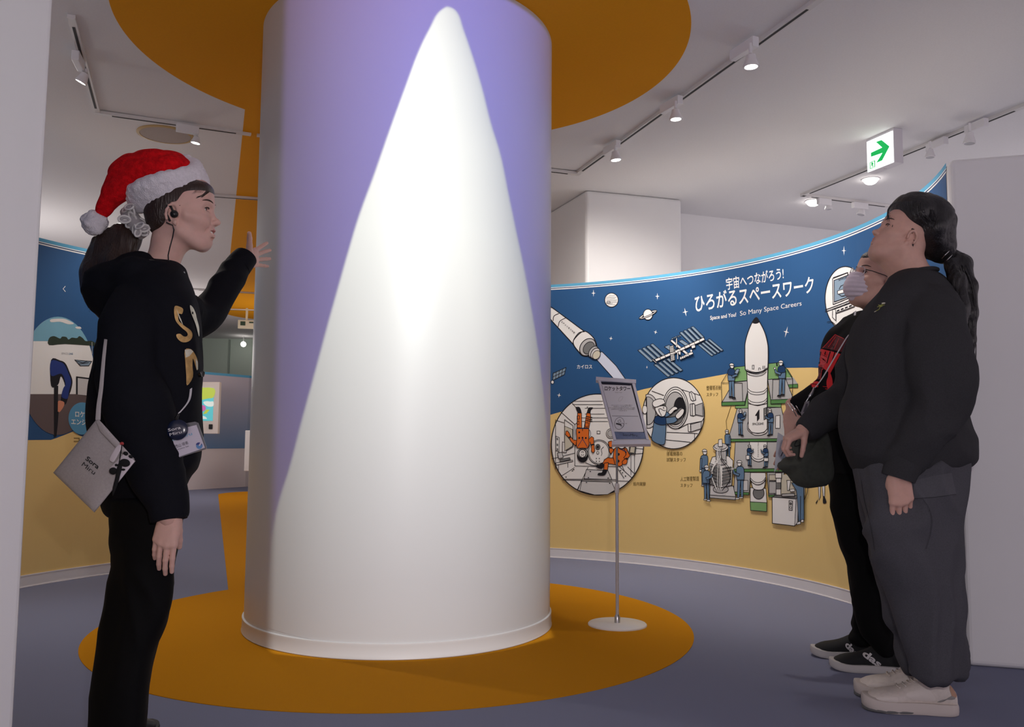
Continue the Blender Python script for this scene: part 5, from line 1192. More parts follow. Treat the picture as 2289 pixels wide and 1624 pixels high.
core = body_core(chain_(NP, .038, .024) + chain_(FP[:-1], .034, .018) + [(Q(348, 600), Q(338, 700), .045, .08), (Q(335, 700, -.07), Q(335, 700, .07), .06, .06), (Q(335, 700), Q(325, 1000), .085, .09), (Q(325, 1000, -.05), Q(325, 1110, -.07), .08, .075), (Q(325, 1000, .05), Q(330, 1110, .07), .08, .075),
    (Q(325, 1120, -.08), Q(300, 1400, -.09), .070, .050), (Q(300, 1400, -.09), Q(265, 1630, -.09), .052, .035), (Q(330, 1120, .08), Q(310, 1400, .09), .070, .050), (Q(310, 1400, .09), Q(285, 1610, .09), .052, .035)])
Mn = frame(Q(380, 1148, -.228), (-.14, .0, -1), (0.05, -1, .0)); hn = hand(Mn, curl=(.14, .20, .22, .26), spread=.02, thumb=(.12, .5), thumb_curl=.05, s=.86, wl=.02)
Mf = frame(Q(549, 582, .42), (.20, .93, .34), (-.92, .36, .15)); fV, fF = hand_sdf(curl=(.06, .10, .13, .16), spread=.15, thumb=(1.85, .25), thumb_curl=-.10, s=.88, wl=.03).mesh(.0021)
fV = smooth_np(fV, fF, 1); fV[:, 1] *= -1; fV = xf(Mf, fV); fF = [f[::-1] for f in fF]
base1 = Q(300, 1000); base1.z = 0
p1 = make_person('person in red and white pom-pom hat and black hoodie, one arm raised toward the column', base1,
                 [(hp[0], hp[1], hp[2]), (core[0], core[1], 0), (hn[0], hn[1], 0), (fV, fF, 0)], [M_skin1, M_lip])
bv1 = head_bvh(hs)
eyes(H1, p1, bv1, gaze=(0, .05))
# teeth
tb = MB(); tb.add(*loft([((.0875, 0, z), (.0085, 0, 0), (0, .0165, 0), 2.4) for z in (-.0475, -.0445, -.0415)], 20)); tb.V = [Vector(v) for v in xf(H1, tb.V)]; tb.build('teeth', M_teeth, p1, True)
# hoodie
tr = trunk([(590, 300, 396, .068, 0), (606, 278, 408, .105, 0), (635, 248, 424, .165, 0), (675, 232, 438, .195, 0), (740, 222, 449, .20, 0), (810, 206, 451, .198, 0), (880, 196, 452, .195, 0), (950, 195, 452, .19, 0), (1010, 208, 450, .19, 0),
            (1045, 214, 443, .185, 0), (1062, 218, 425, .18, 0), (1100, 222, 410, .178, 0), (1140, 230, 406, .172, 0), (1150, 240, 402, .165, 0)], Q)
arm_n = limb(NP, [r * PX for r in (50, 60, 60, 66, 62, 53, 44, 39, 36)], .75)
arm_f = limb(FP, [r * PX * 1.08 for r in (60, 58, 50, 40, 37, 33, 30)], .9, side=(.3, 1, 0))
hood = SDF(); D1o = [Q(392, 606, -.02), Q(350, 612, -.085), Q(300, 612, -.10), Q(262, 630, -.06), Q(256, 640, 0), Q(262, 630, .06), Q(300, 612, .10), Q(350, 612, .085), Q(392, 606, .02)]
hood.chain([tuple(p) for p in D1o], [.022, .032, .042, .052, .058, .052, .042, .032, .022], .02)
hood.ball(tuple(Q(248, 640)), (.060, .105, .055), .04); hood.ball(tuple(Q(240, 672)), (.048, .085, .045), .03); hood.ball(tuple(Q(318, 590, 0)), (.055, .082, .028), .03)
hood.cone(tuple(Q(404, 612, -.02)), tuple(Q(414, 640, -.06)), .014, .012, .02); hood.cone(tuple(Q(303, 575, 0)), tuple(Q(330, 584, -.04)), .012, .012, .02)
hV, hF = hood.mesh(.007)
hoodie = cloth('hoodie', [tr, arm_n, arm_f, (hV, hF)], M_hood, p1, .0075, 6, .0045, (6, 6, 9), 3.0)
# ribbed cuffs, drawcord ends, kangaroo pocket edge
cb = MB(); cb.add(*limb([Q(376, 1128, -.222), Q(377, 1150, -.226), Q(378, 1162, -.228)], [r * PX for r in (38, 37, 35)], .86)); cb.build('cuff', M_hood, hoodie, True)
cb = MB(); cb.add(*limb([Q(530, 597, .39), Q(540, 584, .405), Q(549, 574, .42)], [r * PX * 1.1 for r in (33, 32, 30)], .9, side=(.3, 1, 0))); cb.build('cuff', M_hood, hoodie, True)
db = MB(); db.lathe(Q(409, 612, -.055), (-.2, -.3, 1), [(.005, 0), (.006, .002), (.006, .005), (.003, .006)], 14); db.build('eyelet', M_steelr, hoodie, True)
db = MB(); db.tube([Q(446, 838, -.12), Q(452, 835, -.13), Q(452, 842, -.13)], [.006, .008, .004], 8); db.build('cord_end', mat('black_plastic', (.01, .01, .01), .3), hoodie, True)
# hoodie print, pressed on the cloth
M_gold = mat('gold_foil', (.50, .31, .11), .38, metal=.35, noise_amt=.3, noise_scale=60); M_silv = mat('pale_foil', (.62, .60, .48), .35, metal=.2, noise_amt=.15, noise_scale=80); M_pocket = mat('black_plastic', (.01, .01, .01), .3)
A = decal_art([hoodie], base=.002, grid=4)
h2 = lambda x, y: (90 + x / 2.9, 680 + y / 2.9)
A.fill(smooth_pts(C(h2, 872, 12, 905, 16, 925, 32, 918, 62, 900, 60, 893, 78, 900, 110, 935, 140, 970, 165, 984, 190, 980, 220, 955, 242, 918, 244, 890, 222, 882, 196, 905, 190, 925, 205, 945, 208, 955, 195, 945, 175, 915, 150, 880, 110, 868, 60), 4, True), M_gold)
A.fill(C(h2, 880, 25, 912, 98, 925, 135, 918, 125, 900, 90), M_silv)
A.fill(smooth_pts(C(h2, 968, 10, 975, 8, 990, 25, 1005, 60, 1012, 90, 1027, 150, 1028, 205, 1022, 195, 1005, 130, 975, 55), 3, True), M_silv); A.fill(C(h2, 982, 45, 990, 52, 988, 66, 980, 60), M_hood)
A.fill(smooth_pts(C(h2, 936, 295, 975, 290, 1000, 320, 1018, 365, 1020, 415, 1012, 425, 1000, 385, 988, 350, 985, 395, 988, 470, 950, 525, 945, 460, 940, 380), 3, True), M_gold)
A.fill(C(h2, 936, 295, 972, 290, 990, 305, 965, 335, 942, 345), M_silv); A.fill(C(h2, 1003, 350, 1018, 372, 1020, 420, 1012, 425), M_silv)
A.build('chest_print', hoodie)['label'] = 'gold and pale foil lettering'
# trousers
def leg(rows, dh, do, place): return trunk([(a, b, c, dh * (1.0 if a < 1300 else .9), do) for a, b, c in rows], place, exp=2.1)
near = leg([(1110, 236, 408), (1160, 241, 409), (1220, 247, 400), (1262, 250, 391), (1320, 238, 389), (1380, 227, 380), (1412, 222, 366), (1450, 217, 346), (1500, 210, 338), (1560, 202, 332), (1624, 196, 328), (1652, 193, 330)], .115, -.075, Q)
far = leg([(1110, 238, 405), (1220, 250, 396), (1320, 246, 384), (1400, 236, 366), (1500, 222, 336), (1600, 212, 326), (1628, 212, 326)], .11, .085, Q)
cloth('trousers', [near, far], M_trou1, p1, .008, 5, .005, (8, 8, 5), 9.0)
def simple_shoe(toe, heel, w, h, m_up, m_sole, parent, nm='shoe', sole_h=.022):
    "toe and heel: ground points; returns upper with sole child"
    toe, heel = Vector(toe), Vector(heel); ax = (toe - heel); L = ax.length; ax.normalize(); sd = Vector((-ax.y, ax.x, 0))
    T = np.linspace(0, 1, 15); wid = [.30, .36, .38, .38, .37, .36, .37, .40, .44, .47, .49, .48, .43, .32, .10]; hgt = [.55, .85, .98, 1.0, 1.0, .95, .86, .74, .64, .57, .52, .48, .42, .32, .14]
    rings = []; rs = []
    for t, a, b in zip(T, wid, hgt):
        c = heel + ax * (L * (.01 + .985 * t)); zt = sole_h * .6 + h * b; zb = sole_h * .5
        rings.append((c + Vector((0, 0, (zt + zb) / 2)), sd * w * a, Vector((0, 0, (zt - zb) / 2)), 2.3))
        lift = .010 * max(0, (t - .8) / .2) ** 1.5
        rs.append((c + Vector((0, 0, sole_h / 2 + lift + .001)), sd * w * (a + .045), Vector((0, 0, sole_h / 2)), 5))
    rs[0] = (rs[0][0] - ax * .006, rs[0][1], rs[0][2], 5); rs[-1] = (rs[-1][0] + ax * .008, rs[-1][1] * 1.3, rs[-1][2], 5)
    u = MB(); u.add(*loft(rings, 28)); up = u.build(nm, m_up, parent, True)
    # sole: one rounded footprint stacked upward, toe slightly sprung
    def foot(sc, z, spring):
        tt = [0, .01, .04, .10, .2, .35, .5, .65, .78, .88, .95, .985, 1.0]; ww = [.12, .25, .36, .42, .42, .39, .42, .49, .50, .45, .34, .21, .08]; P_ = []
        for sgn in (1, -1):
            for t, w_ in (zip(tt, ww) if sgn == 1 else zip(tt[::-1], ww[::-1])):
                P_.append(heel + ax * (L * ((t - .5) * sc * 1.03 + .5)) + sd * w * (w_ + .03) * sgn * sc + Vector((0, 0, z + spring * .012 * max(0, (t - .75) / .25) ** 2)))
        return P_
    R_ = [foot(.95, .001, .6), foot(.99, .004, .8), foot(1.0, sole_h * .4, 1), foot(1.0, sole_h * .8, 1), foot(.985, sole_h, 1), foot(.94, sole_h * 1.02, 1)]; k_ = len(R_[0])
    V_ = [p for r_ in R_ for p in r_]; F_ = [(i * k_ + j, i * k_ + (j + 1) % k_, (i + 1) * k_ + (j + 1) % k_, (i + 1) * k_ + j) for i in range(5) for j in range(k_)] + [tuple(range(k_))[::-1], tuple(range(5 * k_, 6 * k_))]
    q = MB(); q.add(V_, F_); q.build('sole', m_sole, up, True); return up, heel, ax, sd, L
M_bshoe = mat('black_shoe', (.010, .010, .013), .5); M_bsole = mat('dark_sole', (.02, .02, .022), .6)
hN = Q(235, 1000, -.075); hN.z = 0; simple_shoe(hN + Vector((.235, .0, 0)), hN, .095, .085, M_bshoe, M_bsole, p1)
hN = Q(215, 1000, .10); hN.z = 0; tF = hitz(345, 1634, 0); simple_shoe(tF, Vector((tF.x - .10, tF.y - .15, 0)), .095, .075, M_bshoe, M_bsole, p1)
# hair: cap under the hat, temple strands, ponytail
hc = SDF(); hc.ball((-.012, 0, .052), (.101, .0785, .088), .02); hc.ball((-.045, 0, -.005), (.055, .062, .055), .03); hc.ball((.054, -.0, .083), (.0505, .062, .036), .02)
hc.ball((.085, 0, .005), (.060, .12, .052), .012, 's'); hc.ball((.012, -.078, -.005), (.024, .022, .036), .010, 's'); hc.ball((.012, .078, -.005), (.024, .022, .036), .010, 's')
V, F = hc.mesh(.0035); mesh('hair_cap', xf(H1, smooth_np(V, F, 2)), F, M_hairbr, p1, True)
L_ = []
for k in range(34):
    u = k / 33; a = random.uniform(-.003, .003)
    L_.append([(.074 + .026 * u, -.060 + .022 * u, .100), (.062 + .026 * u + a, -.072 + .018 * u, .070), (.038 + .036 * u + a, -.078 + .016 * u, .048 + .014 * u), (.010 + .026 * u, -.080 + .008 * u, .032 + .012 * u + a)])
surf_strands('temple_hair', H1, bv1, L_, M_hairbr, p1, .0028, .0012)
L_ = [[(.058 + .004 * (k % 3), -.066, .070), (.052 + .003 * (k % 4), -.074, .030), (.034 + .004 * (k % 3), -.076, -.005 - .002 * k), (.024 + .003 * (k % 4), -.074, -.030 - .003 * k)] for k in range(7)]
surf_strands('side_lock', H1, bv1, L_, M_hairbr, p1, .0013, .0040)
L_ = [[(.098, -.034 + .008 * k, .092), (.112 + .002 * (k % 2), -.038 + .008 * k, .064), (.108, -.044 + .007 * k, .036 + .004 * (k % 3))] for k in range(7)]
surf_strands('fringe', H1, bv1, L_, M_hairbr, p1, .0011, .0016)
L_ = []
for k in range(40):
    u = k / 39; a = random.uniform(-.002, .002)
    L_.append([(.104 - .012 * u, -.012 - .020 * u, .092 - .004 * u), (.100 - .012 * u + a, -.036 - .012 * u, .074 - .006 * u), (.076 - .008 * u, -.062, .052 + a), (.046, -.074, .036 + .006 * u), (.012, -.080, .026 + .01 * u + a)])
surf_strands('swept_hair', H1, bv1, L_, M_hairbr, p1, .0032, .0010)
pt = SDF(); pt.chain([tuple(Q(*q)) for q in [(305, 515, 0), (272, 532, 0), (243, 562, 0), (230, 610, 0), (228, 650, -.01), (236, 690, -.01)]], [.022, .038, .046, .050, .047, .032], .03)
pt.chain([tuple(Q(*q)) for q in [(285, 540, -.02), (262, 590, -.03), (255, 640, -.03), (256, 688, -.03)]], [.03, .036, .036, .024], .03)
V, F = pt.mesh(.005); V, F = wrinkle(smooth_np(V, F, 2), F, .0035, (34, 34, 5), 2.0); pony = mesh('ponytail', V, F, M_hairbr, p1, True)
S = []; T_ = []
for k in range(60):
    a = random.uniform(-1, 1); S.append(Q(262 + 12 * a, 535 + 14 * random.random(), random.uniform(-.035, .0))); T_.append(Q(222 + 30 * a, 690 + random.uniform(-25, 12), random.uniform(-.06, -.02)))
strands('loose_hair', S, T_, M_hairbr, pony, .0014, lambda a, c: Vector((-.022, -.012, .03)), 9)
# earphone and its lead
eb = MB(); e0 = H1 @ Vector((.003, -.079, -.001)); eb.lathe(e0, H1.to_3x3() @ Vector((.25, -1, 0)), [(.004, -.006), (.010, -.002), (.011, .003), (.008, .008), (.002, .010)], 18)
eb.tube([e0, H1 @ Vector((-.006, -.082, .022)), H1 @ Vector((-.016, -.080, .026)), H1 @ Vector((-.020, -.078, .0)), H1 @ Vector((-.010, -.078, -.022))], [.003, .0035, .0035, .003, .003], 8)
ep = eb.build('earphone', mat('black_plastic', (.01, .01, .01), .3), p1, True)
cb = MB(); cb.tube([Q(372, 497, -.085), Q(386, 503, -.085), Q(389, 513, -.08), Q(386, 530, -.07), Q(380, 552, -.068), Q(376, 570, -.075), Q(377, 584, -.085)], .0016, 8); cb.build('lead', mat('black_plastic', (.01, .01, .01), .3), ep, True)
# the hat
M_red = mat('red_plush', (.62, .006, .010), .95, spec=.1, noise_amt=.25, noise_scale=90, bump=.8, bump_scale=350, sheen=.0); M_fur = mat('white_plush', (.80, .76, .80), .95, spec=.1, noise_amt=.06, noise_scale=150, bump=1.0, bump_scale=300)
bc = Q(368, 408, 0); e1 = (Q(454, 392) - Q(281, 448)).normalized(); e2 = Vector((0.0, 1, .0)); e2 = (e2 + Vector((0, 0, .80))).normalized(); e2 = (e2 - e1 * e2.dot(e1)).normalized(); e3 = e1.cross(e2).normalized(); e3 = e3 if e3.z > 0 else -e3
hs_ = SDF()
for k in range(28):
    a0, a1 = 2 * math.pi * k / 28, 2 * math.pi * (k + 1) / 28
    f_ = lambda a: bc + e1 * .096 * math.cos(a) + e2 * .082 * math.sin(a) - e3 * .012 * math.cos(2 * a) + e1 * .0
    for lift in (-.024, 0, .020): hs_.cone(tuple(f_(a0) + e3 * lift), tuple(f_(a1) + e3 * lift), .0185, .0185, .012)
V, F = hs_.mesh(.004); V, F = wrinkle(smooth_np(V, F, 3), F, .0022, (60, 60, 60), 1.0, False)
hat_red = SDF(); hat_red.ball(tuple(bc + e3 * .018), (.094, .078, .068), .03, rot=Matrix((e1, e2, e3)).transposed())
hat_red.ball(tuple(Q(345, 385, 0)), (.085, .072, .052), .04); hat_red.ball(tuple(Q(305, 388, 0)), (.055, .066, .045), .04)
hat_red.chain([tuple(Q(*q)) for q in [(310, 385, 0), (275, 402, -.03), (252, 432, -.045), (236, 462, -.045), (226, 484, -.045)]], [.044, .038, .028, .020, .014], .025)
hat_red.chain([tuple(Q(*q)) for q in [(355, 372, -.03), (300, 392, -.055), (268, 420, -.065), (262, 442, -.06)]], [.030, .026, .018, .010], .02)
V2, F2 = hat_red.mesh(.0045); V2, F2 = wrinkle(smooth_np(V2, F2, 2), F2, .004, (13, 13, 13), 5.0)
hat = mesh('plush_hat', V2, F2, M_red, p1, True); hat['label'] = 'red plush hat with white band and pom-pom'
mesh('fur_band', V, F, M_fur, hat, True)
pb = SDF(); pc = Q(211, 497, -.045); pb.ball(tuple(pc), .031, .01)
for k in range(26): d = Vector((random.gauss(0, 1), random.gauss(0, 1), random.gauss(0, 1))).normalized(); pb.ball(tuple(pc + d * .024), .0115, .008)
V, F = pb.mesh(.0035); V, F = wrinkle(V, F, .0018, (90, 90, 90), 1, False); mesh('pom_pom', V, F, M_fur, hat, True)
# plush fibres along band and pom-pom
def fuzz(name, src, n, ln, m, parent, r=.0007):
    b = MB(); me = src.data; P = me.polygons; 
    for _ in range(n):
        p = P[random.randrange(len(P))]; c = Vector(p.center); nn = Vector(p.normal); d = (nn + Vector((random.gauss(0, .5), random.gauss(0, .5), random.gauss(0, .5)))).normalized()
        s1 = d.orthogonal().normalized() * r; k = len(b.V); b.V += [c - s1, c + s1, c + d * ln * random.uniform(.5, 1)]; b.F.append([k, k + 1, k + 2]); b.M.append(0)
    o = b.build(name, m, parent); return o
for ch in list(hat.children): fuzz('plush_fibres', ch, 5000 if ch.name.startswith('fur') else 1500, .007, M_fur, ch)
# ruffled hair tie
rb = MB(); M_ruf = mat('ruffle_white', (.66, .64, .62), .6); M_rufg = mat('ruffle_grey', (.36, .34, .35), .6)
rc = [(289, 462), (283, 476), (296, 484), (278, 490), (290, 500), (303, 492), (312, 504), (300, 512), (318, 497), (322, 510), (308, 520), (322, 520), (282, 466), (296, 472)]
for i, (x, y) in enumerate(rc):
    c = Q(x, y, -.055 + .018 * math.sin(i * 1.7) + .01 * (i % 3)); a = i * 1.1; u_ = Vector((math.cos(a), -.35, math.sin(a) * .8)); v_ = Vector((-math.sin(a) * .7, .5, math.cos(a)))
    L_ = [c + u_ * .0145 * math.cos(t) + v_ * .009 * math.sin(t) for t in np.linspace(0, 2 * math.pi, 15)]
    rb.tube(L_, .0030, 8, m=0, cap=False); rb.tube([p * .62 + c * .38 + Vector((0, .004, 0)) for p in L_], .0042, 8, m=1, cap=False)
    rb.tube([p * .3 + c * .7 + Vector((0, .008, 0)) for p in L_], .005, 6, m=0, cap=False)
rb.tube([Q(284, 470, -.01), Q(300, 500, -.02), Q(322, 525, -.02)], [.02, .026, .018], 14, m=1)
rb.build('ruffled_hair_tie', None, p1, True, mats=[M_ruf, M_rufg])
# ================================================================ tall long-haired person on the right
D2 = 2.85
Q2 = lambda px, py, dd=0.0: at(px, py, D2 + dd)
PX2 = D2 / FPX
M_sweat = mat('charcoal_sweatshirt', (.035, .035, .038), .85, spec=.12, noise_amt=.12, noise_scale=300, bump=.15, bump_scale=500)
M_cargo = mat('grey_cargo_cloth', (.068, .068, .078), .8, spec=.15, noise_amt=.12, noise_scale=300, bump=.12, bump_scale=400)
yaw, pit = math.radians(177), math.radians(30)
fw_ = Vector((math.cos(yaw) * math.cos(pit), math.sin(yaw) * math.cos(pit), math.sin(pit)))
H2 = frame((0, 0, 0), fw_, (.35, -.04, 1)); H2h = H2.copy(); H2 = H2 @ Matrix.Diagonal((.82, .95, .82, 1)); H2 = Matrix.Translation(Q2(2034, 532, -.075) - H2 @ Vector((0, .078, 0))) @ H2
hs = head_sdf(plump=.007, neck_to=(-.125, 0, -.120), neck_r=.070, double_chin=1.0)
hp = head_parts(H2, hs, None, None); bv2 = head_bvh(hs)
NP2 = [Q2(2078, 668, -.13), Q2(2088, 740, -.21), Q2(2098, 820, -.235), Q2(2106, 885, -.24), Q2(2072, 945, -.23), Q2(2040, 1000, -.225), Q2(2016, 1040, -.22), Q2(2010, 1062, -.22)]
FP2 = [Q2(1990, 720, .13), Q2(1940, 800, .16), Q2(1905, 870, .17), Q2(1868, 905, .15), Q2(1825, 940, .11), Q2(1795, 962, .09)]
core = body_core(chain_(NP2, .042, .026) + chain_(FP2, .045, .026) + [(Q2(2052, 612), Q2(2050, 700), .045, .09), (Q2(2050, 720, -.08), Q2(2050, 720, .08), .075, .075), (Q2(2045, 720), Q2(2025, 980), .13, .15), (Q2(2030, 1000, -.06), Q2(2035, 1100, -.08), .12, .10), (Q2(2030, 1000, .06), Q2(2030, 1100, .08), .12, .10),
    (Q2(2040, 1110, -.09), Q2(2060, 1330, -.10), .10, .075), (Q2(2075, 1330, -.10), Q2(2105, 1490, -.09), .06, .030), (Q2(2035, 1110, .09), Q2(2035, 1330, .09), .085, .05), (Q2(2035, 1330, .09), Q2(2065, 1530, .09), .045, .034)])
Mn = frame(Q2(2010, 1058, -.222), (.10, .10, -1), (-.05, -1, -.08)); hV, hF = hand_sdf(curl=(.26, .36, .42, .5), spread=.035, thumb=(.15, .6), thumb_curl=.15, s=1.0, wl=.015).mesh(.0021)
hV = smooth_np(hV, hF, 1); hV[:, 1] *= -1; hV = xf(Mn, hV); hF = [f[::-1] for f in hF]
Mg = frame(Q2(1800, 958, .09), (-1, -.1, -.55), (-.5, -.2, 1)); gh = hand(Mg, curl=(.9, .95, 1.0, 1.0), spread=.0, thumb=(.3, .9), s=.85)
base2 = Q2(2060, 1500); base2.z = 0
p2 = make_person('long-haired person in a charcoal sweatshirt and grey cargo trousers, looking up', base2, [(hp[0], hp[1], hp[2]), (core[0], core[1], 0), (hV, hF, 0), (gh[0], gh[1], 0)], [M_skin2, M_lip])
eyes(H2, p2, bv2, gaze=(0, .12))
tr = trunk([(606, 2012, 2100, .075, 0), (616, 2000, 2112, .105, 0), (635, 1985, 2128, .155, 0), (665, 1960, 2146, .20, 0), (700, 1934, 2156, .22, 0), (740, 1907, 2162, .235, 0), (790, 1896, 2164, .24, 0), (850, 1890, 2162, .24, 0), (910, 1878, 2160, .24, 0), (950, 1873, 2170, .24, 0), (985, 1879, 2181, .24, 0),
            (1010, 1889, 2183, .235, 0), (1030, 1898, 2179, .23, 0), (1048, 1906, 2170, .22, 0)], Q2, exp=2.2)
arm_n = limb(NP2, [r * PX2 for r in (52, 66, 66, 66, 52, 41, 35, 31)], .82)
arm_f = limb(FP2, [r * PX2 for r in (60, 58, 50, 44, 33, 26)], .9)
swt = cloth('sweatshirt', [tr, arm_n, arm_f], M_sweat, p2, .0085, 6, .010, (4.5, 4.5, 6.0), 11.0)
cb = MB(); cb.add(*limb([Q2(2024, 1030, -.222), Q2(2014, 1050, -.22), Q2(2008, 1068, -.218)], [r * PX2 for r in (36, 34.5, 33)], .85)); cb.build('cuff', M_sweat, swt, True)
nk = MB(); nr_ = [Q2(x, y, dd) for x, y, dd in [(2004, 622, 0), (2024, 612, -.07), (2055, 603, -.092), (2082, 600, -.07), (2095, 602, 0), (2082, 602, .07), (2055, 604, .09), (2024, 614, .07), (2004, 622, 0)]]
nk.tube(smooth_pts3(nr_, 4), .008, 10, cap=False); nk.build('neck_rib', M_sweat, swt, True)
# small embroidery on the chest
A = decal_art([swt], base=.002, grid=3)
M_emg = mat('olive_thread', (.34, .36, .08), .8); M_emw = mat('pale_thread', (.62, .60, .50), .8)
A.line([tuple(q) for q in smooth_pts([f5(1095, 1112), f5(1130, 1095), f5(1185, 1060), f5(1195, 1020), f5(1235, 1000)], 3)], 1.3, M_emg)
A.line([f5(1150, 1025), f5(1190, 1005), f5(1240, 1010)], 1.4, M_emg); A.line([f5(1170, 985), f5(1200, 1000), f5(1255, 975)], 1.6, M_emg); A.line([f5(1095, 1115), f5(1130, 1098)], 1.4, M_emw)
A.fill(ell(*f5(1262, 958), 4.4, 1.6, -6, n=14), M_emw); A.line([f5(1210, 1030), f5(1250, 1000), f5(1285, 985)], 1.0, M_emg)
A.build('embroidery', swt)['label'] = 'small green and cream flower embroidery'
near = trunk([(1030, 1908, 2168, .175, -.05), (1060, 1914, 2166, .165, -.06), (1100, 1922, 2160, .15, -.075), (1159, 1929, 2148, .14, -.09), (1203, 1941, 2146, .132, -.095), (1260, 1960, 2147, .125, -.10), (1320, 1990, 2150, .12, -.10), (1380, 2006, 2154, .118, -.10), (1430, 2014, 2156, .113, -.10), (1470, 2019, 2157, .108, -.10), (1495, 2022, 2156, .10, -.10), (1508, 2030, 2153, .095, -.10)], Q2, exp=2.15)
far = trunk([(1030, 1908, 2160, .16, .06), (1100, 1920, 2150, .15, .08), (1203, 1941, 2130, .13, .10), (1292, 1968, 2110, .12, .10), (1330, 1977, 2100, .115, .10), (1380, 1986, 2090, .11, .10), (1412, 2010, 2095, .105, .10), (1462, 2010, 2100, .10, .10), (1490, 2016, 2105, .09, .10), (1502, 2020, 2105, .085, .10)], Q2, exp=2.1)
trs = cloth('cargo_trousers', [near, far], M_cargo, p2, .009, 4, .017, (6.5, 6.5, 5.0), 21.0, mask=lambda v: .5 + .8 * max(0, min(1, (.95 - v[2]) / .9)))
A = decal_art([trs], base=.0015, grid=4); M_seam = mat('seam_thread', (.030, .030, .036), .85); M_flap = mat('grey_cargo_flap', (.072, .072, .083), .8, noise_amt=.1, noise_scale=300)
z7 = lambda x, y: (1700 + x / 3.866, 880 + y / 3.866)
A.fill(C(z7, 1330, 745, 1500, 705, 1650, 680, 1690, 865, 1500, 890, 1310, 905), M_flap)
A.line(C(z7, 1310, 905, 1500, 892, 1690, 866), 1.4, M_seam); A.line([tuple(p) for p in smooth_pts(C(z7, 1400, 905, 1450, 980, 1480, 1080, 1470, 1200, 1430, 1340), 4)], 1.1, M_seam)
A.line([tuple(p) for p in smooth_pts(C(z7, 870, 745, 900, 930, 950, 1130, 985, 1350), 4)], 1.1, M_seam)
A.build('cargo_pocket', trs)['label'] = 'cargo pocket flap and seams'
# shoes: pale leather sneakers
M_cream = mat('cream_leather', (.62, .56, .51), .5, noise_amt=.06, noise_scale=80); M_csole = mat('cream_rubber', (.56, .50, .46), .6); M_gsole = mat('grey_outsole', (.12, .12, .12), .7); M_tan = mat('tan_suede', (.42, .25, .17), .8); M_greyl = mat('grey_leather', (.26, .25, .24), .6); M_lace = mat('lace', (.60, .55, .50), .8); M_sock = mat('blue_sock', (.03, .07, .24), .9)
def sneaker(toe, heel, parent, near):
    up, hl, ax, sd, L = simple_shoe(toe, heel, .105, .088, M_cream, M_csole, parent, 'sneaker', .036)
    s_ = -1 if sd.y > 0 else 1; sd = sd * s_                                # sd now points to the camera side
    P = lambda t, w, z: hl + ax * L * t + sd * w + Vector((0, 0, z))
    g = MB(); g.add(*loft([(P(t, 0, .007), sd * .106 * a, Vector((0, 0, .0068)), 4) for t, a in ((.45, .42), (.6, .50), (.75, .54), (.88, .49), (.96, .37), (1.0, .22), (1.012, .08))], 24)); g.build('outsole', M_gsole, up, True)
    bvh = BVHTree.FromPolygons([tuple(v.co) for v in up.data.vertices], [tuple(p.vertices) for p in up.data.polygons])
    mid_ = hl + ax * L * .5 + Vector((0, 0, .03))
    def out(h, o_): n_ = h[1] if h[1].dot(h[0] - (mid_ + ax * (h[0] - mid_).dot(ax))) > 0 else -h[1]; return h[0] + n_ * o_
    def patch(name, pts, m, off=.0012, th=.0016):
        c3 = [P(*q) for q in smooth_pts3(pts + [pts[0]], 3)][:-1]; c3 = [out(bvh.find_nearest(q), off) for q in c3]
        cen = sum(c3, Vector()) / len(c3); cc = out(bvh.find_nearest(cen), off + th); ring = [out(bvh.find_nearest(cen + (q - cen) * .55), off + th) for q in c3]
        n = len(c3); V = c3 + ring + [cc]; F = [(i, (i + 1) % n, n + (i + 1) % n, n + i) for i in range(n)] + [(n + i, n + (i + 1) % n, 2 * n) for i in range(n)]
        return mesh(name, V, F, m, up, True)
    patch('heel_tab', [(.005, .02, .10), (.03, .035, .11), (.08, .045, .085), (.05, .05, .06), (.0, .03, .065)], M_tan)
    patch('side_stripe', [(.02, .05, .070), (.10, .055, .060), (.20, .055, .036), (.24, .055, .036), (.14, .055, .052), (.02, .05, .055)], M_greyl)
    patch('side_panel', [(.32, .055, .085), (.56, .055, .070), (.46, .055, .042), (.25, .055, .042)], mat('cream_leather_panel', (.66, .60, .55), .45))
    patch('toe_overlay', [(.66, .055, .055), (.80, .055, .058), (.95, .045, .040), (.80, .056, .036), (.66, .056, .036)], mat('cream_leather_panel', (.66, .60, .55), .45))
    l = MB()
    for i in range(5):
        t = .44 + .055 * i; a, b, c = [out(bvh.find_nearest(P(t + dt, w, .12)), .003) for dt, w in ((0, .034), (.02, 0), (.0, -.034))]
        l.tube(smooth_pts3([a, b, c], 3), .0028, 6)
    l.build('laces', M_lace, up, True)
    return up, P
tN, hN = hitz(1944, 1592, 0), hitz(2156, 1606, 0); tN.y += .05; hN.y += .05
sn, Pn = sneaker(tN, hN, p2, True)
sk = MB(); sk.add(*loft([(Pn(.19, 0, z), Vector((.040, 0, 0)), Vector((0, .030, 0)), 2) for z in (.06, .10, .125, .18)], 20)); sk.build('sock', M_sock, p2, True)
tF, hF_ = hitz(1925, 1560, 0), hitz(2125, 1577, 0); tF.y += .05; hF_.y += .05
sneaker(tF, hF_, p2, False)
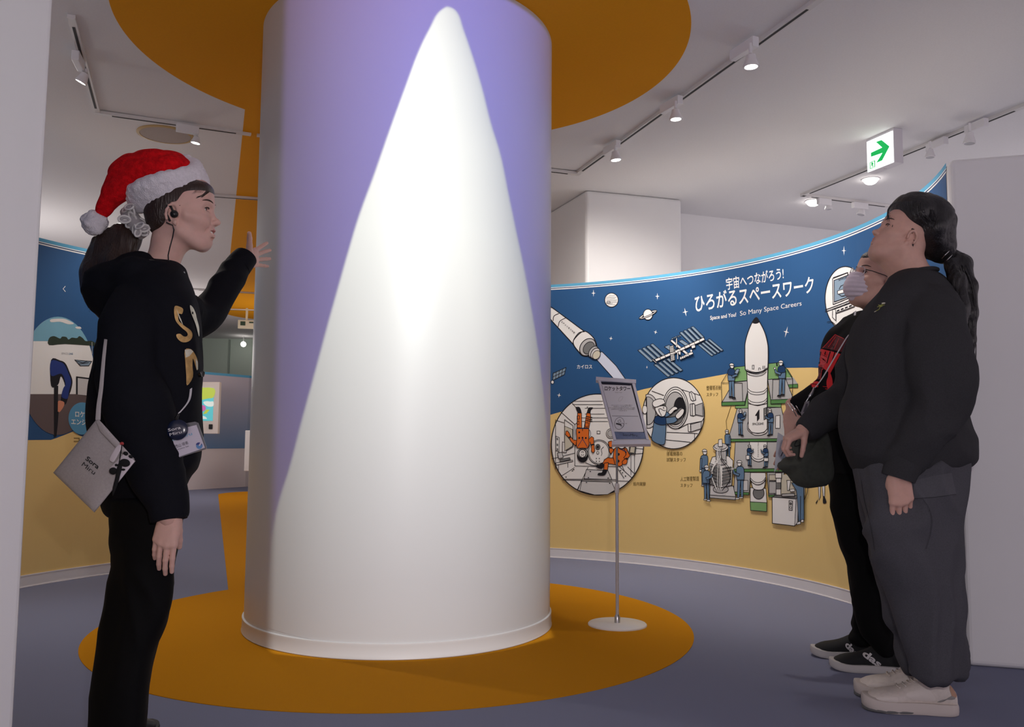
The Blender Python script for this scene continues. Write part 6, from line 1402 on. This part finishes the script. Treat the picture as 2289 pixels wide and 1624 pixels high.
# hair
H2h = Matrix.Translation(H2.translation) @ H2h.to_3x3().to_4x4(); TT = H2h @ Matrix.Rotation(math.radians(14), 4, 'Y')
lo_ = lambda *q: tuple(TT.inverted() @ Q2(*q))
hc = SDF(); hc.ball(lo_(2062, 492, 0), (.096, .093, .090), .02); hc.ball(lo_(2078, 505, 0), (.068, .082, .085), .03); hc.ball(lo_(2036, 470, 0), (.062, .084, .052), .03); hc.ball(lo_(2040, 486, 0), (.058, .104, .066), .012); hc.ball(lo_(2072, 518, 0), (.050, .110, .066), .012); hc.ball(lo_(2080, 545, 0), (.034, .086, .036), .015)
hc.chain([lo_(2082, 520, 0), lo_(2098, 548, 0), lo_(2113, 570, 0)], [.072, .050, .028], .03)
for y in (-1, 1): hc.ball(tuple(TT.inverted() @ (H2 @ Vector((.004, y * .088, -.006)))), (.015, .030, .024), .004, 's')
hc.ball(tuple(TT.inverted() @ (H2 @ Vector((.130, 0, -.045)))), (.068, .16, .098), .008, 's')
for y in (-1, 1): hc.ball(tuple(TT.inverted() @ (H2 @ Vector((.045, y * .10, -.04)))), (.040, .030, .055), .008, 's')
V, F = hc.mesh(.0035); V, F = wrinkle(smooth_np(V, F, 2), F, .0012, (28, 28, 28), 4.0); mesh('hair_cap', xf(TT, V), F, M_hairb, p2, True)
cap_b = BVHTree.FromPolygons([tuple(v) for v in V], F)
L_ = []
for k in range(110):
    u = k / 109; a = random.uniform(-3, 3)
    L_.append([tuple(TT.inverted() @ Q2(1990 + 30 * u + a, 440 + 40 * u, -.05)), tuple(TT.inverted() @ Q2(2040 + 20 * u, 432 + 70 * u + a, -.12)), tuple(TT.inverted() @ Q2(2092, 470 + 62 * u + a, -.10)), tuple(TT.inverted() @ Q2(2112, 535 + 20 * u, -.04))])
surf_strands('swept_hair', TT, cap_b, L_, M_hairb, p2, .0020, .0004)
L_ = []
for k in range(22):
    a = random.uniform(-.003, .003); u = k / 21
    L_.append([(.066 + .02 * u, .048 - .01 * u, .118), (.090 + .006 * u, .052 - .008 * u, .085 + a), (.090 - .006 * u, .062 - .008 * u, .055), (.082 - .02 * u + a, .070 - .004 * u, .020 - .02 * random.random())])
surf_strands('fringe', H2, bv2, L_, M_hairb, p2, .0013, .002)
L_ = [[(.020 - .002 * k, .090, .045), (.002 - .002 * k, .090, .020), (-.018 - .002 * k, .088, -.015), (-.026 - .002 * k, .078, -.055 - .004 * k)] for k in range(8)]
surf_strands('side_lock', H2, bv2, L_, M_hairb, p2, .0018, .004)
pc = [(2118, 568, -.0), (2150, 590, -.02), (2162, 640, -.06), (2166, 700, -.09), (2172, 760, -.10), (2177, 815, -.10)]
pt = SDF(); pt.chain([tuple(Q2(*q)) for q in pc], [.026, .030, .030, .022, .013, .004], .02); pt.chain([tuple(Q2(*q)) for q in [(2125, 590, -.04), (2140, 630, -.10), (2152, 690, -.14), (2160, 730, -.15)]], [.022, .026, .018, .006], .02)
V, F = pt.mesh(.005); V, F = wrinkle(smooth_np(V, F, 2), F, .003, (40, 40, 4), 2.0); pony = mesh('ponytail', V, F, M_hairb, p2, True)
S = []; T_ = []
for k in range(80):
    a = random.uniform(-1, 1); S.append(Q2(2145 + 14 * a, 590 + 20 * random.random(), random.uniform(-.09, -.0))); T_.append(Q2(2172 + 9 * a, random.choice([740, 780, 820, 840]) + random.uniform(-30, 5), random.uniform(-.13, -.07)))
strands('loose_hair', S, T_, M_hairb, pony, .0016, lambda a, c: Vector((.025, -.01, .02)), 9)
fb = MB()
for k in range(16):
    a = random.uniform(-1, 1); b_ = random.uniform(-1, 1)
    P_ = [TT.inverted() @ Q2(2012 + 3 * a, 452 + 2 * b_, -.06), TT.inverted() @ Q2(1994 + 2 * a, 458 + 2 * b_, -.07), TT.inverted() @ Q2(1985 + 2 * a, 472, -.075), TT.inverted() @ Q2(1984 + 2 * a + 3 * (k % 3), 488 + 12 * b_, -.076)]
    P_ = smooth_pts3(P_, 4); fb.tube([TT @ p for p in P_], [.0016 * (1 - .8 * i / (len(P_) - 1)) for i in range(len(P_))], 5)
fb.build('front_strands', M_hairb, p2, True)
hb = MB()
for i, (x, y) in enumerate([(2106, 568), (2112, 578)]): hb.tube(smooth_pts3([Q2(x, y + 10, -.035), Q2(x + 8, y, -.052), Q2(x + 16, y - 8, -.04), Q2(x + 18, y - 8, .0)], 3), .0022, 8)
hb.build('beaded_hair_tie', mat('silver_beads', (.5, .5, .5), .25, metal=1, noise_amt=.8, noise_scale=500), pony, True)
# ================================================================ masked person with glasses behind
D3 = 3.38
Q3 = lambda px, py, dd=0.0: at(px, py, D3 + dd)
PX3 = D3 / FPX
M_blk = mat('black_jersey', (.0060, .0062, .0068), .8, spec=.12, noise_amt=.1, noise_scale=300); M_blkt = mat('black_trouser_cloth', (.0042, .0043, .0046), .85, spec=.1, noise_amt=.1, noise_scale=300)
yaw, pit = math.radians(190), math.radians(18)
fw_ = Vector((math.cos(yaw) * math.cos(pit), math.sin(yaw) * math.cos(pit), math.sin(pit)))
H3 = frame((0, 0, 0), fw_, (.32, -.05, 1)); H3 = H3 @ Matrix.Diagonal((.94, .95, .95, 1)); H3 = Matrix.Translation(Q3(1986, 634, -.075) - H3 @ Vector((0, .078, 0))) @ H3
hs = head_sdf(plump=.007, neck_to=(-.085, 0, -.150), neck_r=.056, double_chin=.8)
hp = head_parts(H3, hs, None, None); bv3 = head_bvh(hs)
NP3 = [Q3(1945, 740, -.12), Q3(1915, 790, -.18), Q3(1890, 835, -.20), Q3(1862, 872, -.20), Q3(1825, 893, -.19), Q3(1795, 905, -.18), Q3(1776, 913, -.17)]
FP3 = [Q3(1975, 760, .14), Q3(1940, 850, .18), Q3(1880, 920, .14), Q3(1800, 960, .04)]
core = body_core(chain_(NP3, .042, .027) + chain_(FP3, .042, .026) + [(Q3(1965, 690), Q3(1960, 760), .05, .10), (Q3(1960, 770, -.08), Q3(1960, 770, .08), .08, .08), (Q3(1960, 780), Q3(1960, 1020), .11, .12), (Q3(1955, 1050, -.07), Q3(1950, 1120, -.08), .09, .08), (Q3(1955, 1050, .07), Q3(1950, 1120, .08), .09, .08),
    (Q3(1945, 1130, -.08), Q3(1950, 1280, -.09), .075, .055), (Q3(1955, 1280, -.09), Q3(1985, 1450, -.09), .05, .028), (Q3(1945, 1130, .08), Q3(1945, 1280, .07), .075, .055), (Q3(1945, 1280, .07), Q3(1945, 1430, .07), .05, .03)])
Mh = frame(Q3(1774, 917, -.17), (-.10, .05, -1), (-.72, -.75, -.1)); hV, hF = hand_sdf(curl=(.62, .60, .60, .55), spread=.02, thumb=(.55, .8), thumb_curl=.25, s=1.05, wl=.02).mesh(.0021)
hV = smooth_np(hV, hF, 1); hV[:, 1] *= -1; hV = xf(frame(Q3(1772, 916, -.17), (.10, .0, -1), (-.55, -.85, -.05)), hV); hF = [f[::-1] for f in hF]
Mg = frame(Q3(1790, 962, .03), (-.62, -.10, -.78), (-.4, -.85, .2)); gV, gF = hand(Mg, curl=(.28, .25, .25, .3), spread=.04, thumb=(.4, .4), s=1.0, wl=.02)
base3 = Q3(1950, 1450); base3.z = 0
p3 = make_person('person in glasses and a lilac face mask, black top with a red print, hands joined', base3, [(hp[0], hp[1], hp[2]), (core[0], core[1], 0), (hV, hF, 0), (gV, gF, 0)], [M_skin2, M_lip])
eyes(H3, p3, bv3, gaze=(0, .12))
tr = trunk([(693, 1918, 1985, .075, 0), (706, 1898, 2005, .12, 0), (725, 1872, 2020, .16, 0), (748, 1850, 2030, .19, 0), (775, 1838, 2035, .18, 0), (815, 1832, 2040, .185, 0), (870, 1836, 2046, .185, 0), (930, 1838, 2050, .185, 0), (1000, 1840, 2050, .185, 0), (1045, 1845, 2050, .195, 0), (1068, 1853, 2046, .19, 0)], Q3, exp=2.2)
arm_n = limb(NP3, [r * PX3 for r in (50, 48, 44, 38, 33, 27, 24)], .85); arm_f = limb(FP3, [r * PX3 for r in (48, 44, 36, 26)], .9)
top = cloth('black_top', [tr, arm_n, arm_f], M_blk, p3, .0085, 6, .006, (6, 6, 8), 31.0)
nk = MB(); nk.tube(smooth_pts3([Q3(x, y, dd) for x, y, dd in [(1912, 702, 0), (1925, 702, -.06), (1950, 700, -.085), (1980, 694, -.06), (1990, 690, 0), (1975, 694, .06), (1945, 700, .08), (1920, 703, .05), (1912, 702, 0)]], 4), .011, 10, cap=False); nk.build('neck_rib', M_sweat, top, True)
A = decal_art([top], base=.002, grid=3.5); M_pr = mat('red_print', (.66, .015, .02), .6); M_pd = mat('dark_red_print', (.10, .006, .010), .7)
z6 = lambda x, y: (1700 + x / 2.9, 400 + y / 2.9)
A.fill(C(z6, 485, 1005, 545, 1035, 600, 1060, 560, 1130, 480, 1110, 410, 1095), M_pd); A.line(C(z6, 405, 1095, 485, 1008, 540, 1035), 1.3, M_pr); A.line(C(z6, 440, 1090, 490, 1020), 1.2, M_pr); A.line(C(z6, 480, 1105, 510, 1035), .9, M_pr)
A.fill(C(z6, 395, 1100, 455, 1115, 520, 1135, 490, 1190, 455, 1260, 400, 1220, 352, 1200, 365, 1150), M_pr)
for x in (395, 425, 455, 485): A.line(C(z6, x, 1118, x - 22, 1195), 2.2, M_blk)
A.fill(C(z6, 350, 1205, 405, 1222, 390, 1300, 335, 1300), M_pd); A.line(C(z6, 350, 1205, 335, 1300, 325, 1340), 1.2, M_pr); A.line(C(z6, 405, 1222, 390, 1310), 1, M_pr)
A.fill(C(z6, 330, 1310, 380, 1315, 375, 1350, 335, 1352), M_pr); A.line(C(z6, 335, 1330, 375, 1334), 1.4, M_blk)
A.fill([tuple(p) for p in smooth_pts(C(z6, 445, 1240, 465, 1290, 468, 1345, 452, 1370, 432, 1350, 430, 1310, 440, 1280), 3, True)], M_pr)
A.line(C(z6, 420, 1360, 465, 1365, 462, 1395, 415, 1390), 1.2, M_pr); A.line(C(z6, 405, 1345, 460, 1352), .9, M_pr); A.fill(C(z6, 425, 1370, 440, 1372, 438, 1385, 424, 1384), M_pr)
A.build('chest_print', top)['label'] = 'red block print'
legs = [trunk([(1055, 1853, 2046, .17, -.03), (1100, 1855, 2040, .13, -.07), (1139, 1859, 2036, .12, -.08), (1185, 1871, 2030, .11, -.085), (1221, 1879, 2025, .105, -.09), (1255, 1893, 2020, .10, -.09), (1300, 1902, 2016, .095, -.09), (1368, 1910, 2010, .09, -.09), (1410, 1924, 2008, .085, -.09), (1440, 1950, 2006, .075, -.09), (1462, 1968, 2006, .07, -.09)], Q3, exp=2.1),
        trunk([(1100, 1855, 2030, .13, .08), (1185, 1871, 2010, .11, .08), (1237, 1889, 1995, .10, .075), (1268, 1896, 1990, .095, .075), (1309, 1900, 1985, .09, .075), (1368, 1908, 1980, .085, .075), (1391, 1904, 1978, .085, .075), (1405, 1909, 1976, .08, .075), (1414, 1903, 1976, .075, .075), (1425, 1898, 1975, .075, .075), (1436, 1904, 1975, .07, .075)], Q3, exp=2.1)]
cloth('trousers', legs, M_blkt, p3, .0085, 4, .006, (8, 8, 7), 41.0)
M_knit = mat('black_knit_shoe', (.012, .013, .014), .85, noise_amt=.1, noise_scale=300); M_wsole = mat('grey_white_sole', (.50, .48, .47), .6); M_sl = mat('white_shoe_print', (.60, .58, .58), .6)
for (tx, ty), (hx, hy), nm in (((1866, 1500), (2030, 1512), 0), ((1823, 1470), (1975, 1480), 1)):
    t, h = hitz(tx, ty, 0), hitz(hx, hy, 0); t.y += .045; h.y += .045
    up, hl, ax, sd, L = simple_shoe(t, h, .098, .082, M_knit, M_wsole, p3, 'knit_shoe', .028)
    A = decal_art([up], base=.0015, grid=2.5); z8 = lambda x, y: (1750 + x / 4.247, 1250 + y / 4.247)
    if nm == 0: A.text('das', z8(748, 905), z8(912, 1026), 15.5, M_sl, offset=.035, up=Vector((.62, -.78)))
    else: A.text('das', z8(585, 815), z8(690, 925), 14, M_sl, offset=.035, up=Vector((.62, -.78)))
    A.build('shoe_lettering', up)
hc = SDF(); hc.ball((-.010, 0, .052), (.106, .083, .092), .02); hc.ball((-.050, 0, .000), (.060, .072, .070), .03); hc.ball((.048, 0, .088), (.052, .066, .040), .03)
hc.ball((.100, 0, -.000), (.070, .16, .078), .012, 's'); hc.ball((.030, .086, -.030), (.040, .026, .045), .010, 's'); hc.ball((.030, -.086, -.030), (.040, .026, .045), .010, 's')
V, F = hc.mesh(.004); V, F = wrinkle(smooth_np(V, F, 2), F, .0015, (28, 28, 28), 4.0); mesh('hair_cap', xf(H3, V), F, M_hairb, p3, True)
# mask, ear loops
M_mask = mat('lilac_mask', (.66, .58, .66), .8, noise_amt=.03, noise_scale=60); ms = SDF(); ms.ball((.070, 0, -.036), (.068, .056, .064), .01); ms.ball((.105, 0, -.008), (.026, .026, .030), .02); ms.ball((.098, 0, -.050), (.034, .032, .034), .02)
ms.ball((.010, 0, -.03), (.045, .2, .2), .004, 's'); ms.ball((.060, 0, .075), (.09, .2, .058), .01, 's')
V, F = ms.mesh(.003); V = smooth_np(V, F, 3); N = vnormals(V, F)
for i, v in enumerate(V): ang = (v[2] + .04) * 1.0 - (.11 - v[0]) * .25; V[i] += N[i] * .0022 * math.sin(ang * 330) * max(0, min(1, (.125 - v[0]) / .05 + .4))
mk = mesh('face_mask', xf(H3, V), F, M_mask, p3, True)
lp = MB()
for a, b in (((.060, .058, .000), (.006, .083, .020)), ((.056, .056, -.058), (.000, .082, -.020))):
    lp = MB(); lp.tube([H3 @ q for q in [onto(bv3, p, .003) for p in smooth_pts3([a, tuple((Vector(a) + Vector(b)) / 2 + Vector((0, .004, 0))), b], 4)]], .0016, 6)
    lp.build('ear_loop', mat('black_elastic', (.008, .006, .008), .6), mk, True)
g = MB(); gl = MB()
for y in (-1, 1):
    c = Vector((.112, y * .034, .018)); u_ = Vector((-.30, y * .95, 0)).normalized(); v_ = Vector((.12, 0, 1)).normalized()
    ring = [c + u_ * .025 * math.copysign(abs(math.cos(t)) ** .8, math.cos(t)) + v_ * .020 * math.copysign(abs(math.sin(t)) ** .8, math.sin(t)) for t in np.linspace(0, 2 * math.pi, 29)]
    g.tube([H3 @ q for q in ring], .0013, 8, cap=False); n = len(ring) - 1; gl.add([H3 @ c] + [H3 @ q for q in ring[:-1]], [(0, 1 + i, 1 + (i + 1) % n) for i in range(n)])
    g.tube([H3 @ Vector(q) for q in [(.104, y * .058, .026), (.085, y * .074, .026), (.03, y * .084, .026), (.0, y * .084, .022)]], [.0022, .0016, .0016, .0014], 8, m=1)
g.tube([H3 @ Vector(q) for q in [(.117, -.010, .022), (.121, 0, .025), (.117, .010, .022)]], .0014, 8)
gs = g.build('glasses', None, p3, True, mats=[mat('clear_frame', (.62, .60, .62), .15, spec=.8, metal=.5), mat('dark_temple', (.02, .018, .02), .3)])
gl.build('lenses', mat('lens_glass', (.95, .95, .97), .03, trans=1.0, alpha=.35), gs)
er = MB(); e0 = H3 @ Vector((.004, .089, -.026))
for k in range(6): er.lathe(e0 + Vector((.001 * math.sin(k * 2), -.002, -.003 * k)), (0, -1, 0), [(.0005, -.0018), (.002, 0), (.0005, .0018)], 8)
er.build('earring', mat('silver_bright', (.85, .83, .82), .12, metal=1), p3, True)
# bracelets and ring
wx = Q3(1769, 905, -.172); ba = (Q3(1795, 905, -.18) - Q3(1772, 918, -.17)).normalized()
b = MB()
for k, off in enumerate((0.0, .010, -.009)):
    e_ = ba.orthogonal().normalized(); f_ = ba.cross(e_); c = Q3(1776, 914, -.172) + ba * off
    b.tube([c + (e_ * math.cos(t) + f_ * math.sin(t)) * (.0315 + .001 * k) for t in np.linspace(0, 2 * math.pi, 25)], .0022 if k else .003, 8, cap=False)
b.build('bracelets', mat('silver_bright', (.85, .83, .82), .12, metal=1), p3, True)
b = MB(); c = Q3(1758, 976, -.20); b.lathe(c, (.2, -1, .1), [(.003, -.002), (.0065, 0), (.004, .003), (.001, .004)], 12); b.build('finger_ring', mat('silver_bright', (.85, .83, .82), .12, metal=1), p3, True)
# ================================================================ carried things
def cushion(outline, plane_pt, thick, levels=(1, .97, .88, .7, .45, .2), tilt=None, bulge=1.0):
    "closed pillow from a star-shaped pixel outline, lying in a plane through plane_pt"
    n = Vector(tilt) if tilt is not None else Vector((0, -1, 0)); n.normalize(); P = [hitplane(x, y, plane_pt, n) for x, y in outline]; c = sum(P, Vector()) / len(P); V = []; F = []; m = len(P)
    for sgn in (1, -1):
        k = len(V)
        for s_ in levels: V += [c + (p - c) * s_ + n * sgn * thick * .5 * (1 - s_ ** 2.4) ** .5 for p in P]
        V.append(c + n * sgn * thick * .5)
        for i in range(len(levels) - 1):
            for j in range(m): F.append((k + i * m + j, k + i * m + (j + 1) % m, k + (i + 1) * m + (j + 1) % m, k + (i + 1) * m + j)[::sgn])
        e = k + (len(levels) - 1) * m; F += [(e + j, e + (j + 1) % m, k + len(levels) * m)[::sgn] for j in range(m)]
    k = len(levels) * m + 1
    F += [(j, k + j, k + (j + 1) % m, (j + 1) % m) for j in range(m)]
    return V, F, n
def edge_pts(c, k=8):
    out = []
    for i in range(len(c)):
        a, b = c[i], c[(i + 1) % len(c)]; out += [(a[0] + (b[0] - a[0]) * j / k, a[1] + (b[1] - a[1]) * j / k) for j in range(k)]
    return out
# ---- tote bag of the person in the hat
M_canvas = mat('grey_canvas', (.41, .375, .375), .85, spec=.15, noise_amt=.06, noise_scale=200, bump=.25, bump_scale=600); M_webbing = mat('grey_webbing', (.43, .40, .40), .85)
bp = Q(215, 1040, -.315); tl_ = Vector((-.18, -1, .08))
root = empty('shoulder_bag', bp.copy(), 'flat grey canvas shoulder bag hanging corner-up behind the elbow of the black hoodie', 'bag')
V, F, n_ = cushion(edge_pts([(119, 1056), (218, 934), (303, 1030), (211, 1145)]), bp, .022, tilt=tl_)
bag = mesh('bag_body', V, F, M_canvas, root, True)
V, F, _ = cushion(edge_pts([(214, 941), (221, 937), (301, 1026), (296, 1032), (258, 1000), (222, 962)]), bp + n_ * .011, .010, tilt=tl_); mesh('bag_opening_fold', V, F, M_canvas, bag, True)
sp = [Q(219, 938, -.315), Q(221, 905, -.31), Q(226, 868, -.305), Q(231, 810, -.30), Q(236, 762, -.27), Q(239, 742, -.18), Q(246, 725, -.08)]
st = MB(); rings = [(p, Vector((w_, 0, 0)), Vector((0, .0015, 0)), 4) for p, w_ in zip(smooth_pts3(sp, 3), np.linspace(.0062, .0026, 19))]; st.add(*loft(rings, 12)); st.build('strap', M_webbing, root, True)
def decal_plane(p0, n, **k):
    u_ = Vector((0, 0, 1)).cross(n).normalized(); v_ = n.cross(u_)
    return Art(lambda px, py: (lambda p: ((p - p0).dot(u_), (p - p0).dot(v_)))(hitplane(px, py, p0, n)), lambda u, v, off: p0 + u_ * u + v_ * v + n * off, **k)
A = decal_art([bag], base=.0015, grid=4); M_bk = mat('black_print', (.012, .012, .014), .6)
up_ = Vector((.60, -.80))
A.text('Sora', h2(292, 1005), h2(372, 1068), 10.5, M_bk, offset=.018, up=up_); A.text('Miru', h2(268, 1043), h2(348, 1104), 10.5, M_bk, offset=.0, up=up_)
A.build('bag_lettering', bag)
fr = bp + n_ * .016
tg = empty('key_charm', hitplane(262, 1010, fr, n_), 'black and white charm with a white tag clipped to the grey canvas bag', 'charm')
V, F, _ = cushion(smooth_pts([(268, 993), (273, 998), (256, 1030), (248, 1031), (245, 1024), (258, 1000)], 3, True), fr + n_ * .006, .004, tilt=tl_); mesh('white_tag', V, F, mat('tag_white', (.62, .56, .60), .5), tg, True)
V, F, _ = cushion(edge_pts([(280, 1010), (302, 1030), (266, 1076), (262, 1062), (245, 1053), (246, 1045)], 4), fr + n_ * .004, .006, tilt=tl_); mesh('white_card', V, F, mat('tag_white', (.62, .56, .60), .5), tg, True)
M_bf = mat('black_felt', (.006, .006, .007), .9)
for o_ in [ell(279, 1034, 12, 9, 10, 20), ell(253, 1052, 9, 8, 0, 20), ell(281, 1013, 5.5, 4.5, 30, 14), ell(292, 1020, 5, 3.5, 30, 14), ell(260, 1039, 3, 3, 0, 12), ell(275.5, 1049, 4, 2.6, 0, 12)]:
    V, F, _ = cushion(o_, fr + n_ * .009, .007, tilt=tl_); mesh('black_patch', V, F, M_bf, tg, True)
V, F, _ = cushion(smooth_pts([(264, 1036), (273, 1040), (268, 1062), (264, 1078), (259, 1092), (252, 1108), (252, 1090), (258, 1066)], 3, True), fr + n_ * .010, .006, tilt=tl_); mesh('black_ribbon', V, F, M_bf, tg, True)
MB().tube(smooth_pts3([hitplane(273, 990, fr + n_ * .006, n_), hitplane(270, 1012, fr + n_ * .01, n_), hitplane(266, 1036, fr + n_ * .012, n_)], 4), .0012, 6).build('cord', M_bf, tg, True)
MB().lathe(hitplane(272, 991, fr + n_ * .005, n_), n_, [(.004, -.003), (.0045, 0), (.003, .003)], 12).build('red_bead', mat('red_bead', (.4, .05, .05), .4), tg, True)
# ---- name badge on a pale lanyard
nb = Vector((.12, -1, .05)).normalized(); b0 = Q(430, 985, -.20)
root = empty('name_badge', b0.copy(), 'clear name badge and round navy button hanging on a white lanyard against the black hoodie', 'badge')
def quad_slab(name, pts, off, th, m, par, p0, n, bevel=0):
    P = [hitplane(x, y, p0 + n * off, n) for x, y in pts]; V = [p for p in P] + [p - n * th for p in P]; k = len(P)
    o = mesh(name, V, [tuple(range(k))[::-1], tuple(range(k, 2 * k))] + [(i, (i + 1) % k, k + (i + 1) % k, k + i) for i in range(k)], m, par)
    return o
z4b = lambda x, y: (380 + x / 13.53, 920 + y / 13.53)
quad_slab('clear_case', C(z4b, -40, 500, 30, 420, 760, 296, 850, 330, 1108, 1085, 1080, 1130, 40, 1460, -60, 1400), -.002, .003, mat('clear_plastic', (.10, .10, .11), .12, spec=.6), root, b0, nb)
quad_slab('card', C(z4b, -30, 600, 440, 485, 800, 395, 1055, 1085, 150, 1400, -20, 1380), .0, .0015, mat('badge_card', (.56, .52, .60), .4), root, b0, nb)
A = decal_plane(b0, nb, base=.0012, layer=.0003); M_cy = mat('cyan_print', (.16, .40, .58), .5); M_dt = mat('dark_text', (.05, .045, .06), .5)
A.text('SoraMiru', z4b(-100, 945), z4b(680, 695), 7.4, M_cy, offset=.01, up=Vector((-.3, -1)))
A.text('西山 咲希', z4b(170, 1100), z4b(565, 970), 6.4, M_dt, offset=.0, up=Vector((-.3, -1))); A.text('Nishiyama Saki', z4b(180, 1172), z4b(580, 1045), 2.6, M_dt, offset=0, up=Vector((-.3, -1)))
A.fill(ell(*z4b(890, 1025), 7.2, 7.2, n=28), mat('badge_blue', (.10, .24, .48), .5)); A.fill([p for p in ell(*z4b(880, 1000), 6.8, 5.6, n=28) if p[1] < z4b(0, 1010)[1]], mat('badge_navy', (.03, .04, .20), .5)); A.fill(C(z4b, 870, 1010, 925, 920, 960, 900, 950, 980, 900, 1040), mat('badge_card', (.56, .52, .60), .4))
A.build('badge_print', root)
bc_ = hitplane(*z4b(215, 540), b0 + nb * .014, nb)
MB().lathe(bc_, nb, [(.024, -.006), (.0265, -.003), (.0262, .0), (.022, .0028), (.012, .004), (.0005, .0045)], 40).build('round_button', mat('navy_enamel', (.008, .012, .035), .2, spec=.6), root, True)
A = decal_plane(b0, nb, base=.0195, layer=.0002); M_wt = mat('white_print', (.72, .70, .72), .5)
A.text('Sora', z4b(10, 608), z4b(390, 525), 6.6, M_wt, offset=.005, up=Vector((-.2, -1))); A.text('Miru', z4b(60, 745), z4b(415, 650), 6.6, M_wt, offset=0, up=Vector((-.2, -1)))
A.build('button_lettering', root)
lp = [Q(427, 868, -.20), Q(425, 885, -.205), Q(421, 897, -.21), Q(411, 911, -.215), Q(399, 924, -.215)]
st = MB(); st.add(*loft([(p, Vector((.0028 + .0012 * i / 14, 0, .002)), Vector((0, .0012, 0)), 4) for i, p in enumerate(smooth_pts3(lp, 4))], 10)); st.build('lanyard', mat('white_ribbon', (.62, .60, .62), .7), root, True)
sp = [Q(427, 868, -.20), Q(428, 840, -.195), Q(424, 760, -.20), Q(412, 690, -.19)]
MB().tube([Q(399, 924, -.215), Q(394, 934, -.215), Q(396, 944, -.212)], [.003, .0045, .003], 10).build('clip', mat('black_plastic', (.01, .01, .01), .3), root, True)
# ---- leaflet, pouch and card case of the masked person
nl = Vector((-.25, -1, .15)).normalized(); l0 = Q3(1750, 1010, -.10)
o = quad_slab('leaflet', C(z7, 150, 330, 225, 380, 262, 440, 245, 530, 165, 612, 118, 678, 140, 420), 0, .0015, mat('leaflet_paper', (.50, .54, .60), .5), None, l0, nl)
tag(o, 'pale blue leaflet held below the joined hands beside the dark green pouch', 'leaflet')
A = decal_plane(l0, nl, base=.0006, layer=.0003); A.line(C(z7, 205, 480, 175, 540), 2, M_dt); A.line(C(z7, 225, 500, 190, 560), 1.2, M_cy); A.build('leaflet_print', o)
M_oliv = mat('dark_green_nylon', (.055, .060, .050), .7, spec=.2, noise_amt=.12, noise_scale=60)
nb3 = Vector((-.1, -1, 0)).normalized(); p0 = Q3(1800, 1030, -.20)
root = empty('crossbody_bag', p0.copy(), 'dark green-grey soft pouch on a strap hanging below the joined hands', 'bag')
V, F, _ = cushion(smooth_pts(C(z7, 500, 290, 400, 330, 300, 390, 262, 440, 240, 530, 200, 570, 152, 622, 190, 660, 240, 690, 270, 740, 330, 785, 410, 803, 500, 800, 590, 768, 625, 720, 620, 600, 600, 450, 560, 320), 3, True), p0, .10, tilt=nb3)
V, F = wrinkle(smooth_np(V, F, 1), F, .006, (11, 11, 9), 3.0); pch = mesh('pouch', V, F, M_oliv, root, True)
V, F, _ = cushion(smooth_pts(C(z7, 500, 320, 400, 350, 300, 420, 270, 520, 330, 600, 430, 665, 460, 600, 480, 450), 3, True), p0 + nb3 * .036, .030, tilt=nb3); mesh('front_pocket', V, F, M_oliv, pch, True)
st = MB(); st.add(*loft([(p, Vector((.013, 0, .006)), Vector((0, .0015, 0)), 4) for p in smooth_pts3([Q3(1826, 965, -.205), Q3(1828, 930, -.215), Q3(1833, 890, -.225), Q3(1843, 862, -.22), Q3(1862, 835, -.19)], 3)], 10)); st.build('strap', mat('olive_webbing', (.06, .072, .055), .8), root, True)
MB().tube(smooth_pts3([Q3(1784, 978, -.25), Q3(1776, 996, -.27), Q3(1795, 990, -.27), Q3(1800, 968, -.25)], 4), .0014, 6).build('drawcord', M_bf, root, True)
root = empty('card_holder', Q3(1798, 910, -.24), 'small card holder with metal clip on a white lanyard beside the bracelets', 'card holder')
quad_slab('card_case', C(z6, 262, 1515, 290, 1442, 318, 1436, 303, 1525, 268, 1532), 0, .004, mat('case_grey', (.25, .23, .25), .25), root, Q3(1798, 910, -.25), nb3)
quad_slab('case_window', C(z6, 276, 1508, 296, 1454, 308, 1454, 296, 1512), .001, .001, M_dt, root, Q3(1798, 910, -.25), nb3)
L3 = [Q3(1912, 695, -.10), Q3(1905, 738, -.19), Q3(1894, 752, -.215), Q3(1866, 798, -.235), Q3(1838, 845, -.245), Q3(1820, 868, -.25)]
st = MB(); st.add(*loft([(p, Vector((.0042, 0, .0025)), Vector((0, .001, 0)), 4) for p in smooth_pts3(L3, 4)], 10)); st.build('lanyard', mat('white_ribbon', (.62, .60, .62), .7), root, True)
MB().tube(smooth_pts3([Q3(1820, 866, -.25), Q3(1815, 878, -.255), Q3(1808, 888, -.255), Q3(1802, 897, -.252)], 3), [.004] * 3 + [.005] * 3 + [.002] * 4, 8).build('clip', M_steelr, root, True)
